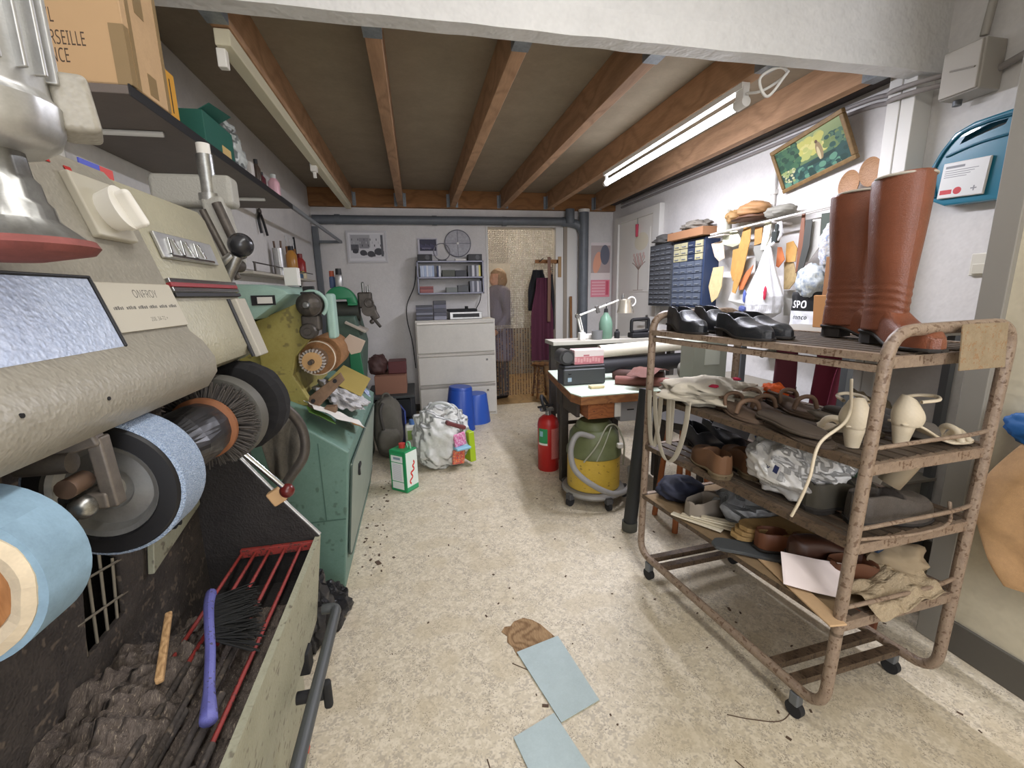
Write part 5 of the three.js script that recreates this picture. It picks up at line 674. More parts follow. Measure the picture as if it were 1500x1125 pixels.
  part(t, 'shoe', [field([-0.2, -0.01, 0.02], [0.1, 0.12, 0.18], 0.01, (x, y, z) => Math.max(bones([[[0.02, 0.05, 0.09], [-0.14, 0.04, 0.095], 0.048, 0.04]], 0.01)(x, y, z), -y))], M.black); part(t, 'shoe', [field([-0.2, -0.01, -0.18], [0.1, 0.12, -0.02], 0.01, (x, y, z) => Math.max(bones([[[0.02, 0.05, -0.09], [-0.14, 0.04, -0.095], 0.048, 0.04]], 0.01)(x, y, z), -y))], M.black);
}
// ---------------------------------------------------------------- posters
{ const t = thing('poster', 'tall poster with peach figure above a pink table', 'poster'); const tx = canvasTex(256, 640, (c, w, h) => { c.fillStyle = '#e6dcdc'; c.fillRect(0, 0, w, h); c.fillStyle = '#b9a9a6'; c.fillRect(0, h * 0.05, w, h * 0.5); c.fillStyle = '#e8a98c'; c.beginPath(); c.ellipse(w * 0.32, h * 0.36, w * 0.2, h * 0.2, 0.2, 0, 7); c.fill(); c.fillStyle = '#6f7280'; c.beginPath(); c.ellipse(w * 0.72, h * 0.22, w * 0.24, h * 0.18, 0, 0, 7); c.fill(); c.fillStyle = '#eadfdb'; c.fillRect(0, h * 0.55, w, h * 0.12); c.fillStyle = '#e98f9d'; c.fillRect(0, h * 0.68, w, h * 0.32); c.fillStyle = '#f3b9c1'; for (let i = 0; i < 5; i++) c.fillRect(w * 0.06, h * (0.71 + i * 0.055), w * 0.7, h * 0.03); c.fillStyle = '#d85f74'; c.fillRect(w * 0.8, h * 0.7, w * 0.14, h * 0.26); });
  const g = new THREE.PlaneGeometry(0.24, 0.62); g.translate(2.155, 1.545, BZ + 0.0045); part(t, 'print', [g], mat(null, 0.5, { map: tx })); part(t, 'sheet', [ext(2.033, 2.277, 1.233, 1.857, BZ + 0.002, BZ + 0.004)], M.paper); }
{ const t = thing('tree_poster', 'white poster with a bare tree drawing on the far door', 'poster'); const tx = canvasTex(256, 420, (c, w, h) => { c.fillStyle = '#e5e2da'; c.fillRect(0, 0, w, h); c.fillStyle = '#e3dcc6'; c.beginPath(); c.ellipse(w * 0.6, h * 0.2, w * 0.34, h * 0.14, 0, 0, 7); c.fill(); c.strokeStyle = '#8d7668'; c.lineWidth = 9; c.beginPath(); c.moveTo(w * 0.5, h * 0.97); c.lineTo(w * 0.5, h * 0.62); c.stroke(); c.lineWidth = 5; for (let i = 0; i < 9; i++) { const a = -0.4 - i * 0.29; c.beginPath(); c.moveTo(w * 0.5, h * 0.65); c.quadraticCurveTo(w * (0.5 + 0.2 * Math.cos(a)), h * 0.55, w * (0.5 + 0.36 * Math.cos(a)), h * (0.62 + 0.24 * Math.sin(a))); c.stroke(); } c.fillStyle = 'rgba(205,150,140,0.45)'; for (let i = 0; i < 14; i++) { c.beginPath(); c.arc(w * (0.25 + 0.04 * i), h * (0.4 + 0.05 * ((i * 5) % 4)), 12, 0, 7); c.fill(); } c.fillStyle = '#b5a79a'; c.fillRect(w * 0.25, h * 0.97, w * 0.5, 5); });
  const g = new THREE.PlaneGeometry(0.42, 0.62); g.rotateY(-Math.PI / 2); g.translate(RX - 0.0345, 1.6, -4.33); part(t, 'print', [g], mat(null, 0.6, { map: tx })); part(t, 'sheet', [ext(RX - 0.034, RX - 0.031, 1.288, 1.912, -4.542, -4.118)], M.paper); }
{ const t = thing('red_pendant', 'thin red pendant hanging on the far door', 'pendant'); part(t, 'cord', [rod([RX - 0.045, 2.04, -4.36], [RX - 0.045, 1.95, -4.36], 0.002)], M.blackM); part(t, 'tassel', [cyl(0.012, 0.016, 0.12, RX - 0.05, 1.9, -4.36)], mat(0xb0364c, 0.6)); }

// ================================================================ work bench and its surroundings
M.benchWood = mat(null, 0.75, { map: woodTex(0x9a6a3e, 0x74482a, { m: 0.4, sd: 401 }) }); M.rustDark = mot(0x3b3733, 0x4a443e, { m: 0.2, sd: 402 }, 0.7);
{
  const t = thing('work_bench', 'small wooden work bench with pale mint top', 'bench');
  const top = [[0.905, -2.36], [1.55, -2.36], [1.55, -3.25], [0.97, -3.25], [0.875, -2.46]];
  part(t, 'mint_top', [poly(top, 0.006, 'y', 0.702)], mat(0xcfdccb, 0.5), 'pale mint laminate'); part(t, 'edge_board', [poly(top, 0.05, 'y', 0.652, 0.004)], M.benchWood, 'worn wooden edge');
  part(t, 'drawer_block', [ext(0.955, 1.12, 0.56, 0.65, -2.75, -2.375, 0.003)], mat(null, 0.7, { map: woodTex(0x9c5f33, 0x7c4522, { m: 0.25, sd: 403 }) }), 'orange brown drawer block'); part(t, 'white_slat', [ext(1.125, 1.165, 0.56, 0.65, -2.42, -2.38, 0.002)], M.white);
  for (const [x, z] of [[0.945, -2.79], [1.48, -2.45], [1.06, -3.2], [1.5, -3.18]]) part(t, 'leg', [rbox(0.05, 0.65, 0.05, 0.004, x, 0.326, z)], M.rustDark); part(t, 'stretcher', [rod([0.945, 0.2, -2.79], [1.06, 0.2, -3.2], 0.015), rod([1.0, 0.3, -3.18], [1.5, 0.3, -3.18], 0.015)], M.rustDark);
  part(t, 'side_apron', [poly([[-2.5, 0.54], [-2.9, 0.54], [-2.9, 0.65], [-2.5, 0.65]], 0.02, 'x', 0.93)], mat(0x4a423c, 0.8));
}
{ const t = thing('junction_case', 'small grey metal case under the bench edge', 'case'); part(t, 'case', [ext(1.18, 1.305, 0.515, 0.648, -2.5, -2.42, 0.006)], mat(0xa9abb0, 0.45)); part(t, 'slot', [ext(1.225, 1.27, 0.585, 0.592, -2.421, -2.418)], M.blackM); }
{ const t = thing('rear_table', 'tall table behind the bench carrying lamp and bottle', 'table'); part(t, 'top', [ext(1.02, 2.15, 0.895, 0.925, -3.5, -3.27, 0.003)], mat(0xb9b4a9, 0.6)); for (const x of [1.05, 2.1]) part(t, 'leg', [ext(x - 0.02, x + 0.02, 0, 0.895, -3.42, -3.36)], M.rustDark); part(t, 'modesty_panel', [ext(1.07, 2.08, 0.3, 0.88, -3.46, -3.44)], mat(0x55504a, 0.8)); }
{ const t = thing('radio', 'black cassette radio on mint bench top', 'radio'); part(t, 'case', [rbox(0.29, 0.105, 0.13, 0.012, 1.04, 0.762, -2.72)], mat(0x3e4042, 0.5)); part(t, 'top_lid', [rbox(0.28, 0.02, 0.12, 0.006, 1.045, 0.822, -2.725)], mat(0x2c2d30, 0.5)); part(t, 'dial', [ext(0.925, 0.95, 0.735, 0.76, -2.656, -2.652)], mat(0x9fb3c4, 0.3)); part(t, 'button', [rbox(0.02, 0.01, 0.006, 0.002, 0.94, 0.785, -2.654)], M.black); }
{ const t = thing('biscuit_tin', 'pink and white rectangular tin on black radio', 'tin'); part(t, 'tin', [ext(0.985, 1.19, 0.834, 0.93, -2.80, -2.70, 0.006)], mat(0xe2c3c3, 0.35, { transparent: false })); const tx = canvasTex(256, 128, (c, w, h) => { c.fillStyle = '#efe3e0'; c.fillRect(0, 0, w, h); c.fillStyle = '#d98b92'; c.fillRect(0, h * 0.45, w, h * 0.55); c.fillStyle = '#e9b3b4'; for (let i = 0; i < 9; i++) c.fillRect(w * 0.1 * i, h * (0.5 + 0.05 * (i % 3)), w * 0.07, h * 0.3); c.fillStyle = '#c46f78'; c.fillRect(w * 0.3, h * 0.32, w * 0.2, h * 0.1); }); const g = new THREE.PlaneGeometry(0.2, 0.09); g.translate(1.0875, 0.882, -2.699); part(t, 'print', [g], mat(null, 0.35, { map: tx })); }
{ const t = thing('black_drum', 'black round drum lying beside the pink tin', 'drum'); part(t, 'drum', [cyl(0.05, 0.05, 0.12, 0.935, 0.885, -2.76, Math.PI / 2, 0, 0, 20)], mat(0x3a3a3b, 0.5)); part(t, 'cap', [cyl(0.035, 0.035, 0.012, 0.935, 0.885, -2.694, Math.PI / 2, 0, 0, 16)], mat(0x59595a, 0.5)); }
solo('leather_roll', 'thick cream leather roll lying across the bench', 'roll', [rod([1.2, 0.90, -2.80], [1.82, 0.925, -2.80], 0.043, 20)], mot(0xe3dcc6, 0xeae4d2, { m: 0.4, sd: 405, con: 1.1 }, 0.7)); solo('leather_roll', 'grey cloth wrapped roll end beside cream roll', 'roll', [rod([1.70, 0.775, -2.6], [1.9, 0.775, -2.6], 0.055, 18)], mat(0x7b776d, 0.85));
solo('leather_roll', 'black leather roll beneath the cream roll', 'roll', [rod([1.2, 0.80, -2.8], [1.9, 0.81, -2.8], 0.055, 18)], mat(0x222126, 0.6)); for (const [a, b, r, l, c] of [[[1.24, 0.735, -2.62], [1.5, 0.74, -2.42], 0.03, 'reddish brown leather roll lying lowest on the bench', 0x7e4c42], [[1.3, 0.745, -2.78], [1.54, 0.75, -2.55], 0.035, 'dark brown leather roll beside reddish roll', 0x4f342d]]) solo('leather_roll', l, 'roll', [rod(a, b, r, 16)], mat(c, 0.65, { bump: 'leather', bs: 0.001 }));
solo('leather_sheet', 'curled red brown leather sheet over the bench front', 'leather', [place(surf((u, v) => [(u - 0.5) * 0.3, 0.03 * Math.sin(u * 3.1) + 0.01 * N3(u * 4, v * 4, 0), (v - 0.5) * 0.16], 20, 12, 0.003), 1.4, 0.79, -2.5, 0, 0.7, 0.0)], mat(0x6d4238, 0.6, { bump: 'leather', bs: 0.001 }));
solo('matchbox', 'flat cream and brown box on mint bench top', 'box', [ext(1.03, 1.12, 0.709, 0.725, -2.57, -2.52, 0.002)], mat(0xd9c59a, 0.6));
{ const t = thing('desk_lamp', 'jointed white desk lamp with steel shade', 'lamp'); const z = -3.33; const q = 3.33 / 2.95; const X = x => x * q, Y = y => 1.3 + (y - 1.3) * q;
  part(t, 'clamp', [rbox(0.05, 0.06, 0.05, 0.006, X(1.129), 0.955, z), cyl(0.012, 0.012, 0.06, X(1.129), 0.97, z)], M.white); part(t, 'lower_arm', [rod([X(1.129), 0.97, z], [X(1.097), Y(1.135), z], 0.008), rod([X(1.129) + 0.018, 0.97, z], [X(1.097) + 0.018, Y(1.135), z], 0.005)], M.whiteP); part(t, 'upper_arm', [rod([X(1.097), Y(1.135), z], [X(1.40), Y(1.235), z], 0.008)], M.whiteP); part(t, 'joint', [cyl(0.018, 0.018, 0.03, X(1.097), Y(1.135), z, Math.PI / 2, 0, 0, 14)], M.steel); part(t, 'wing_nut', [rbox(0.03, 0.06, 0.02, 0.005, X(1.243), Y(1.178), z, 0, 0, 0.3)], mat(0x55524e, 0.5));
  part(t, 'shade', [lathe([[0.03, 0.11], [0.045, 0.1], [0.052, 0.06], [0.067, 0.0], [0.064, 0.0], [0.048, 0.06], [0.04, 0.095], [0.0, 0.1]], X(1.455), Y(1.148), z)], mat(0xb9b2a2, 0.3, { metalness: 0.7 }), 'brushed steel shade'); part(t, 'shade_ring', [tor(0.035, 0.006, X(1.50), Y(1.225), z)], M.whiteP); part(t, 'shade_post', [rod([X(1.43), Y(1.235), z], [X(1.435), Y(1.28), z], 0.01)], M.steel); }
{ const t = thing('siphon_bottle', 'tall green glass bottle with black spout', 'bottle'); part(t, 'body', [lathe([[0, 0], [0.05, 0], [0.054, 0.01], [0.054, 0.12], [0.04, 0.17], [0.02, 0.195], [0.016, 0.215], [0, 0.215]], 1.49, 0.926, -3.36)], mat(0x6f8f7c, 0.25)); part(t, 'spout', [cyl(0.018, 0.014, 0.03, 1.49, 1.15, -3.36), rod([1.49, 1.16, -3.36], [1.495, 1.21, -3.36], 0.005)], M.blackM); }
bottle('ink_bottle', 'squat black bottle beside green glass bottle', 'bottle', 1.58, 0.926, -3.34, 0.022, 0.07, M.blackM, 'cap', M.black); solo('paper_pad', 'white paper pad behind desk lamp base', 'pad', [rbox(0.1, 0.035, 0.08, 0.004, 1.36, 0.944, -3.42)], M.paper); solo('grey_pot', 'low grey pot beside green glass bottle', 'pot', [lathe([[0, 0], [0.04, 0], [0.045, 0.07], [0.04, 0.07], [0.036, 0.01], [0, 0.01]], 1.4, 0.926, -3.32)], mat(0x7b7b7c, 0.6));
{ const t = thing('tape_dispenser', 'black wire rimmed magnifier stand on rear table', 'stand'); part(t, 'ring', [bent([[1.70, 0.97, -3.33], [1.70, 1.07, -3.33], [1.85, 1.075, -3.33], [1.85, 0.98, -3.33]], 0.02, 0.014, 8, true)], M.black); part(t, 'base', [rbox(0.18, 0.04, 0.1, 0.01, 1.78, 0.946, -3.33)], M.blackM); }
// ---------------------------------------------------------------- extinguisher, vacuum cleaner, drain tube
{ const t = thing('fire_extinguisher', 'red fire extinguisher with green label standing on the floor', 'extinguisher'); const x = 0.905, z = -3.03; part(t, 'cylinder', [lathe([[0, 0], [0.074, 0], [0.078, 0.006], [0.079, 0.35], [0.07, 0.39], [0.04, 0.415], [0.028, 0.42], [0, 0.42]], x, 0.0, z)], M.red, 'red painted cylinder');
  const lab = (a0, a1, y0, y1, m, n) => part(t, n, [surf((u, v) => { const a = lerp(a0, a1, u); return [x + 0.0805 * Math.sin(a), lerp(y0, y1, v), z + 0.0805 * Math.cos(a)]; }, 12, 2)], m); lab(-1.3, -0.35, 0.22, 0.33, mat(0x2c8f57, 0.5), 'green_label'); lab(-1.3, -0.35, 0.205, 0.22, M.paper, 'white_label'); lab(0.0, 0.9, 0.1, 0.33, mot(0xb0352f, 0xd9a9a0, { m: 0.05, sd: 410, con: 3 }, 0.5), 'text_label'); lab(-1.15, -0.8, 0.27, 0.31, mat(0x8fbfd0, 0.5), 'pictogram');
  part(t, 'valve', [cyl(0.022, 0.02, 0.05, x, 0.44, z), rbox(0.1, 0.025, 0.04, 0.006, x - 0.01, 0.46, z)], M.steel); part(t, 'lever', [rbox(0.12, 0.012, 0.025, 0.004, x - 0.02, 0.488, z, 0, 0, 0.15)], M.blackM); part(t, 'hose', [tube([[x - 0.03, 0.46, z + 0.03], [x - 0.05, 0.52, z + 0.02], [x - 0.045, 0.56, z - 0.02], [x + 0.03, 0.46, z - 0.07]], 0.011, 24)], M.blackM); }
{
  const t = thing('drum_vacuum', 'yellow drum vacuum cleaner with olive lid under the bench', 'vacuum'); const x = 1.045, z = -2.5;
  part(t, 'drum', [lathe([[0, 0.09], [0.15, 0.09], [0.165, 0.1], [0.165, 0.31], [0.15, 0.315], [0, 0.315]], x, 0, z)], mot(0xc2a136, 0xcfae45, { m: 0.3, sd: 420, con: 1.5, c: 0x8f7631, cth: 0.74 }, 0.45), 'yellow drum');
  part(t, 'lid', [lathe([[0.168, 0.305], [0.172, 0.31], [0.17, 0.34], [0.16, 0.36], [0.155, 0.40], [0.15, 0.44], [0.13, 0.47], [0.115, 0.475], [0.11, 0.5], [0.09, 0.52], [0, 0.525]], x, 0, z)], mot(0x5d6440, 0x6a714b, { m: 0.3, sd: 421 }, 0.5), 'olive plastic lid');
  part(t, 'base_ring', [lathe([[0.15, 0.055], [0.19, 0.06], [0.2, 0.075], [0.19, 0.09], [0.15, 0.095]], x, 0, z)], mat(0x8d8a84, 0.5));
  for (let i = 0; i < 5; i++) { const a = i / 5 * 6.283 + 0.1; const cx = x + 0.2 * Math.sin(a), cz = z + 0.2 * Math.cos(a); const c = part(t, 'caster', [cyl(0.028, 0.028, 0.022, cx, 0.028, cz, 0, a, Math.PI / 2, 16)], M.rubber); part(c, 'fork', [rbox(0.045, 0.04, 0.04, 0.008, cx, 0.062, cz, 0, a, 0)], mat(0x4a4a4c, 0.5)); }
  part(t, 'hose', [tube([[x - 0.04, 0.44, z + 0.12], [x - 0.15, 0.47, z + 0.12], [x - 0.2, 0.4, z + 0.14], [x - 0.19, 0.28, z + 0.17], [x - 0.1, 0.19, z + 0.21], [x + 0.05, 0.115, z + 0.22], [x + 0.17, 0.12, z + 0.16], [x + 0.23, 0.2, z + 0.05]], 0.017, 90, 12)], mat(0x8c8a86, 0.5), 'grey ribbed hose'); part(t, 'cable', [tube([[x - 0.12, 0.3, z + 0.14], [x - 0.05, 0.4, z + 0.16], [x + 0.04, 0.51, z + 0.12], [x + 0.1, 0.5, z + 0.1], [x + 0.14, 0.4, z + 0.13], [x + 0.145, 0.25, z + 0.12]], 0.005, 50), tube([[x - 0.05, 0.31, z + 0.17], [x + 0.0, 0.4, z + 0.16], [x + 0.06, 0.5, z + 0.12]], 0.004, 30)], mat(0x9a9a86, 0.5)); part(t, 'plug', [rbox(0.035, 0.03, 0.03, 0.006, x + 0.11, 0.385, z + 0.14)], M.whiteP);
}
{ const t = thing('drain_tube', 'thick black tube standing on the floor beside the trolley', 'tube'); part(t, 'tube', [rod([1.088, 0.04, -2.07], [1.165, 0.79, -2.09], 0.037, 18)], mat(0x26292b, 0.55)); part(t, 'foot', [cyl(0.042, 0.042, 0.05, 1.086, 0.026, -2.07)], mat(0x55554d, 0.7)); }

// ================================================================ shoe trolley
M.rustTube = mot(0x857262, 0x968370, { m: 0.22, sd: 501, n: 512, con: 1.8, c: 0x66503f, cth: 0.64, cells: [10, 24, 50, 110] }, 0.45, { bump: 'rust', bs: 0.0012 });
M.rustDarkT = mot(0x63513f, 0x504030, { m: 0.2, sd: 502, con: 2, c: 0x3a2c20, cth: 0.6 }, 0.6, { bump: 'rust', bs: 0.001 });
M.slat = mot(0x54473a, 0x43382e, { m: 0.2, sd: 503, con: 2 }, 0.7, { bump: 'rust', bs: 0.001 });
const TR = { nl: [1.08, -0.86], nlt: [1.128, -0.865], nr: [1.53, -0.885], nrt: [1.568, -0.89], fl: [0.962, -1.72], flt: [0.978, -1.72], fr: [1.41, -1.75], frt: [1.42, -1.75] };
const trX = (s, y) => { const t = clamp((y - 0.1) / 1.09, 0, 1); const a = TR[s], b = TR[s + 't']; return [lerp(a[0], b[0], t), y, lerp(a[1], b[1], t)]; };
// bilinear point on the shelf at height y: u 0 left .. 1 right, v 0 near .. 1 far
const trP = (u, v, y) => { const a = trX('nl', y), b = trX('nr', y), c = trX('fl', y), d = trX('fr', y); return [lerp(lerp(a[0], b[0], u), lerp(c[0], d[0], u), v), y, lerp(lerp(a[2], b[2], u), lerp(c[2], d[2], u), v)]; };
const SH = [1.125, 0.845, 0.62, 0.385], LEN = Math.atan2(-(TR.fl[0] - TR.nl[0]), 0.86);
{
  const t = thing('shoe_trolley', 'tall rusty tubular steel trolley loaded with shoes', 'trolley');
  const r = 0.0155; const lo = 0.1;
  part(t, 'near_end_loop', [bent([[...trX('nl', 0.35)], [...trX('nl', 1.19)], [...trX('nr', 1.195)], [...trX('nr', 0.35)]], 0.075, r, 12)], M.rustTube);
  part(t, 'far_end_loop', [bent([[...trX('fl', 0.35)], [...trX('fl', 1.2)], [...trX('fr', 1.205)], [...trX('fr', 0.35)]], 0.075, r, 12)], M.rustTube);
  part(t, 'side_rail', [bent([[...trX('nl', 0.36)], [...trX('nl', lo)], [...trX('fl', lo)], [...trX('fl', 0.36)]], 0.07, r, 12)], M.rustTube); part(t, 'side_rail', [bent([[...trX('nr', 0.36)], [...trX('nr', lo)], [...trX('fr', lo)], [...trX('fr', 0.36)]], 0.07, r, 12)], M.rustTube);
  const bar = (a, b, h, w, m, n) => part(t, n, [(() => { const A = V(...a), B = V(...b), d = B.clone().sub(A), L = d.length(); const g = boxUV(new THREE.BoxGeometry(w, h, L)); const q = new THREE.Quaternion().setFromUnitVectors(V(0, 0, 1), d.normalize()); g.applyQuaternion(q); g.translate((A.x + B.x) / 2, (A.y + B.y) / 2, (A.z + B.z) / 2); return g; })()], m);
  for (const v of [0.12, 0.2]) bar(trP(0, v, lo), trP(1, v, lo), 0.022, 0.03, M.rustDarkT, 'cross_bar'); for (const v of [0.84, 0.92]) bar(trP(0, v, lo), trP(1, v, lo), 0.022, 0.03, M.rustDarkT, 'cross_bar');
  for (const [u, v] of [[0, 0.09], [1.0, 0.13], [0, 0.92], [1.0, 0.9]]) { const p = trP(u, v, 0.03); const c = part(t, 'caster', [cyl(0.026, 0.026, 0.02, p[0], 0.027, p[2], 0, 0.2, Math.PI / 2, 18)], M.rubber); part(c, 'caster_fork', [rbox(0.03, 0.045, 0.03, 0.006, p[0], 0.065, p[2], 0, 0.2, 0)], M.steelgrey); }
  SH.forEach((y, i) => {
    for (const u of [0, 1]) { bar(trP(u, 0, y), trP(u, 1, y), 0.02, 0.026, i ? M.rustDarkT : M.rustTube, 'edge_rail'); if (i === 0) bar(trP(u, 0, y - 0.028), trP(u, 1, y - 0.028), 0.018, 0.02, M.rustTube, 'lower_rail'); }
    bar(trP(0, 0.005, y - 0.012), trP(1, 0.005, y - 0.012), 0.03, 0.02, M.rustTube, 'end_bar'); bar(trP(0, 0.995, y), trP(1, 0.995, y), 0.02, 0.02, M.rustTube, 'end_bar');
    const n = 9; for (let k = 0; k < n; k++) { const u = (k + 0.5) / n; bar(trP(u, 0.01, y + 0.004), trP(u, 0.99, y + 0.004), 0.006, 0.036, M.slat, 'slat'); }
    if (i) part(t, 'end_wire', [tube([trP(0.02, 0.0, y + 0.045), trP(0.4, -0.01, y + 0.05), trP(0.8, -0.01, y + 0.05), trP(0.99, 0.0, y + 0.05)].map(p => p), 0.006, 24, 8)], M.rustTube);
    if (i === 2) part(t, 'end_wire', [tube([trP(0.02, 0, y + 0.015), trP(0.5, -0.02, y + 0.008), trP(0.75, -0.015, y + 0.02), trP(0.85, 0.02, y + 0.06)], 0.005, 24, 8)], M.rustTube);
  });
}
{ // card hooked on the near end of the trolley
  const a = trP(0.42, -0.045, 1.15), b = trP(0.78, -0.045, 1.15); solo('trolley_card', 'worn beige card hung on the near trolley end', 'card', [jitter(rbox(0.165, 0.115, 0.004, 0.001, (a[0] + b[0]) / 2, 1.145, (a[2] + b[2]) / 2, -0.08, 0.05, 0), 0.002, 12, 2)], mot(0x98876d, 0x8a795f, { m: 0.12, sd: 505, con: 1.8, c: 0x8f6f4f, cth: 0.66 }, 0.85));
}
// ---------------------------------------------------------------- shoe building
const pwr = (v, p) => Math.sign(v) * Math.pow(Math.abs(v), p);
function shoe({ L = 0.28, W = 0.1, H = 0.085, toe = 0.05, heel = 0.022, open = 0.5, pointy = 0, collar = 0 } = {}) {
  const w = t => W / 2 * (0.74 + 0.26 * smooth(0.28, 0.66, t)) * Math.sqrt(Math.max(0, 1 - Math.pow(Math.max(0, (0.14 - t) / 0.14), 2))) * Math.sqrt(Math.max(0, 1 - Math.pow(Math.max(0, (t - (0.66 - pointy * 0.1)) / (0.34 + pointy * 0.1)), 2.2 - pointy * 0.7)));
  const b = t => 0.008 + heel * (1 - smooth(0.22, 0.62, t)); const h = t => (lerp(H + collar * smooth(0.3, 0.1, t), toe, smooth(0.32, 0.78, t))) * (1 - 0.45 * smooth(0.82, 1, t)) * (0.75 + 0.25 * smooth(0, 0.05, t));
  const upper = surf((v, t) => { const a = Math.PI * v, c = Math.cos(a), s = Math.sin(a); let x = -w(t) * pwr(c, 0.6), y = h(t) * Math.pow(Math.max(0, s), 0.62); const o = smooth(0.02, 0.07, t) * (1 - smooth(open - 0.05, open + 0.01, t)) * smooth(0.25, 0.36, v) * smooth(0.75, 0.64, v); y = lerp(y, 0.016, o); return [x, b(t) + y, (t - 0.5) * L]; }, 56, 64);
  const sole = surf((u, t) => [(u - 0.5) * 2 * (w(t) + 0.003), b(t), (t - 0.5) * (L + 0.008)], 10, 36, -0.008); const hp = []; for (let i = 0; i <= 10; i++) { const t = 0.26 * i / 10; hp.push([w(t), (t - 0.5) * L]); } const pts = hp.concat(hp.slice().reverse().map(p => [-p[0], p[1]])); const hl = heel > 0.004 ? poly(pts, heel, 'y', 0.0, 0.001) : null;
  return { upper: boxUV(upper), sole: hl ? merge([sole, hl]) : merge([sole]) };
}
function makeShoe(name, label, o, um, sm, pos, ry, group) { const t = local(name, label, 'shoe', pos, ry, group); const g = shoe(o); part(t, 'upper', [g.upper], um); part(t, 'sole', [g.sole], sm); return t; }
const blackLeather = mat(0x1e2024, 0.38, { bump: 'leather', bs: 0.0006 }), soleDark = mat(0x26211e, 0.7);
const top = SH[0] + 0.011;
{ const put = (u, v, l, o, a = 0) => { const p = trP(u, v, top); makeShoe('black_shoe', l, { L: 0.27, W: 0.095, H: 0.075, toe: 0.045, heel: 0.02, open: 0.48, pointy: 0.4, ...o }, blackLeather, soleDark, p, -0.13 + a); };
  put(0.12, 0.85, 'black leather shoe on top shelf nearest the far trolley end', { H: 0.085 }); put(0.38, 0.83, 'black leather shoe behind the far end one on top shelf', { H: 0.085 }); put(0.1, 0.53, 'black pointed shoe on top shelf edge, between far shoe and boots', { toe: 0.04, H: 0.065 }, 0.06); put(0.33, 0.56, 'black pointed shoe behind the one at the top shelf edge', { toe: 0.04, H: 0.065 }, 0.1); }
{ // tall boots
  M.boot = mot(0x73402b, 0x7f4932, { m: 0.35, sd: 510, con: 1.3, grain: 4 }, 0.36, { bump: 'leather', bs: 0.0007 });
  const boot = () => {
    const ring = h => { const k = clamp(h / 0.44, 0, 1); const rz = lerp(lerp(0.066, 0.062, smooth(0.1, 0.28, h)), 0.077, smooth(0.16, 0.42, h)), rx = lerp(lerp(0.042, 0.05, smooth(0.1, 0.28, h)), 0.062, smooth(0.16, 0.42, h)); const wr = smooth(0.2, 0.14, h) * smooth(0.07, 0.1, h); return [rx, rz, wr]; };
    const shaft = surf((u, v) => { const a = u * Math.PI * 2, h = lerp(0.04, 0.455, v), [rx, rz, wr] = ring(h); const fold = 1 + wr * 0.022 * Math.sin(h * 300 + 2.4 * Math.sin(a + 1) + 1.5 * Math.sin(2 * a)); return [rx * Math.sin(a) * fold, h - 0.012 * smooth(0.42, 0.46, h) * (1 - Math.cos(a)) * 0.5, -0.07 + rz * Math.cos(a) * fold + 0.004 * Math.sin(h * 9)]; }, 40, 70, 0.004, true);
    const f = shoe({ L: 0.27, W: 0.092, H: 0.085, toe: 0.05, heel: 0.03, open: -1, pointy: 0.15 }); return { shaft, f };
  };
  const put = (label, pos, ry) => { const t = local('riding_boot', label, 'boot', pos, ry); const { shaft, f } = boot(); part(t, 'shaft', [boxUV(shaft)], M.boot, 'tall brown leather shaft'); part(t, 'foot', [f.upper], M.boot); part(t, 'sole', [f.sole], soleDark, 'dark sole'); part(t, 'back_seam', [tube([[0.0, 0.09, -0.122], [0, 0.2, -0.129], [0, 0.3, -0.137], [0, 0.44, -0.143]], 0.0025, 16, 5)], mat(0x6b3520, 0.5)); part(t, 'lining', [place(new THREE.TorusGeometry(0.064, 0.003, 8, 32), 0, 0.449, -0.064, Math.PI / 2, 0, 0, [1, 1, 1.16])], mat(0xb4ada0, 0.7)); return t; };
  put('tall brown leather riding boot, nearer the trolley near end', [1.29, top, -0.965], -0.3); put('tall brown leather riding boot standing behind the other boot', [1.405, top, -1.15], 0.25);
}
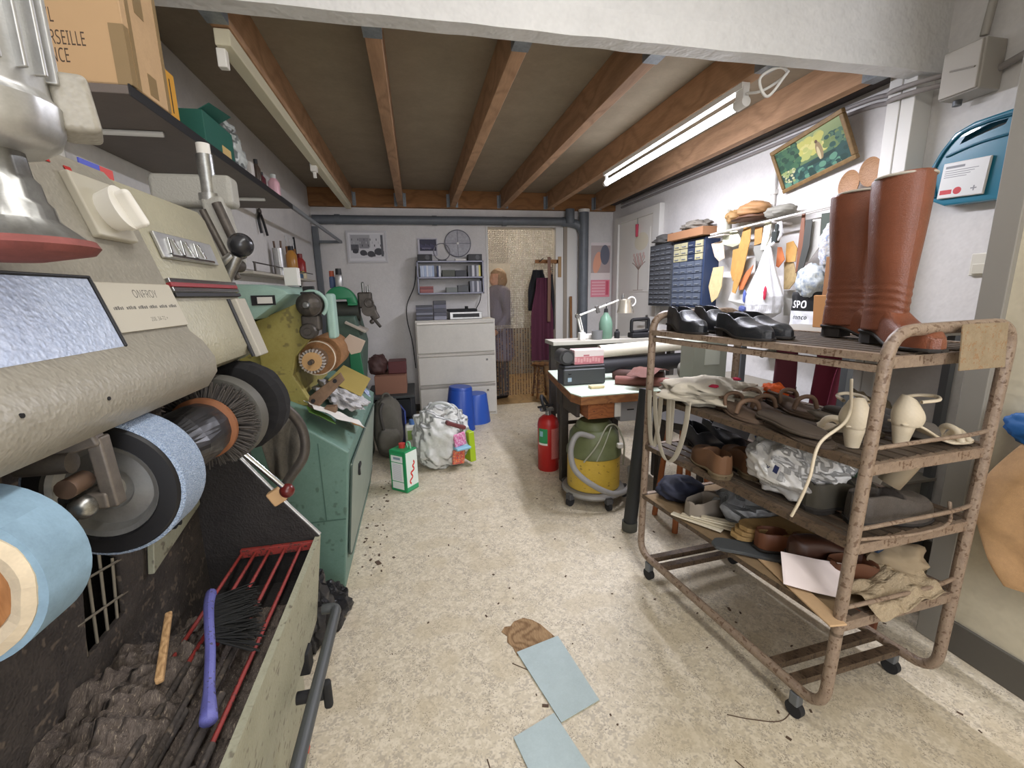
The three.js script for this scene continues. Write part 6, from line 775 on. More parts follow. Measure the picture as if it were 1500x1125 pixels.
// second shelf
{
  const y = SH[1] + 0.008; const P = (u, v) => trP(u, v, y);
  { const p = P(0.25, 0.86); const t = thing('canvas_tote', 'cream canvas tote with red flowers and long hanging straps', 'bag'); const cv = mot(0xd9cdb4, 0xe3d9c4, { m: 0.2, sd: 520, con: 1.4 }, 0.95, { bump: 'fabric', bs: 0.002 });
    part(t, 'pouch', [lump(0.2, 0.05, 0.17, p[0] + 0.06, y + 0.035, p[2] + 0.04, { amp: 0.35, fr: 2.4, sd: 7, flat: -0.65, seg: 40 })], cv, 'folded cream canvas'); for (const [dx, dz] of [[0.02, 0.06], [0.12, 0.0], [0.2, -0.04]]) part(t, 'flower_print', [lump(0.018, 0.006, 0.016, p[0] + dx, y + 0.074, p[2] + dz + 0.05, { amp: 0.4, fr: 4, sd: dx * 9 })], mat(0xc2284a, 0.8), 'red printed flower');
    const st = (x0, z0, x1, z1, d) => part(t, 'strap', [surf((u, v) => { const a = v * Math.PI; const x = lerp(x0, x1, v), zz = lerp(z0, z1, v); return [x + (u - 0.5) * 0.004, y + 0.03 - d * Math.pow(Math.sin(a), 0.55), zz + (u - 0.5) * 0.024]; }, 3, 40, 0.003)], cv); const e = -0.022; const q = v => trP(0, v, y)[0] + e, qz = v => trP(0, v, y)[2]; st(q(0.96), qz(0.96), q(0.88), qz(0.88), 0.0 + 0.24); st(q(0.92), qz(0.92) , q(0.70), qz(0.70), 0.275); st(q(0.82), qz(0.82), q(0.80), qz(0.80), 0.2); }
  { const p = P(0.62, 0.68); solo('orange_cloth', 'bright orange folded cloth on second shelf', 'cloth', [lump(0.05, 0.035, 0.05, p[0] + 0.1, y + 0.035, p[2] - 0.02, { amp: 0.4, fr: 2, sd: 3, flat: -0.85 })], mat(0xd95a12, 0.8)); }
  const sandal = (u, v, a, l) => { const p = P(u, v); const t = local('strap_sandal', l, 'sandal', p, a); const g = shoe({ L: 0.26, W: 0.095, H: 0.02, toe: 0.01, heel: 0.012, open: -1 }); part(t, 'sole', [g.sole, g.upper], mat(0x5c4a3b, 0.8)); part(t, 'strap', [tube([[-0.045, 0.02, 0.05], [-0.03, 0.055, 0.05], [0, 0.065, 0.05], [0.03, 0.055, 0.05], [0.045, 0.02, 0.05]], 0.008, 20)], mat(0x6d5440, 0.7)); part(t, 'strap', [tube([[-0.035, 0.02, -0.03], [-0.03, 0.06, -0.04], [0, 0.07, -0.045], [0.03, 0.06, -0.04], [0.035, 0.02, -0.03]], 0.007, 20), tube([[-0.03, 0.05, -0.05], [-0.02, 0.05, -0.12], [0.02, 0.05, -0.12], [0.03, 0.05, -0.05]], 0.006, 20)], mat(0x6d5440, 0.7)); };
  sandal(0.2, 0.56, -0.1, 'brown strap sandal on second shelf beside the tote'); sandal(0.45, 0.6, -0.2, 'brown strap sandal on second shelf beside the orange cloth'); sandal(0.7, 0.53, -0.1, 'dark brown strap sandal at the second shelf rear edge');
  { // pile of flattened dark soles
    for (let i = 0; i < 4; i++) { const p = P([0.12, 0.62, 0.86, 0.12][i], [0.27, 0.31, 0.34, 0.3][i]); const g = shoe({ L: 0.27, W: 0.09, H: 0.012, toe: 0.008, heel: 0.0, open: -1 }); solo('flat_sole', ['dark brown flat sole lying on second shelf slats', 'khaki flat sole lying across second shelf', 'thin grey brown sole near the slipper', 'worn flat sole beside the sandals'][i], 'sole', [place(merge([g.upper, g.sole]), p[0], p[1] + (i === 3 ? 0.022 : 0.001), p[2], 0, -0.13 + 0.06 * (i % 2), 0)], mat([0x4b3f34, 0x5c5140, 0x46403a, 0x51463c][i], 0.8)); } }
  // pale heeled sandals at the near end
  const cream = mot(0xd8c8aa, 0xe2d4ba, { m: 0.15, sd: 522 }, 0.5); const heelSandal = (x, z, a, l) => { const t = local('heeled_sandal', l, 'sandal', [x, y, z], a); const g = surf((u, v) => { const tt = v, w = 0.036 * (0.75 + 0.35 * smooth(0.3, 0.7, tt)) * Math.sqrt(Math.max(0.02, 1 - Math.pow(Math.max(0, (tt - 0.7) / 0.3), 2))); return [(u - 0.5) * 2 * w, 0.006 + 0.055 * (1 - smooth(0.1, 0.65, tt)), (tt - 0.5) * 0.23]; }, 8, 30, 0.006); part(t, 'footbed', [g], cream); part(t, 'heel', [cyl(0.017, 0.027, 0.055, 0, 0.028, -0.092, 0.05)], cream); part(t, 'heel_cup', [surf((u, v) => { const aa = lerp(-2.4, 2.4, u) + Math.PI; return [0.03 * Math.sin(aa) * (1 + 0.35 * Math.sin(Math.PI * v) - 0.35 * v), 0.056 + 0.09 * v * (1 - 0.35 * Math.pow(Math.abs(u - 0.5) * 2, 2)), -0.082 + 0.036 * Math.cos(aa) * (1 + 0.3 * Math.sin(Math.PI * v) - 0.4 * v)]; }, 24, 10, 0.003)], cream, 'cream leather heel cup'); part(t, 'toe_strap', [tube([[-0.038, 0.01, 0.05], [-0.02, 0.04, 0.05], [0.02, 0.042, 0.055], [0.038, 0.01, 0.06]], 0.009, 16), tube([[-0.036, 0.01, 0.08], [0.0, 0.035, 0.075], [0.036, 0.01, 0.085]], 0.008, 16)], cream); part(t, 'ankle_strap', [tube([[-0.03, 0.13, -0.08], [-0.03, 0.135, -0.03], [0.0, 0.138, -0.01], [0.03, 0.135, -0.03], [0.03, 0.13, -0.08]], 0.005, 20)], cream); return t; };
  heelSandal(1.235, -1.05, 2.6, 'cream heeled sandal with long laces, beside the near post'); heelSandal(1.43, -0.94, 1.4, 'cream heeled sandal with ankle strap at the near shelf end');
  solo('shoe_lace', 'long twisted cream lace hanging down over the lower shelf', 'lace', [tube([[1.19, y + 0.19, -1.0], [1.14, y + 0.09, -0.955], [1.075, y + 0.02, -0.97], [1.055, y - 0.08, -0.97], [1.045, y - 0.16, -0.985], [1.04, y - 0.21, -1.0]], 0.0045, 50, 6)], cream);
  solo('silver_tag', 'crumpled silver foil tag on the cream heeled sandal', 'tag', [place(lump(0.02, 0.03, 0.008, 0, 0, 0, { amp: 0.4, fr: 3, sd: 2 }), 1.19, y + 0.11, -0.985, 0, 0.4, 0)], mat(0xb9bac2, 0.35, { metalness: 0.3 }));
  { const p = P(0.86, 0.2); solo('grey_slipper', 'flat grey slipper at the second shelf rear edge', 'slipper', [place(merge([shoe({ L: 0.25, W: 0.09, H: 0.05, toe: 0.04, heel: 0.0, open: 0.5 }).upper]), p[0], p[1], p[2], 0, -0.2, 0)], mat(0x6e6860, 0.8)); }
}
// third shelf
{
  const y = SH[2] + 0.008; const P = (u, v) => trP(u, v, y); const brn = mat(0x6d4428, 0.5, { bump: 'leather', bs: 0.001 }), tanSole = mat(0x6a5a42, 0.7);
  { let p = P(0.12, 0.64); makeShoe('brown_shoe', 'brown suede shoe on third shelf beside the black shoes', { L: 0.26, W: 0.095, H: 0.085, toe: 0.055, heel: 0.015 }, mat(0x6b4a30, 0.7), tanSole, p, 2.9); p = P(0.35, 0.6); makeShoe('brown_shoe', 'brown suede shoe on third shelf with orange paper inside', { L: 0.26, W: 0.095, H: 0.085, toe: 0.055, heel: 0.015 }, mat(0x6b4a30, 0.7), tanSole, p, 2.85);
    solo('orange_paper', 'bright orange paper stuffed beside the brown suede shoe', 'paper', [lump(0.03, 0.035, 0.03, p[0] + 0.055, y + 0.04, p[2] + 0.075, { amp: 0.3, fr: 2, sd: 4 })], mat(0xe46a15, 0.8)); }
  { const p = P(0.45, 0.86); for (const [i, q, l] of [[0, [-0.02, 0.02], 'black shoe with silver lining at the far third shelf corner'], [1, [0.1, -0.02], 'black shoe beside the silver lined one']]) makeShoe('black_shoe', l, { L: 0.26, W: 0.095, H: 0.08, toe: 0.05 }, blackLeather, soleDark, [p[0] + q[0], p[1], p[2] + q[1]], 0.0); solo('silver_insole', 'silver grey insole leaning on black shoes', 'insole', [place(surf((u, v) => [(u - 0.5) * 0.07, 0.01 * Math.sin(v * 3), (v - 0.5) * 0.14], 6, 12, 0.004), p[0] + 0.05, y + 0.115, p[2] + 0.09, 0.5, 0.8, 0.2)], mat(0xb9bac4, 0.5)); }
  { const p = P(0.75, 0.62); solo('blue_plastic_bag', 'crumpled bright blue plastic bag on third shelf', 'bag', [lump(0.06, 0.065, 0.06, p[0], y + 0.06, p[2], { amp: 0.4, fr: 2.5, sd: 5, flat: -0.9 })], mat(0x2466b8, 0.35, { bump: 'crumple', bs: 0.01 })); solo('brown_carton', 'small brown carton with pink end behind the carrier bag', 'box', [place(rbox(0.12, 0.1, 0.16, 0.003), p[0] + 0.02, y + 0.05, p[2] + 0.17, 0, 0.2, 0)], mat(0x8a6547, 0.8)); solo('pink_cloth', 'folded pink cloth behind the carrier bag', 'cloth', [lump(0.05, 0.03, 0.05, p[0] + 0.03, y + 0.125, p[2] + 0.2, { amp: 0.3, fr: 3, sd: 2 })], mat(0xb04a62, 0.85)); }
  { const p = P(0.2, 0.375); const t = thing('carrier_bag', 'filled white carrier bag with blue letters on third shelf', 'bag'); const wm = mot(0xeae9e7, 0xdcdbda, { m: 0.25, sd: 530 }, 0.4, { bump: 'crumple', bs: 0.005 }); part(t, 'bag', [lump(0.125, 0.105, 0.155, p[0] + 0.06, y + 0.093, p[2] + 0.02, { amp: 0.2, fr: 2.6, sd: 14, flat: -0.85, seg: 90 })], wm, 'crinkled white plastic'); part(t, 'loose_top', [lump(0.05, 0.055, 0.07, p[0] + 0.12, y + 0.14, p[2] + 0.1, { amp: 0.3, fr: 3, sd: 17, seg: 60 })], wm);
    const tx = canvasTex(256, 128, (c, w, h) => { c.fillStyle = '#d4d3d3'; c.fillRect(0, 0, w, h); c.fillStyle = '#27305f'; c.font = 'bold 70px sans-serif'; c.fillText('Mo', 24, 84); c.fillRect(176, 26, 60, 60); }); const g = surf((u, v) => [0, (v - 0.5) * 0.05, -(u - 0.5) * -0.1], 6, 3); place(g, p[0] - 0.062, y + 0.11, p[2] + 0.05, 0, -0.2, -0.3); part(t, 'print', [g], mat(null, 0.5, { map: tx, side: THREE.DoubleSide })); }
  const dk = mot(0x4b443e, 0x57504a, { m: 0.2, sd: 531, con: 1.4 }, 0.55, { bump: 'leather', bs: 0.001 }); const clog = (u, v, a, l, m) => makeShoe('walking_shoe', l, { L: 0.275, W: 0.105, H: 0.095, toe: 0.065, heel: 0.012, open: 0.5 }, m, mat(0x2c2825, 0.8), P(u, v), a);
  clog(0.5, 0.075, 1.55, 'dark grey walking shoe beside the near right post', dk); clog(0.42, 0.2, 1.62, 'green toned walking shoe behind the dark grey one', mot(0x43473a, 0x4e4a40, { m: 0.2, sd: 532 }, 0.6));
  solo('rolled_leather', 'pale cream rolled leather leaning behind the grey shoes', 'roll', [rod([1.52, y + 0.02, -1.1], [1.60, y + 0.2, -1.05], 0.035, 16)], mat(0xb3a184, 0.8)); solo('grey_bag_end', 'grey plastic bag with folded end behind the carrier bag', 'bag', [lump(0.07, 0.07, 0.06, 1.4, y + 0.09, -1.19, { amp: 0.3, fr: 2.5, sd: 8, flat: -0.98 })], mot(0xa3a5a4, 0x8d908f, { m: 0.2, sd: 533 }, 0.4, { bump: 'crumple', bs: 0.015 })); solo('green_book', 'green bound pad standing behind the near post', 'pad', [rbox(0.02, 0.17, 0.1, 0.003, 1.47, y + 0.086, -1.22, 0, 0.4, 0)], mat(0x4d6a50, 0.7));
}
// bottom shelf
{ const g = surf((u, v) => trP(lerp(-0.03, 0.97, u), lerp(0.03, 0.97, v), SH[3] + 0.0105), 4, 4, 0.003); solo('cardboard_sheet', 'worn brown cardboard sheet lying flat on the bottom shelf', 'board', [g], mot(0x8d7658, 0x7d684c, { m: 0.3, sd: 548 }, 0.9)); }
{
  const y = SH[3] + 0.012; const P = (u, v) => trP(u, v, y);
  { const p = P(0.2, 0.9); solo('navy_shoe_bag', 'dark navy shoe bag at the far bottom shelf corner', 'bag', [lump(0.1, 0.05, 0.09, p[0] + 0.03, y + 0.04, p[2], { amp: 0.2, fr: 2, sd: 3, flat: -0.8 })], mat(0x2b2f42, 0.7)); }
  { const p = P(0.2, 0.74); const t = thing('felt_slipper', 'beige felt slipper lying open on bottom shelf', 'slipper'); const g = shoe({ L: 0.27, W: 0.12, H: 0.09, toe: 0.06, heel: 0.0, open: 0.5 }); part(t, 'upper', [place(g.upper, p[0] + 0.05, p[1], p[2] + 0.02, 0, 1.9, 0)], mat(0x8a8074, 0.95)); part(t, 'sole', [place(g.sole, p[0] + 0.05, p[1], p[2] + 0.02, 0, 1.9, 0)], mat(0x6c6358, 0.9)); }
  { const p = P(0.5, 0.6); solo('clear_bag', 'crumpled grey clear plastic bag on bottom shelf', 'bag', [lump(0.12, 0.075, 0.11, p[0], y + 0.06, p[2], { amp: 0.3, fr: 2.2, sd: 9, flat: -0.8 })], mot(0xa6a8ab, 0x8d9094, { m: 0.2, sd: 540 }, 0.3, { bump: 'crumple', bs: 0.015 })); }
  for (let i = 0; i < 4; i++) { const p = P(0.05 + 0.06 * i, 0.64 - 0.03 * i); solo('cut_strip', `${['lowest', 'second lowest', 'second topmost', 'topmost'][i]} narrow cream leather strip over the bottom shelf edge`, 'strip', [place(rbox(0.026, 0.006, 0.2, 0.002), p[0] - 0.01, y + 0.01 + 0.008 * i, p[2], 0, 0.55 + 0.1 * i, 0)], mat([0xd9d0ba, 0xcabfa6][i % 2], 0.8), 'cut strips on the bottom shelf'); }
  const soleShape = (L, W, th) => { const pts = []; for (let i = 0; i <= 24; i++) { const t = i / 24, w = W / 2 * (0.74 + 0.26 * smooth(0.28, 0.66, t)) * Math.sqrt(Math.max(0, 1 - Math.pow(Math.max(0, (0.14 - t) / 0.14), 2))) * Math.sqrt(Math.max(0, 1 - Math.pow(Math.max(0, (t - 0.66) / 0.34), 2.2))); pts.push([w, (t - 0.5) * L]); } return poly(pts.concat(pts.slice(1, -1).reverse().map(q => [-q[0], q[1]])), th, 'y', 0, 0.002); };
  { const p = P(0.22, 0.43); for (let i = 0; i < 3; i++) solo('leather_sole', ['thick tan leather sole, lowest of the tan stack', 'tan leather sole in the middle of the tan stack', 'tan leather sole with string, topmost of the tan stack'][i], 'sole', [place(soleShape(0.31, 0.11, 0.016), p[0] + 0.08 + 0.012 * i, y + 0.022 + 0.018 * i, p[2] + 0.01, 0, 1.25 + 0.06 * i, 0)], mot(0xb08f5c, 0xa07f4e, { m: 0.2, sd: 541 + i, con: 1.5 }, 0.7)); solo('slate_sole', 'dark slate rubber sole jutting over the bottom shelf edge', 'sole', [place(soleShape(0.29, 0.105, 0.012), p[0] - 0.03, y + 0.006, p[2] + 0.05, 0, 1.0, 0.0)], mat(0x45484a, 0.7)); }
  { const p = P(0.3, 0.16); makeShoe('brown_brogue', 'dark brown shoe lying above the white paper on bottom shelf', { L: 0.3, W: 0.105, H: 0.06, toe: 0.05, heel: 0.02, open: -1 }, mat(0x3f2418, 0.45), soleDark, [p[0] + 0.07, y + 0.03, p[2] - 0.05], 1.4); makeShoe('brown_brogue', 'brown shoe toe showing beside the white paper', { L: 0.27, W: 0.1, H: 0.07, toe: 0.05 }, mat(0x6b3f28, 0.5), soleDark, [p[0] + 0.02, y, p[2] - 0.14], 1.2); makeShoe('brown_brogue', 'brown shoe behind the near post on bottom shelf', { L: 0.27, W: 0.1, H: 0.07, toe: 0.05 }, mat(0x5f3a26, 0.5), soleDark, P(0.55, 0.12), 1.5);
    solo('white_card', 'folded white card leaning on the bottom shelf near the post', 'card', [surf((u, v) => { const A = [1.045, 0.412, -1.005], B = [1.157, 0.412, -0.91], Cq = [1.088, 0.475, -1.07], Dq = [1.23, 0.475, -0.965]; return [0, 1, 2].map(k => lerp(lerp(A[k], B[k], u), lerp(Cq[k], Dq[k], u), v) + (k === 1 ? 0.006 * Math.abs(u - 0.55) : 0)); }, 16, 6, 0.003)], mat(0xe6d9d6, 0.8)); }
  solo('brown_paper', 'crumpled brown paper spilling over the near bottom shelf end', 'paper', [place(surf((u, v) => [(u - 0.5) * 0.26, 0.03 + 0.03 * N3(u * 4, v * 4, 2) + 0.02 * Math.sin(v * 4), (v - 0.5) * 0.14], 40, 24, 0.002), 1.32, y + 0.005, -0.91, 0.1, 0.1, 0.1)], mot(0x97866c, 0xa8977c, { m: 0.1, sd: 545, con: 2, c: 0xc9bda4, cth: 0.7 }, 0.9, { bump: 'crumple', bs: 0.01 }));
  solo('paper_bag', 'beige paper bag leaning behind the near right post', 'bag', [lump(0.09, 0.06, 0.08, 1.42, y + 0.062, -0.985, { amp: 0.3, fr: 2, sd: 6, flat: -0.95 })], mat(0x9b8a70, 0.9)); solo('blue_book', 'dark blue box behind the brown shoe on bottom shelf', 'box', [rbox(0.1, 0.05, 0.1, 0.003, 1.36, y + 0.13, -1.02, 0, 0.3, 0)], mat(0x21364f, 0.6));
  { const p = P(0.12, 0.2); solo('board_strip', 'pale cardboard strip along the bottom shelf edge', 'board', [place(rbox(0.05, 0.006, 0.4, 0.002), p[0] - 0.03, y - 0.002 + 0.006, p[2], 0, -0.13, 0)], M.card); }
}

// ================================================================ right wall
{ const dcm = (t, z0, z1, y0, y1, rows, cols, frame, face, x0 = 2.17) => { part(t, 'frame', [ext(x0, RX - 0.002, y0, y1, z0, z1, 0.003)], frame); const dz = (z1 - z0 - 0.03) / cols, dy = (y1 - y0 - 0.03) / rows; for (let r = 0; r < rows; r++) for (let c = 0; c < cols; c++) { const a = z0 + 0.015 + c * dz, b = y0 + 0.015 + r * dy; const d = part(t, 'drawer', [ext(x0 - 0.008, x0 + 0.02, b + 0.003, b + dy - 0.003, a + 0.003, a + dz - 0.003)], typeof face === 'function' ? face(r, c) : face); part(d, 'pull', [ext(x0 - 0.014, x0 - 0.006, b + dy * 0.3, b + dy * 0.42, a + dz * 0.25, a + dz * 0.75)], mat(0x80868c, 0.4)); } };
  const t1 = thing('drawer_cabinet', 'grey cabinet of many small drawers nearest the far door', 'cabinet'); dcm(t1, -3.93, -3.54, 1.16, 1.70, 12, 4, mat(0x44474b, 0.5), mat(0x505256, 0.5));
  const t2 = thing('drawer_cabinet', 'blue cabinet of small pale drawers beside the grey one', 'cabinet'); const pale = mat(0x59616f, 0.45), cr = mat(0xb5af8c, 0.5), dark = mat(0x2f3a52, 0.5); dcm(t2, -3.535, -3.11, 1.16, 1.69, 10, 4, mat(0x2b3a58, 0.5), (r, c) => r > 6 ? (c === 2 ? dark : cr) : pale);
  solo('flat_carton', 'flat brown carton on blue drawer cabinet', 'box', [ext(2.12, 2.28, 1.701, 1.762, -3.56, -3.08, 0.003)], mat(0x9c7150, 0.8)); solo('grey_rag', 'bunched grey rags on flat brown carton', 'rag', [lump(0.08, 0.04, 0.16, 2.2, 1.79, -3.28, { amp: 0.4, fr: 2.5, sd: 6, flat: -0.7 }), ], mot(0x8a8378, 0x736d63, { m: 0.1, sd: 601 }, 0.95)); solo('dark_rag', 'dark grey rags heaped on the grey drawer cabinet', 'rag', [lump(0.07, 0.05, 0.17, 2.22, 1.735, -3.74, { amp: 0.4, fr: 2.5, sd: 8, flat: -0.7 })], mat(0x5d5b57, 0.95)); solo('white_cylinder', 'tall frosted white container beside flat brown carton', 'container', [lathe([[0, 0], [0.045, 0], [0.048, 0.01], [0.048, 0.13], [0.035, 0.155], [0, 0.16]], 2.19, 1.69, -2.93)], mat(0xc9c9bb, 0.35)); }
{ const t = thing('wall_rack', 'white wire rail on brackets along the right wall', 'rack'); const w = mat(0xe2dcd6, 0.4); part(t, 'rail', [rod([2.17, 1.695, -3.05], [2.17, 1.72, -1.86], 0.007)], w); part(t, 'rail', [rod([2.24, 1.70, -3.05], [2.24, 1.725, -1.86], 0.006)], w); for (const z of [-3.0, -2.45, -1.92]) part(t, 'bracket', [rod([RX, 1.685, z], [2.16, 1.695, z], 0.007)], w); part(t, 'shelf_ledge', [ext(2.15, RX - 0.002, 1.672, 1.68, -3.05, -2.88)], w); }
Object.assign(M, { creamPat: mot(0xd8bd9f, 0xe6ddc8, { m: 0.1, sd: 610, con: 2, c: 0xc2455a, cth: 0.72 }, 0.8), yelPat: mot(0xcfb57c, 0xdcc592, { m: 0.15, sd: 611, con: 1.6 }, 0.8), greenPat: mot(0xb9bd9c, 0xd3d3ba, { m: 0.12, sd: 612, con: 2 }, 0.8), tan2: mot(0xc2934f, 0xb27f3c, { m: 0.2, sd: 613, con: 1.6 }, 0.65), yelStripe: mot(0xcdc98c, 0xe5e2c8, { m: 0.06, sd: 614, con: 2 }, 0.8), greyFelt: mat(0x8e8d86, 0.95), orange: mat(0xc27244, 0.7), khaki: mot(0x9a8259, 0xb59d6f, { m: 0.1, sd: 615, con: 2 }, 0.8), beltBrown: mat(0x7a4a30, 0.55), beltBlack: mat(0x3a3b36, 0.6), beltGreen: mat(0x40493f, 0.7), greyPat: mat(0xc4c2bb, 0.85) });
function hangPiece(name, label, x, pts, m) { // curled flat piece hanging at distance x from the axis, points (z, y)
  const g = poly(pts, 0.005, 'x', x - 0.0025, 0.001); const p = g.attributes.position; let y1 = -9, zc = 0; for (const q of pts) { y1 = Math.max(y1, q[1]); zc += q[0] / pts.length; } for (let i = 0; i < p.count; i++) { const dy = y1 - p.getY(i), dz = p.getZ(i) - zc; p.setX(i, p.getX(i) - 0.06 * dy - dz * dz * 1.2 + 0.15 * dz * ((Math.round(zc * 50) % 2) ? 0.5 : -0.5)); } g.computeVertexNormals(); return solo(name, label, 'leather', [g], m); }
hangPiece('pattern_piece', 'cream paper pattern piece with red edge, beside blue drawers', 2.22, [[-3.099,1.636],[-2.968,1.646],[-2.910,1.517],[-2.989,1.499],[-3.048,1.538]], M.creamPat);
hangPiece('pattern_piece', 'yellowish leather sole pattern hanging lowest beside blue drawers', 2.22, [[-3.063,1.459],[-2.933,1.461],[-2.923,1.315],[-2.968,1.237],[-3.035,1.201],[-3.088,1.318]], M.yelPat);
hangPiece('pattern_piece', 'pale green paper pattern folded over rail', 2.21, [[-2.947,1.700],[-2.819,1.693],[-2.742,1.603],[-2.841,1.586],[-2.937,1.614]], M.greenPat);
hangPiece('leather_strap', 'long tan leather strap hanging from rail beside the leather hat', 2.2, [[-2.742,1.704],[-2.665,1.693],[-2.654,1.611],[-2.693,1.402],[-2.743,1.266],[-2.778,1.276],[-2.767,1.587]], M.tan2);
hangPiece('leather_strap', 'short tan leather strap beside yellow striped strap', 2.205, [[-2.646,1.691],[-2.574,1.685],[-2.561,1.583],[-2.631,1.574]], M.tan);
hangPiece('leather_strap', 'wide yellow tan leather strip widening downwards', 2.215, [[-2.852,1.568],[-2.745,1.576],[-2.752,1.414],[-2.813,1.351],[-2.848,1.409]], M.tan2);
hangPiece('striped_strap', 'yellow and white striped webbing strap on rail', 2.195, [[-2.553,1.707],[-2.487,1.709],[-2.494,1.592],[-2.521,1.537],[-2.556,1.541]], M.yelStripe);
hangPiece('grey_sleeve', 'grey felt sleeve hanging behind the carrier bag', 2.21, [[-2.630,1.616],[-2.537,1.622],[-2.529,1.467],[-2.600,1.472],[-2.634,1.548]], M.greyFelt);
hangPiece('orange_insole', 'slim orange leather insole hanging diagonally', 2.2, [[-2.610,1.451],[-2.634,1.391],[-2.693,1.293],[-2.732,1.289],[-2.737,1.331],[-2.681,1.411]], M.orange);
hangPiece('orange_offcut', 'pointed orange leather offcut beside black clip', 2.19, [[-2.422,1.544],[-2.390,1.541],[-2.345,1.466],[-2.391,1.421],[-2.413,1.430]], M.orange);
hangPiece('leather_piece', 'round ended yellow tan leather piece beside black clip', 2.21, [[-2.378,1.563],[-2.329,1.570],[-2.284,1.523],[-2.284,1.449],[-2.363,1.447]], M.tan2);
hangPiece('leather_piece', 'crumpled khaki leather piece below the yellow tan one', 2.21, [[-2.380,1.452],[-2.308,1.447],[-2.251,1.350],[-2.312,1.289],[-2.353,1.289]], M.khaki);
hangPiece('belt', 'brown leather belt hanging from rail', 2.2, [[-2.272,1.728],[-2.254,1.725],[-2.233,1.570],[-2.230,1.411],[-2.255,1.382],[-2.266,1.536]], M.beltBrown);
hangPiece('belt', 'black leather belt hanging beside brown belt', 2.195, [[-2.237,1.674],[-2.196,1.671],[-2.186,1.528],[-2.210,1.364],[-2.243,1.366],[-2.232,1.533]], M.beltBlack);
hangPiece('belt', 'dark green webbing belt hanging near the boots', 2.195, [[-2.134,1.690],[-2.080,1.688],[-2.064,1.543],[-2.089,1.511],[-2.116,1.528]], M.beltGreen);
hangPiece('pale_strip', 'long pale grey strip hanging between the belts', 2.22, [[-2.221,1.672],[-2.164,1.670],[-2.147,1.517],[-2.199,1.439],[-2.217,1.441]], M.greyPat);
hangPiece('lining_piece', 'pale grey lining sheet hanging behind the carrier bag', 2.25, [[-2.789,1.475],[-2.652,1.510],[-2.599,1.184],[-2.738,1.162],[-2.870,1.217]], M.greyPat);
hangPiece('lining_piece', 'narrow grey lining strip beside sports bag', 2.25, [[-2.395,1.285],[-2.323,1.284],[-2.303,1.133],[-2.375,1.130]], M.greyPat);
{ const t = thing('leather_hat', 'brown moulded leather hat shapes piled on the wire rail', 'hat'); part(t, 'crown', [lump(0.085, 0.055, 0.12, 2.2, 1.80, -2.66, { amp: 0.15, fr: 2, sd: 4, flat: -0.55 })], mot(0x9a6f46, 0xaa7f53, { m: 0.2, sd: 620 }, 0.6)); part(t, 'brim', [lump(0.09, 0.02, 0.14, 2.2, 1.755, -2.68, { amp: 0.2, fr: 2, sd: 6 })], mat(0x5c3c26, 0.6)); part(t, 'side_fold', [lump(0.06, 0.045, 0.06, 2.19, 1.785, -2.82, { amp: 0.3, fr: 2, sd: 9 })], mat(0x9c7a4c, 0.7)); }
solo('grey_form', 'grey felt shoe form lying on the wire rail', 'form', [lump(0.06, 0.035, 0.11, 2.2, 1.755, -2.44, { amp: 0.2, fr: 2, sd: 2, sq: 0.9 })], mat(0x8b887e, 0.9));
{ const t = thing('hanging_carrier_bag', 'white knotted carrier bag with red and blue marks on wall rail', 'bag'); const c = [2.13, -2.43]; const prof = [[0.006, 1.56], [0.02, 1.54], [0.035, 1.50], [0.06, 1.42], [0.1, 1.33], [0.135, 1.25], [0.14, 1.2], [0.125, 1.15], [0.08, 1.12], [0.0, 1.11]]; const g = lathe(prof, 0, 0, 0, 0, 0, 0, 60); const p = g.attributes.position; for (let i = 0; i < p.count; i++) { const x = p.getX(i), y = p.getY(i), z = p.getZ(i); const a = Math.atan2(z, x), k = 1 + (0.1 + 0.12 * smooth(1.2, 1.5, y)) * Math.sin(a * 9 + 3 * N3(x * 6, y * 6, z * 6)) * 0.6 + 0.12 * N3(x * 14, y * 9, z * 14); p.setXYZ(i, c[0] + x * k * 0.55, y, c[1] + z * k * 0.95); } g.computeVertexNormals(); part(t, 'bag', [boxUV(g)], mot(0xdedee0, 0xd0d1d5, { m: 0.2, sd: 630 }, 0.35, { bump: 'crumple', bs: 0.012 }), 'crinkled white plastic');
  part(t, 'handle_loop', [tube([[2.13, 1.55, -2.43], [2.15, 1.60, -2.42], [2.17, 1.69, -2.40], [2.16, 1.6, -2.38], [2.13, 1.55, -2.41]], 0.01, 24)], mat(0xd8d8da, 0.4));
  part(t, 'red_mark', [lump(0.006, 0.04, 0.012, 2.062, 1.27, -2.345, { amp: 0.3, fr: 2, sd: 1 })], mat(0xc0304a, 0.5)); part(t, 'blue_mark', [lump(0.008, 0.02, 0.03, 2.075, 1.17, -2.545, { amp: 0.3, fr: 3, sd: 2 })], mat(0x4a5488, 0.5)); part(t, 'blue_mark', [lump(0.006, 0.04, 0.012, 2.085, 1.25, -2.545, { amp: 0.3, fr: 3, sd: 5 })], mat(0x5a69a8, 0.5)); }
solo('bulldog_clip', 'black clip on wall rail above the carrier bag', 'clip', [rbox(0.03, 0.07, 0.04, 0.006, 2.15, 1.60, -2.4), rbox(0.012, 0.05, 0.02, 0.004, 2.15, 1.65, -2.4)], mat(0x2e3330, 0.4));
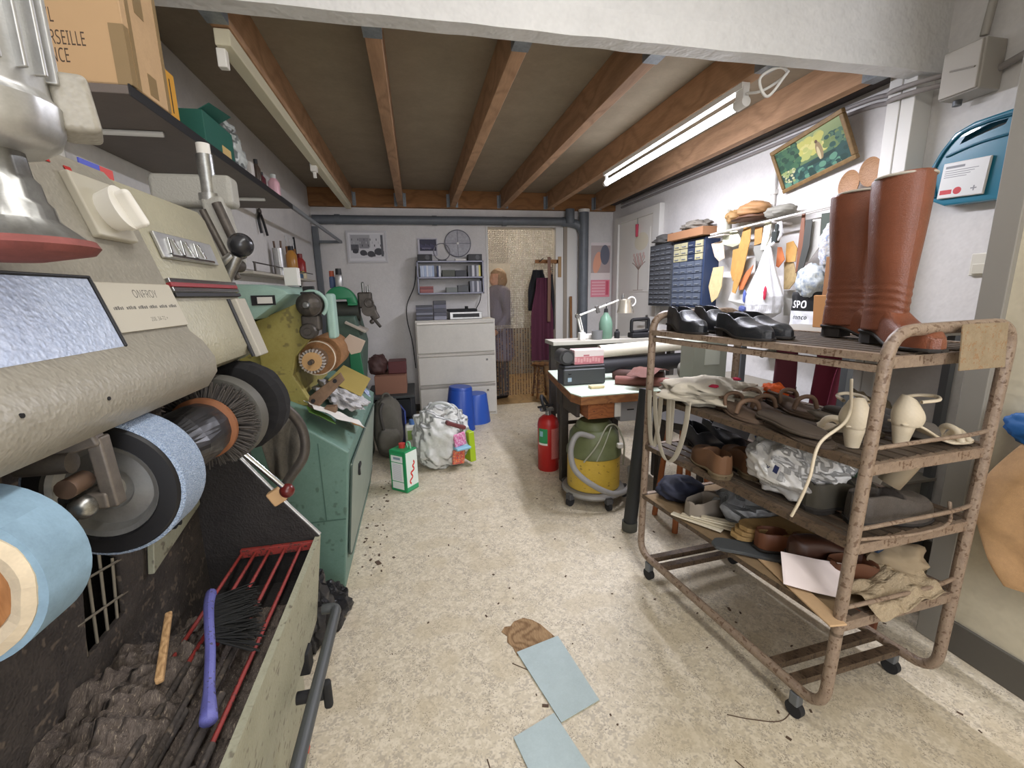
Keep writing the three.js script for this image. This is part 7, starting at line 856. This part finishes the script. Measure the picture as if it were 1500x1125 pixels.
{ const t = thing('sports_bag', 'black and white plastic bag printed SPO hanging by the boots', 'bag'); const tx = canvasTex(512, 560, (c, w, h) => { c.fillStyle = '#1f2022'; c.fillRect(0, 0, w, h * 0.5); c.fillStyle = '#d9dade'; c.fillRect(0, h * 0.5, w, h * 0.5); c.fillStyle = '#f2f2f2'; c.font = 'bold 150px sans-serif'; c.fillText('SPO', 40, h * 0.42, w * 0.82); c.fillStyle = '#25262a'; c.font = 'italic bold 90px sans-serif'; c.fillText('ennco', 60, h * 0.72, w * 0.75); }); const g = surf((u, v) => [2.12 - 0.02 * Math.sin(u * 3.1) + 0.008 * N3(u * 5, v * 5, 1), lerp(1.065, 1.275, v), lerp(-2.2, -2.0, u)], 20, 20, 0.002); part(t, 'bag', [g], mat(null, 0.4, { map: tx })); }
solo('newspaper_wrap', 'printed newspaper wrap hanging beside the boots', 'paper', [place(lump(0.05, 0.13, 0.075, 0, 0, 0, { amp: 0.3, fr: 2.5, sd: 5 }), 2.12, 1.5, -1.97)], mot(0xd5d8de, 0xa8a39e, { m: 0.1, sd: 640, con: 3, c: 0x6d86b5, cth: 0.66 }, 0.8)); solo('patterned_bag', 'white bag with grey blue rings below the newspaper wrap', 'bag', [lump(0.05, 0.09, 0.085, 2.12, 1.33, -2.09, { amp: 0.25, fr: 2.5, sd: 9 })], mot(0xcfd2c8, 0x8f9aa8, { m: 0.12, sd: 641, con: 2.6 }, 0.5));
solo('brown_wrap', 'brown cardboard sheet standing behind the boots', 'board', [rbox(0.02, 0.34, 0.13, 0.003, 2.02, 1.275, -1.83, 0, 0.2, 0)], mat(0x8f6440, 0.8)); solo('tan_wrap', 'tan paper sheet leaning below brown cardboard sheet', 'paper', [rbox(0.012, 0.16, 0.14, 0.003, 1.98, 1.18, -1.83, 0, 0.2, 0.1)], mat(0xa9794a, 0.85));
for (const [y, z, rz, l] of [[1.815, -2.03, 0.1, 'round wooden plate hanging left below the painting'], [1.85, -1.92, -0.3, 'tilted round wooden plate beside the other plate']]) solo('wooden_plate', l.replace(' left', ''), 'plate', [place(lathe([[0, 0], [0.05, 0.0], [0.058, 0.006], [0.061, 0.014], [0.055, 0.012], [0.045, 0.007], [0, 0.007]], 0, 0, 0, 0, 0, Math.PI / 2), 2.24, y, z, rz, 0, 0, [1, 1.15, 0.95])], mat(null, 0.6, { map: woodTex(0xa97f5a, 0x8f6742, { m: 0.1, sd: 650 }) }));
solo('white_hook_rack', 'small white wire hooks beside the wooden plates', 'hooks', [tube([[2.28, 1.78, -1.86], [2.22, 1.8, -1.84], [2.2, 1.77, -1.8], [2.22, 1.79, -1.77], [2.25, 1.76, -1.75]], 0.006, 24), tube([[2.28, 1.77, -1.9], [2.24, 1.75, -1.85], [2.22, 1.78, -1.82]], 0.006, 20)], M.whiteP);
{ // framed painting hung askew
  const t = local('framed_painting', 'green landscape painting in gilt wooden frame, hung askew', 'painting', [2.23, 2.03, -2.29], -Math.PI / 2); const tx = canvasTex(512, 270, (c, w, h) => {
    const gr = c.createLinearGradient(0, 0, 0, h); gr.addColorStop(0, '#8d9b6a'); gr.addColorStop(0.5, '#6c7f52'); gr.addColorStop(1, '#33523f'); c.fillStyle = gr; c.fillRect(0, 0, w, h); let s = 7; const q = () => { s = (s * 1664525 + 1013904223) >>> 0; return s / 4294967296; }; const blob = (x, y, r, col) => { c.fillStyle = col; c.beginPath(); c.ellipse(x, y, r, r * 0.7, 0, 0, 7); c.fill(); };
    for (let i = 0; i < 50; i++) blob(w * (0.3 + 0.4 * q()), h * (0.15 + 0.35 * q()), 20 + 14 * q(), ['#b9b562', '#a9ad66', '#c7c07a'][i % 3]); for (let i = 0; i < 120; i++) blob(w * 0.34 * q(), h * (0.1 + 0.5 * q()), 14 + 12 * q(), ['#234233', '#2f5540', '#3f6546'][i % 3]); for (let i = 0; i < 60; i++) blob(w * (0.72 + 0.28 * q()), h * (0.3 + 0.45 * q()), 12 + 12 * q(), ['#2c4d45', '#4a6a54', '#6d7f4a'][i % 3]); c.fillStyle = '#2b4a46'; c.fillRect(0, h * 0.62, w, h * 0.38); for (let i = 0; i < 50; i++) blob(w * q(), h * (0.68 + 0.3 * q()), 10 + 16 * q(), ['#3b6258', '#5d8a72', '#24403a'][i % 3]); for (let i = 0; i < 26; i++) blob(w * (0.04 + 0.2 * q()), h * (0.6 + 0.3 * q()), 7 + 7 * q(), ['#b7b48c', '#8f9c64'][i % 2]);
    c.fillStyle = '#233a34'; c.beginPath(); c.ellipse(w * 0.62, h * 0.68, w * 0.2, h * 0.05, -0.05, 0, 7); c.fill(); c.fillStyle = '#8d7a58'; c.beginPath(); c.ellipse(w * 0.63, h * 0.5, w * 0.045, h * 0.2, 0, 0, 7); c.fill(); c.fillStyle = '#c3b48c'; c.beginPath(); c.ellipse(w * 0.615, h * 0.55, w * 0.02, h * 0.15, 0, 0, 7); c.fill(); c.fillStyle = '#5d4632'; c.beginPath(); c.arc(w * 0.62, h * 0.29, 10, 0, 7); c.fill(); });
  const W = 0.5, Hh = 0.262, f = 0.024, ang = -0.0, fm = mot(0x8a6d42, 0x6b5232, { m: 0.1, sd: 660, con: 2 }, 0.5), R = g => place(g, 0, 0, 0, 0.36, 0, 0.15); const k = (x0, x1, y0, y1) => rbox(x1 - x0, y1 - y0, 0.026, 0.005, (x0 + x1) / 2, (y0 + y1) / 2, 0);
  part(t, 'frame', [R(k(-W / 2, W / 2, Hh / 2 - f, Hh / 2)), R(k(-W / 2, W / 2, -Hh / 2, -Hh / 2 + f)), R(k(-W / 2, -W / 2 + f, -Hh / 2 + f, Hh / 2 - f)), R(k(W / 2 - f, W / 2, -Hh / 2 + f, Hh / 2 - f))], fm, 'gilt wooden frame'); const g = new THREE.PlaneGeometry(W - f, Hh - f); g.translate(0, 0, 0.004); part(t, 'canvas', [R(g)], mat(null, 0.5, { map: tx })); part(t, 'backing', [R(rbox(W - 0.01, Hh - 0.01, 0.008, 0.001, 0, 0, -0.006))], M.ledger);
}
{ const t = thing('wall_conduit', 'white conduit running down the right wall behind the painting', 'conduit'); part(t, 'pipe', [rod([2.285, 2.1, -2.6], [2.285, 1.0, -2.6], 0.012)], M.white); part(t, 'clip', [rbox(0.03, 0.03, 0.04, 0.004, 2.285, 1.9, -2.6)], M.white); }
{ const t = thing('conduit_run', 'pair of grey cables running along the top of the right wall', 'cable'); for (const dy of [0, 0.035]) part(t, 'cable', [tube([[2.285, 2.2 + dy, -4.8], [2.285, 2.19 + dy, -3], [2.285, 2.175 + dy, -2.0], [2.26, 2.15 + dy, -1.9], [2.18, 2.13 + dy, -1.83], [2.18, 2.12 + dy, -1.7], [2.24, 2.12 + dy, -1.62]], 0.011, 60)], mat(0x8d8784, 0.5)); part(t, 'cable', [rod([2.28, 2.12, -1.5], [2.28, 2.2, -1.13], 0.014)], mat(0x8d8784, 0.5)); part(t, 'drop_cable', [rod([2.26, 2.26, -1.55], [2.26, 2.75, -1.5], 0.014)], mat(0xa9a49c, 0.5)); }
{ const t = thing('junction_box', 'grey plastic junction box on the right wall by the beam', 'box'); part(t, 'box', [ext(2.19, 2.298, 2.045, 2.225, -1.63, -1.49, 0.006)], mat(0xa7a29a, 0.5)); part(t, 'lid', [ext(2.178, 2.192, 2.05, 2.22, -1.625, -1.495, 0.004)], mat(0xafaaa2, 0.5)); part(t, 'lid_ridge', [rbox(0.006, 0.006, 0.09, 0.002, 2.176, 2.135, -1.55, 0.2, 0, 0)], mat(0x8d8880, 0.5)); part(t, 'gland', [cyl(0.015, 0.015, 0.02, 2.25, 2.035, -1.6)], M.steelgrey); }
{ // first aid case
  const t = thing('first_aid_case', 'translucent teal first aid case hung on the right wall', 'case'); const o = [[-1.665, 1.79], [-1.63, 1.86], [-1.585, 1.918], [-1.52, 1.94], [-1.40, 1.945], [-1.3, 1.93], [-1.26, 1.86], [-1.27, 1.64], [-1.31, 1.615], [-1.585, 1.63], [-1.64, 1.66]]; const slot = [[-1.57, 1.858], [-1.55, 1.9], [-1.47, 1.922], [-1.40, 1.92], [-1.41, 1.888], [-1.5, 1.872]]; const teal = mat(0x14708a, 0.3, { clearcoat: 0.4 });
  part(t, 'shell', [poly(o, 0.05, 'x', 2.243, 0.008, [slot])], teal, 'teal plastic shell'); part(t, 'rib', [tube([[2.24, 1.67, -1.62], [2.24, 1.79, -1.64], [2.24, 1.9, -1.57], [2.24, 1.922, -1.48], [2.24, 1.92, -1.36]], 0.006, 40)], mat(0x0f5c74, 0.3)); part(t, 'rib', [tube([[2.24, 1.83, -1.6], [2.24, 1.85, -1.5], [2.24, 1.855, -1.38]], 0.005, 24)], mat(0x0f5c74, 0.3));
  const tx = canvasTex(256, 230, (c, w, h) => { c.fillStyle = '#dcdcda'; c.fillRect(0, 0, w, h); c.fillStyle = '#77777a'; c.fillRect(16, 20, 110, 16); for (let i = 0; i < 4; i++) c.fillRect(16, 50 + i * 14, 190 - 20 * i, 4); c.fillStyle = '#c32a30'; c.fillRect(10, h - 52, 70, 30); c.beginPath(); c.arc(112, h - 40, 24, 0, 7); c.fill(); c.fillStyle = '#8b8b8e'; c.fillRect(200, h - 60, 8, 34); c.fillRect(186, h - 47, 34, 8); }); const g = new THREE.PlaneGeometry(0.16, 0.135); g.rotateY(-Math.PI / 2); g.rotateX(0.06); g.translate(2.2295, 1.725, -1.52); const lb = part(t, 'label_sleeve', [rbox(0.008, 0.14, 0.165, 0.002, 2.236, 1.725, -1.52, 0.06, 0, 0)], M.paper, 'white printed label'); part(lb, 'print', [g], mat(null, 0.4, { map: tx })); }
{ const t = thing('light_switch', 'square cream light switch below the first aid case', 'switch'); part(t, 'plate', [rbox(0.012, 0.09, 0.075, 0.004, 2.293, 1.378, -1.44)], mat(0xd6d2c4, 0.4)); part(t, 'rocker', [rbox(0.008, 0.04, 0.05, 0.002, 2.285, 1.36, -1.44)], mat(0xcdc8b8, 0.4)); }
// things on the beige partition and behind the trolley
solo('blue_pouch', 'bright blue pouch hanging on the beige partition', 'pouch', [lump(0.035, 0.05, 0.1, 1.785, 0.87, -0.88, { amp: 0.2, fr: 2, sd: 3, sq: 0.85 })], mat(0x1f5a96, 0.6));
solo('leather_hide', 'tan leather hide hanging in folds on the beige partition', 'leather', [place(surf((u, v) => { const w = 0.25 * (0.55 + 0.45 * Math.sin(Math.PI * clamp(v * 0.85 + 0.12, 0, 1))); return [-0.03 - 0.02 * Math.sin(u * 11 + v * 2) - 0.015 * N3(u * 4, v * 4, 1) - 0.04 * v * (1 - v), -v * 0.46, (u - 0.5) * 2 * w]; }, 50, 30, 0.004), PX - 0.02, 0.83, -0.74)], mot(0xc79e70, 0xb98f62, { m: 0.3, sd: 670, con: 1.5 }, 0.75, { bump: 'leather', bs: 0.001 }));
solo('crimson_cloth', 'crimson velvet cloth draped behind the trolley', 'cloth', [place(surf((u, v) => [0.03 * Math.sin(u * 9 + v * 2), -v * (0.35 + 0.1 * Math.sin(u * 4)), (u - 0.5) * 0.34], 40, 24, 0.004), 1.82, 1.08, -1.66, 0, -0.5, 0)], mat(0x7e2740, 0.9, { bump: 'fabric', bs: 0.001 })); solo('maroon_jacket', 'dark maroon jacket hanging beside the crimson cloth', 'jacket', [place(surf((u, v) => [0.04 * Math.sin(u * 7 + v), -v * 0.55, (u - 0.5) * 0.16], 30, 20, 0.005), 1.78, 1.07, -1.86, 0, -0.4, 0)], mat(0x4a1520, 0.9));
{ const t = thing('storage_rack', 'plain grey shelf rack against the right wall behind the trolley', 'rack'); part(t, 'top_board', [ext(1.7, 2.28, 1.085, 1.1, -2.1, -1.45, 0.002)], mat(0x8f8a80, 0.7)); part(t, 'low_board', [ext(1.7, 2.28, 0.42, 0.435, -2.1, -1.45, 0.002)], mat(0x8f8a80, 0.7)); for (const [x, z] of [[1.72, -2.08], [2.26, -2.08], [1.72, -1.47], [2.26, -1.47]]) part(t, 'post', [ext(x - 0.015, x + 0.015, 0, 1.1, z - 0.015, z + 0.015)], M.steelgrey); }
solo('olive_sack', 'olive brown sack slumped on the low board behind the trolley', 'sack', [lump(0.16, 0.2, 0.16, 2.08, 0.6, -1.7, { amp: 0.2, fr: 2, sd: 11, flat: -0.82 })], mat(0x6f6450, 0.9)); solo('khaki_sack', 'khaki canvas sack on the floor behind the trolley', 'sack', [lump(0.2, 0.2, 0.18, 1.98, 0.17, -1.75, { amp: 0.2, fr: 2, sd: 14, flat: -0.85 })], mat(0x746c58, 0.9)); solo('red_brown_board', 'red brown board leaning behind the trolley', 'board', [rbox(0.02, 0.5, 0.3, 0.003, 1.66, 0.25, -1.3, 0, 0, -0.1)], mat(0x6a3a22, 0.7)); solo('pale_paper', 'pale grey paper sheet hanging behind the trolley end', 'paper', [rbox(0.006, 0.3, 0.16, 0.002, 1.66, 0.7, -1.28, 0.3, 0.3, -0.1)], mat(0xb3aa9c, 0.85));
{ const t = thing('cardboard_tube', 'clear and brown poster tube behind the trolley', 'tube'); part(t, 'tube', [rod([1.62, 0.0, -2.1], [1.66, 0.66, -2.12], 0.035)], mat(0x8f8d86, 0.5)); }
{ const t = thing('spool_chest', 'grey green file box between bench and trolley', 'box'); part(t, 'box', [ext(1.58, 1.80, 0.719, 1.0, -2.44, -2.3, 0.004)], mat(0x8c8f82, 0.6)); part(t, 'label', [ext(1.65, 1.75, 0.86, 0.96, -2.3, -2.297)], mat(0xb0b3a6, 0.6)); } { const t = thing('side_table', 'plain grey side table carrying the file box', 'table'); part(t, 'top', [ext(1.57, 2.2, 0.69, 0.718, -2.75, -2.18, 0.003)], mat(0x7d776b, 0.7)); for (const [x, z] of [[1.6, -2.72], [2.16, -2.72], [1.6, -2.2], [2.16, -2.2]]) part(t, 'leg', [ext(x - 0.015, x + 0.015, 0, 0.69, z - 0.015, z + 0.015)], M.rustDark); }
solo('braided_belt', 'black and yellow braided belt looped on the right wall', 'belt', [tube([[2.26, 1.1, -2.28], [2.25, 1.02, -2.33], [2.24, 0.96, -2.38], [2.25, 0.9, -2.45], [2.26, 0.86, -2.55]], 0.022, 40)], mot(0x2d2b29, 0x6f6a55, { m: 0.04, sd: 680, con: 3 }, 0.8)); solo('yellow_tassel', 'yellow beaded tassel beside the braided belt', 'tassel', [lump(0.03, 0.04, 0.04, 2.25, 1.04, -2.2, { amp: 0.4, fr: 3, sd: 3 })], mat(0xb0a052, 0.8));
{ const pat = solo('linoleum_patch', 'pale blue linoleum offcut taped over torn floor', 'patch', [poly([[0.286, -1.371], [0.457, -1.412], [0.503, -1.12], [0.359, -1.075]], 0.003, 'y', 0.003)], mot(0xb3c3c4, 0xa6b8ba, { m: 0.3, sd: 690, con: 1.4 }, 0.6)); solo('linoleum_patch', 'smaller pale blue linoleum offcut touching the longer one', 'patch', [poly([[0.206, -1.062], [0.347, -1.11], [0.395, -0.93], [0.25, -0.86]], 0.003, 'y', 0.002)], pat.material); }

{ const t = thing('wooden_stool', 'orange brown stool with dark seat behind the far trolley end', 'stool'); const x = 1.414, z = -2.086; part(t, 'seat', [cyl(0.15, 0.15, 0.035, x, 0.6, z)], mat(0x33302d, 0.6)); for (let i = 0; i < 4; i++) { const a = i * 1.571 + 0.785; part(t, 'leg', [rod([x + 0.15 * Math.cos(a), 0, z + 0.15 * Math.sin(a)], [x + 0.09 * Math.cos(a), 0.585, z + 0.09 * Math.sin(a)], 0.016)], mat(0x9c5a2e, 0.6)); } }

rebase();
renderer.render(scene, camera);
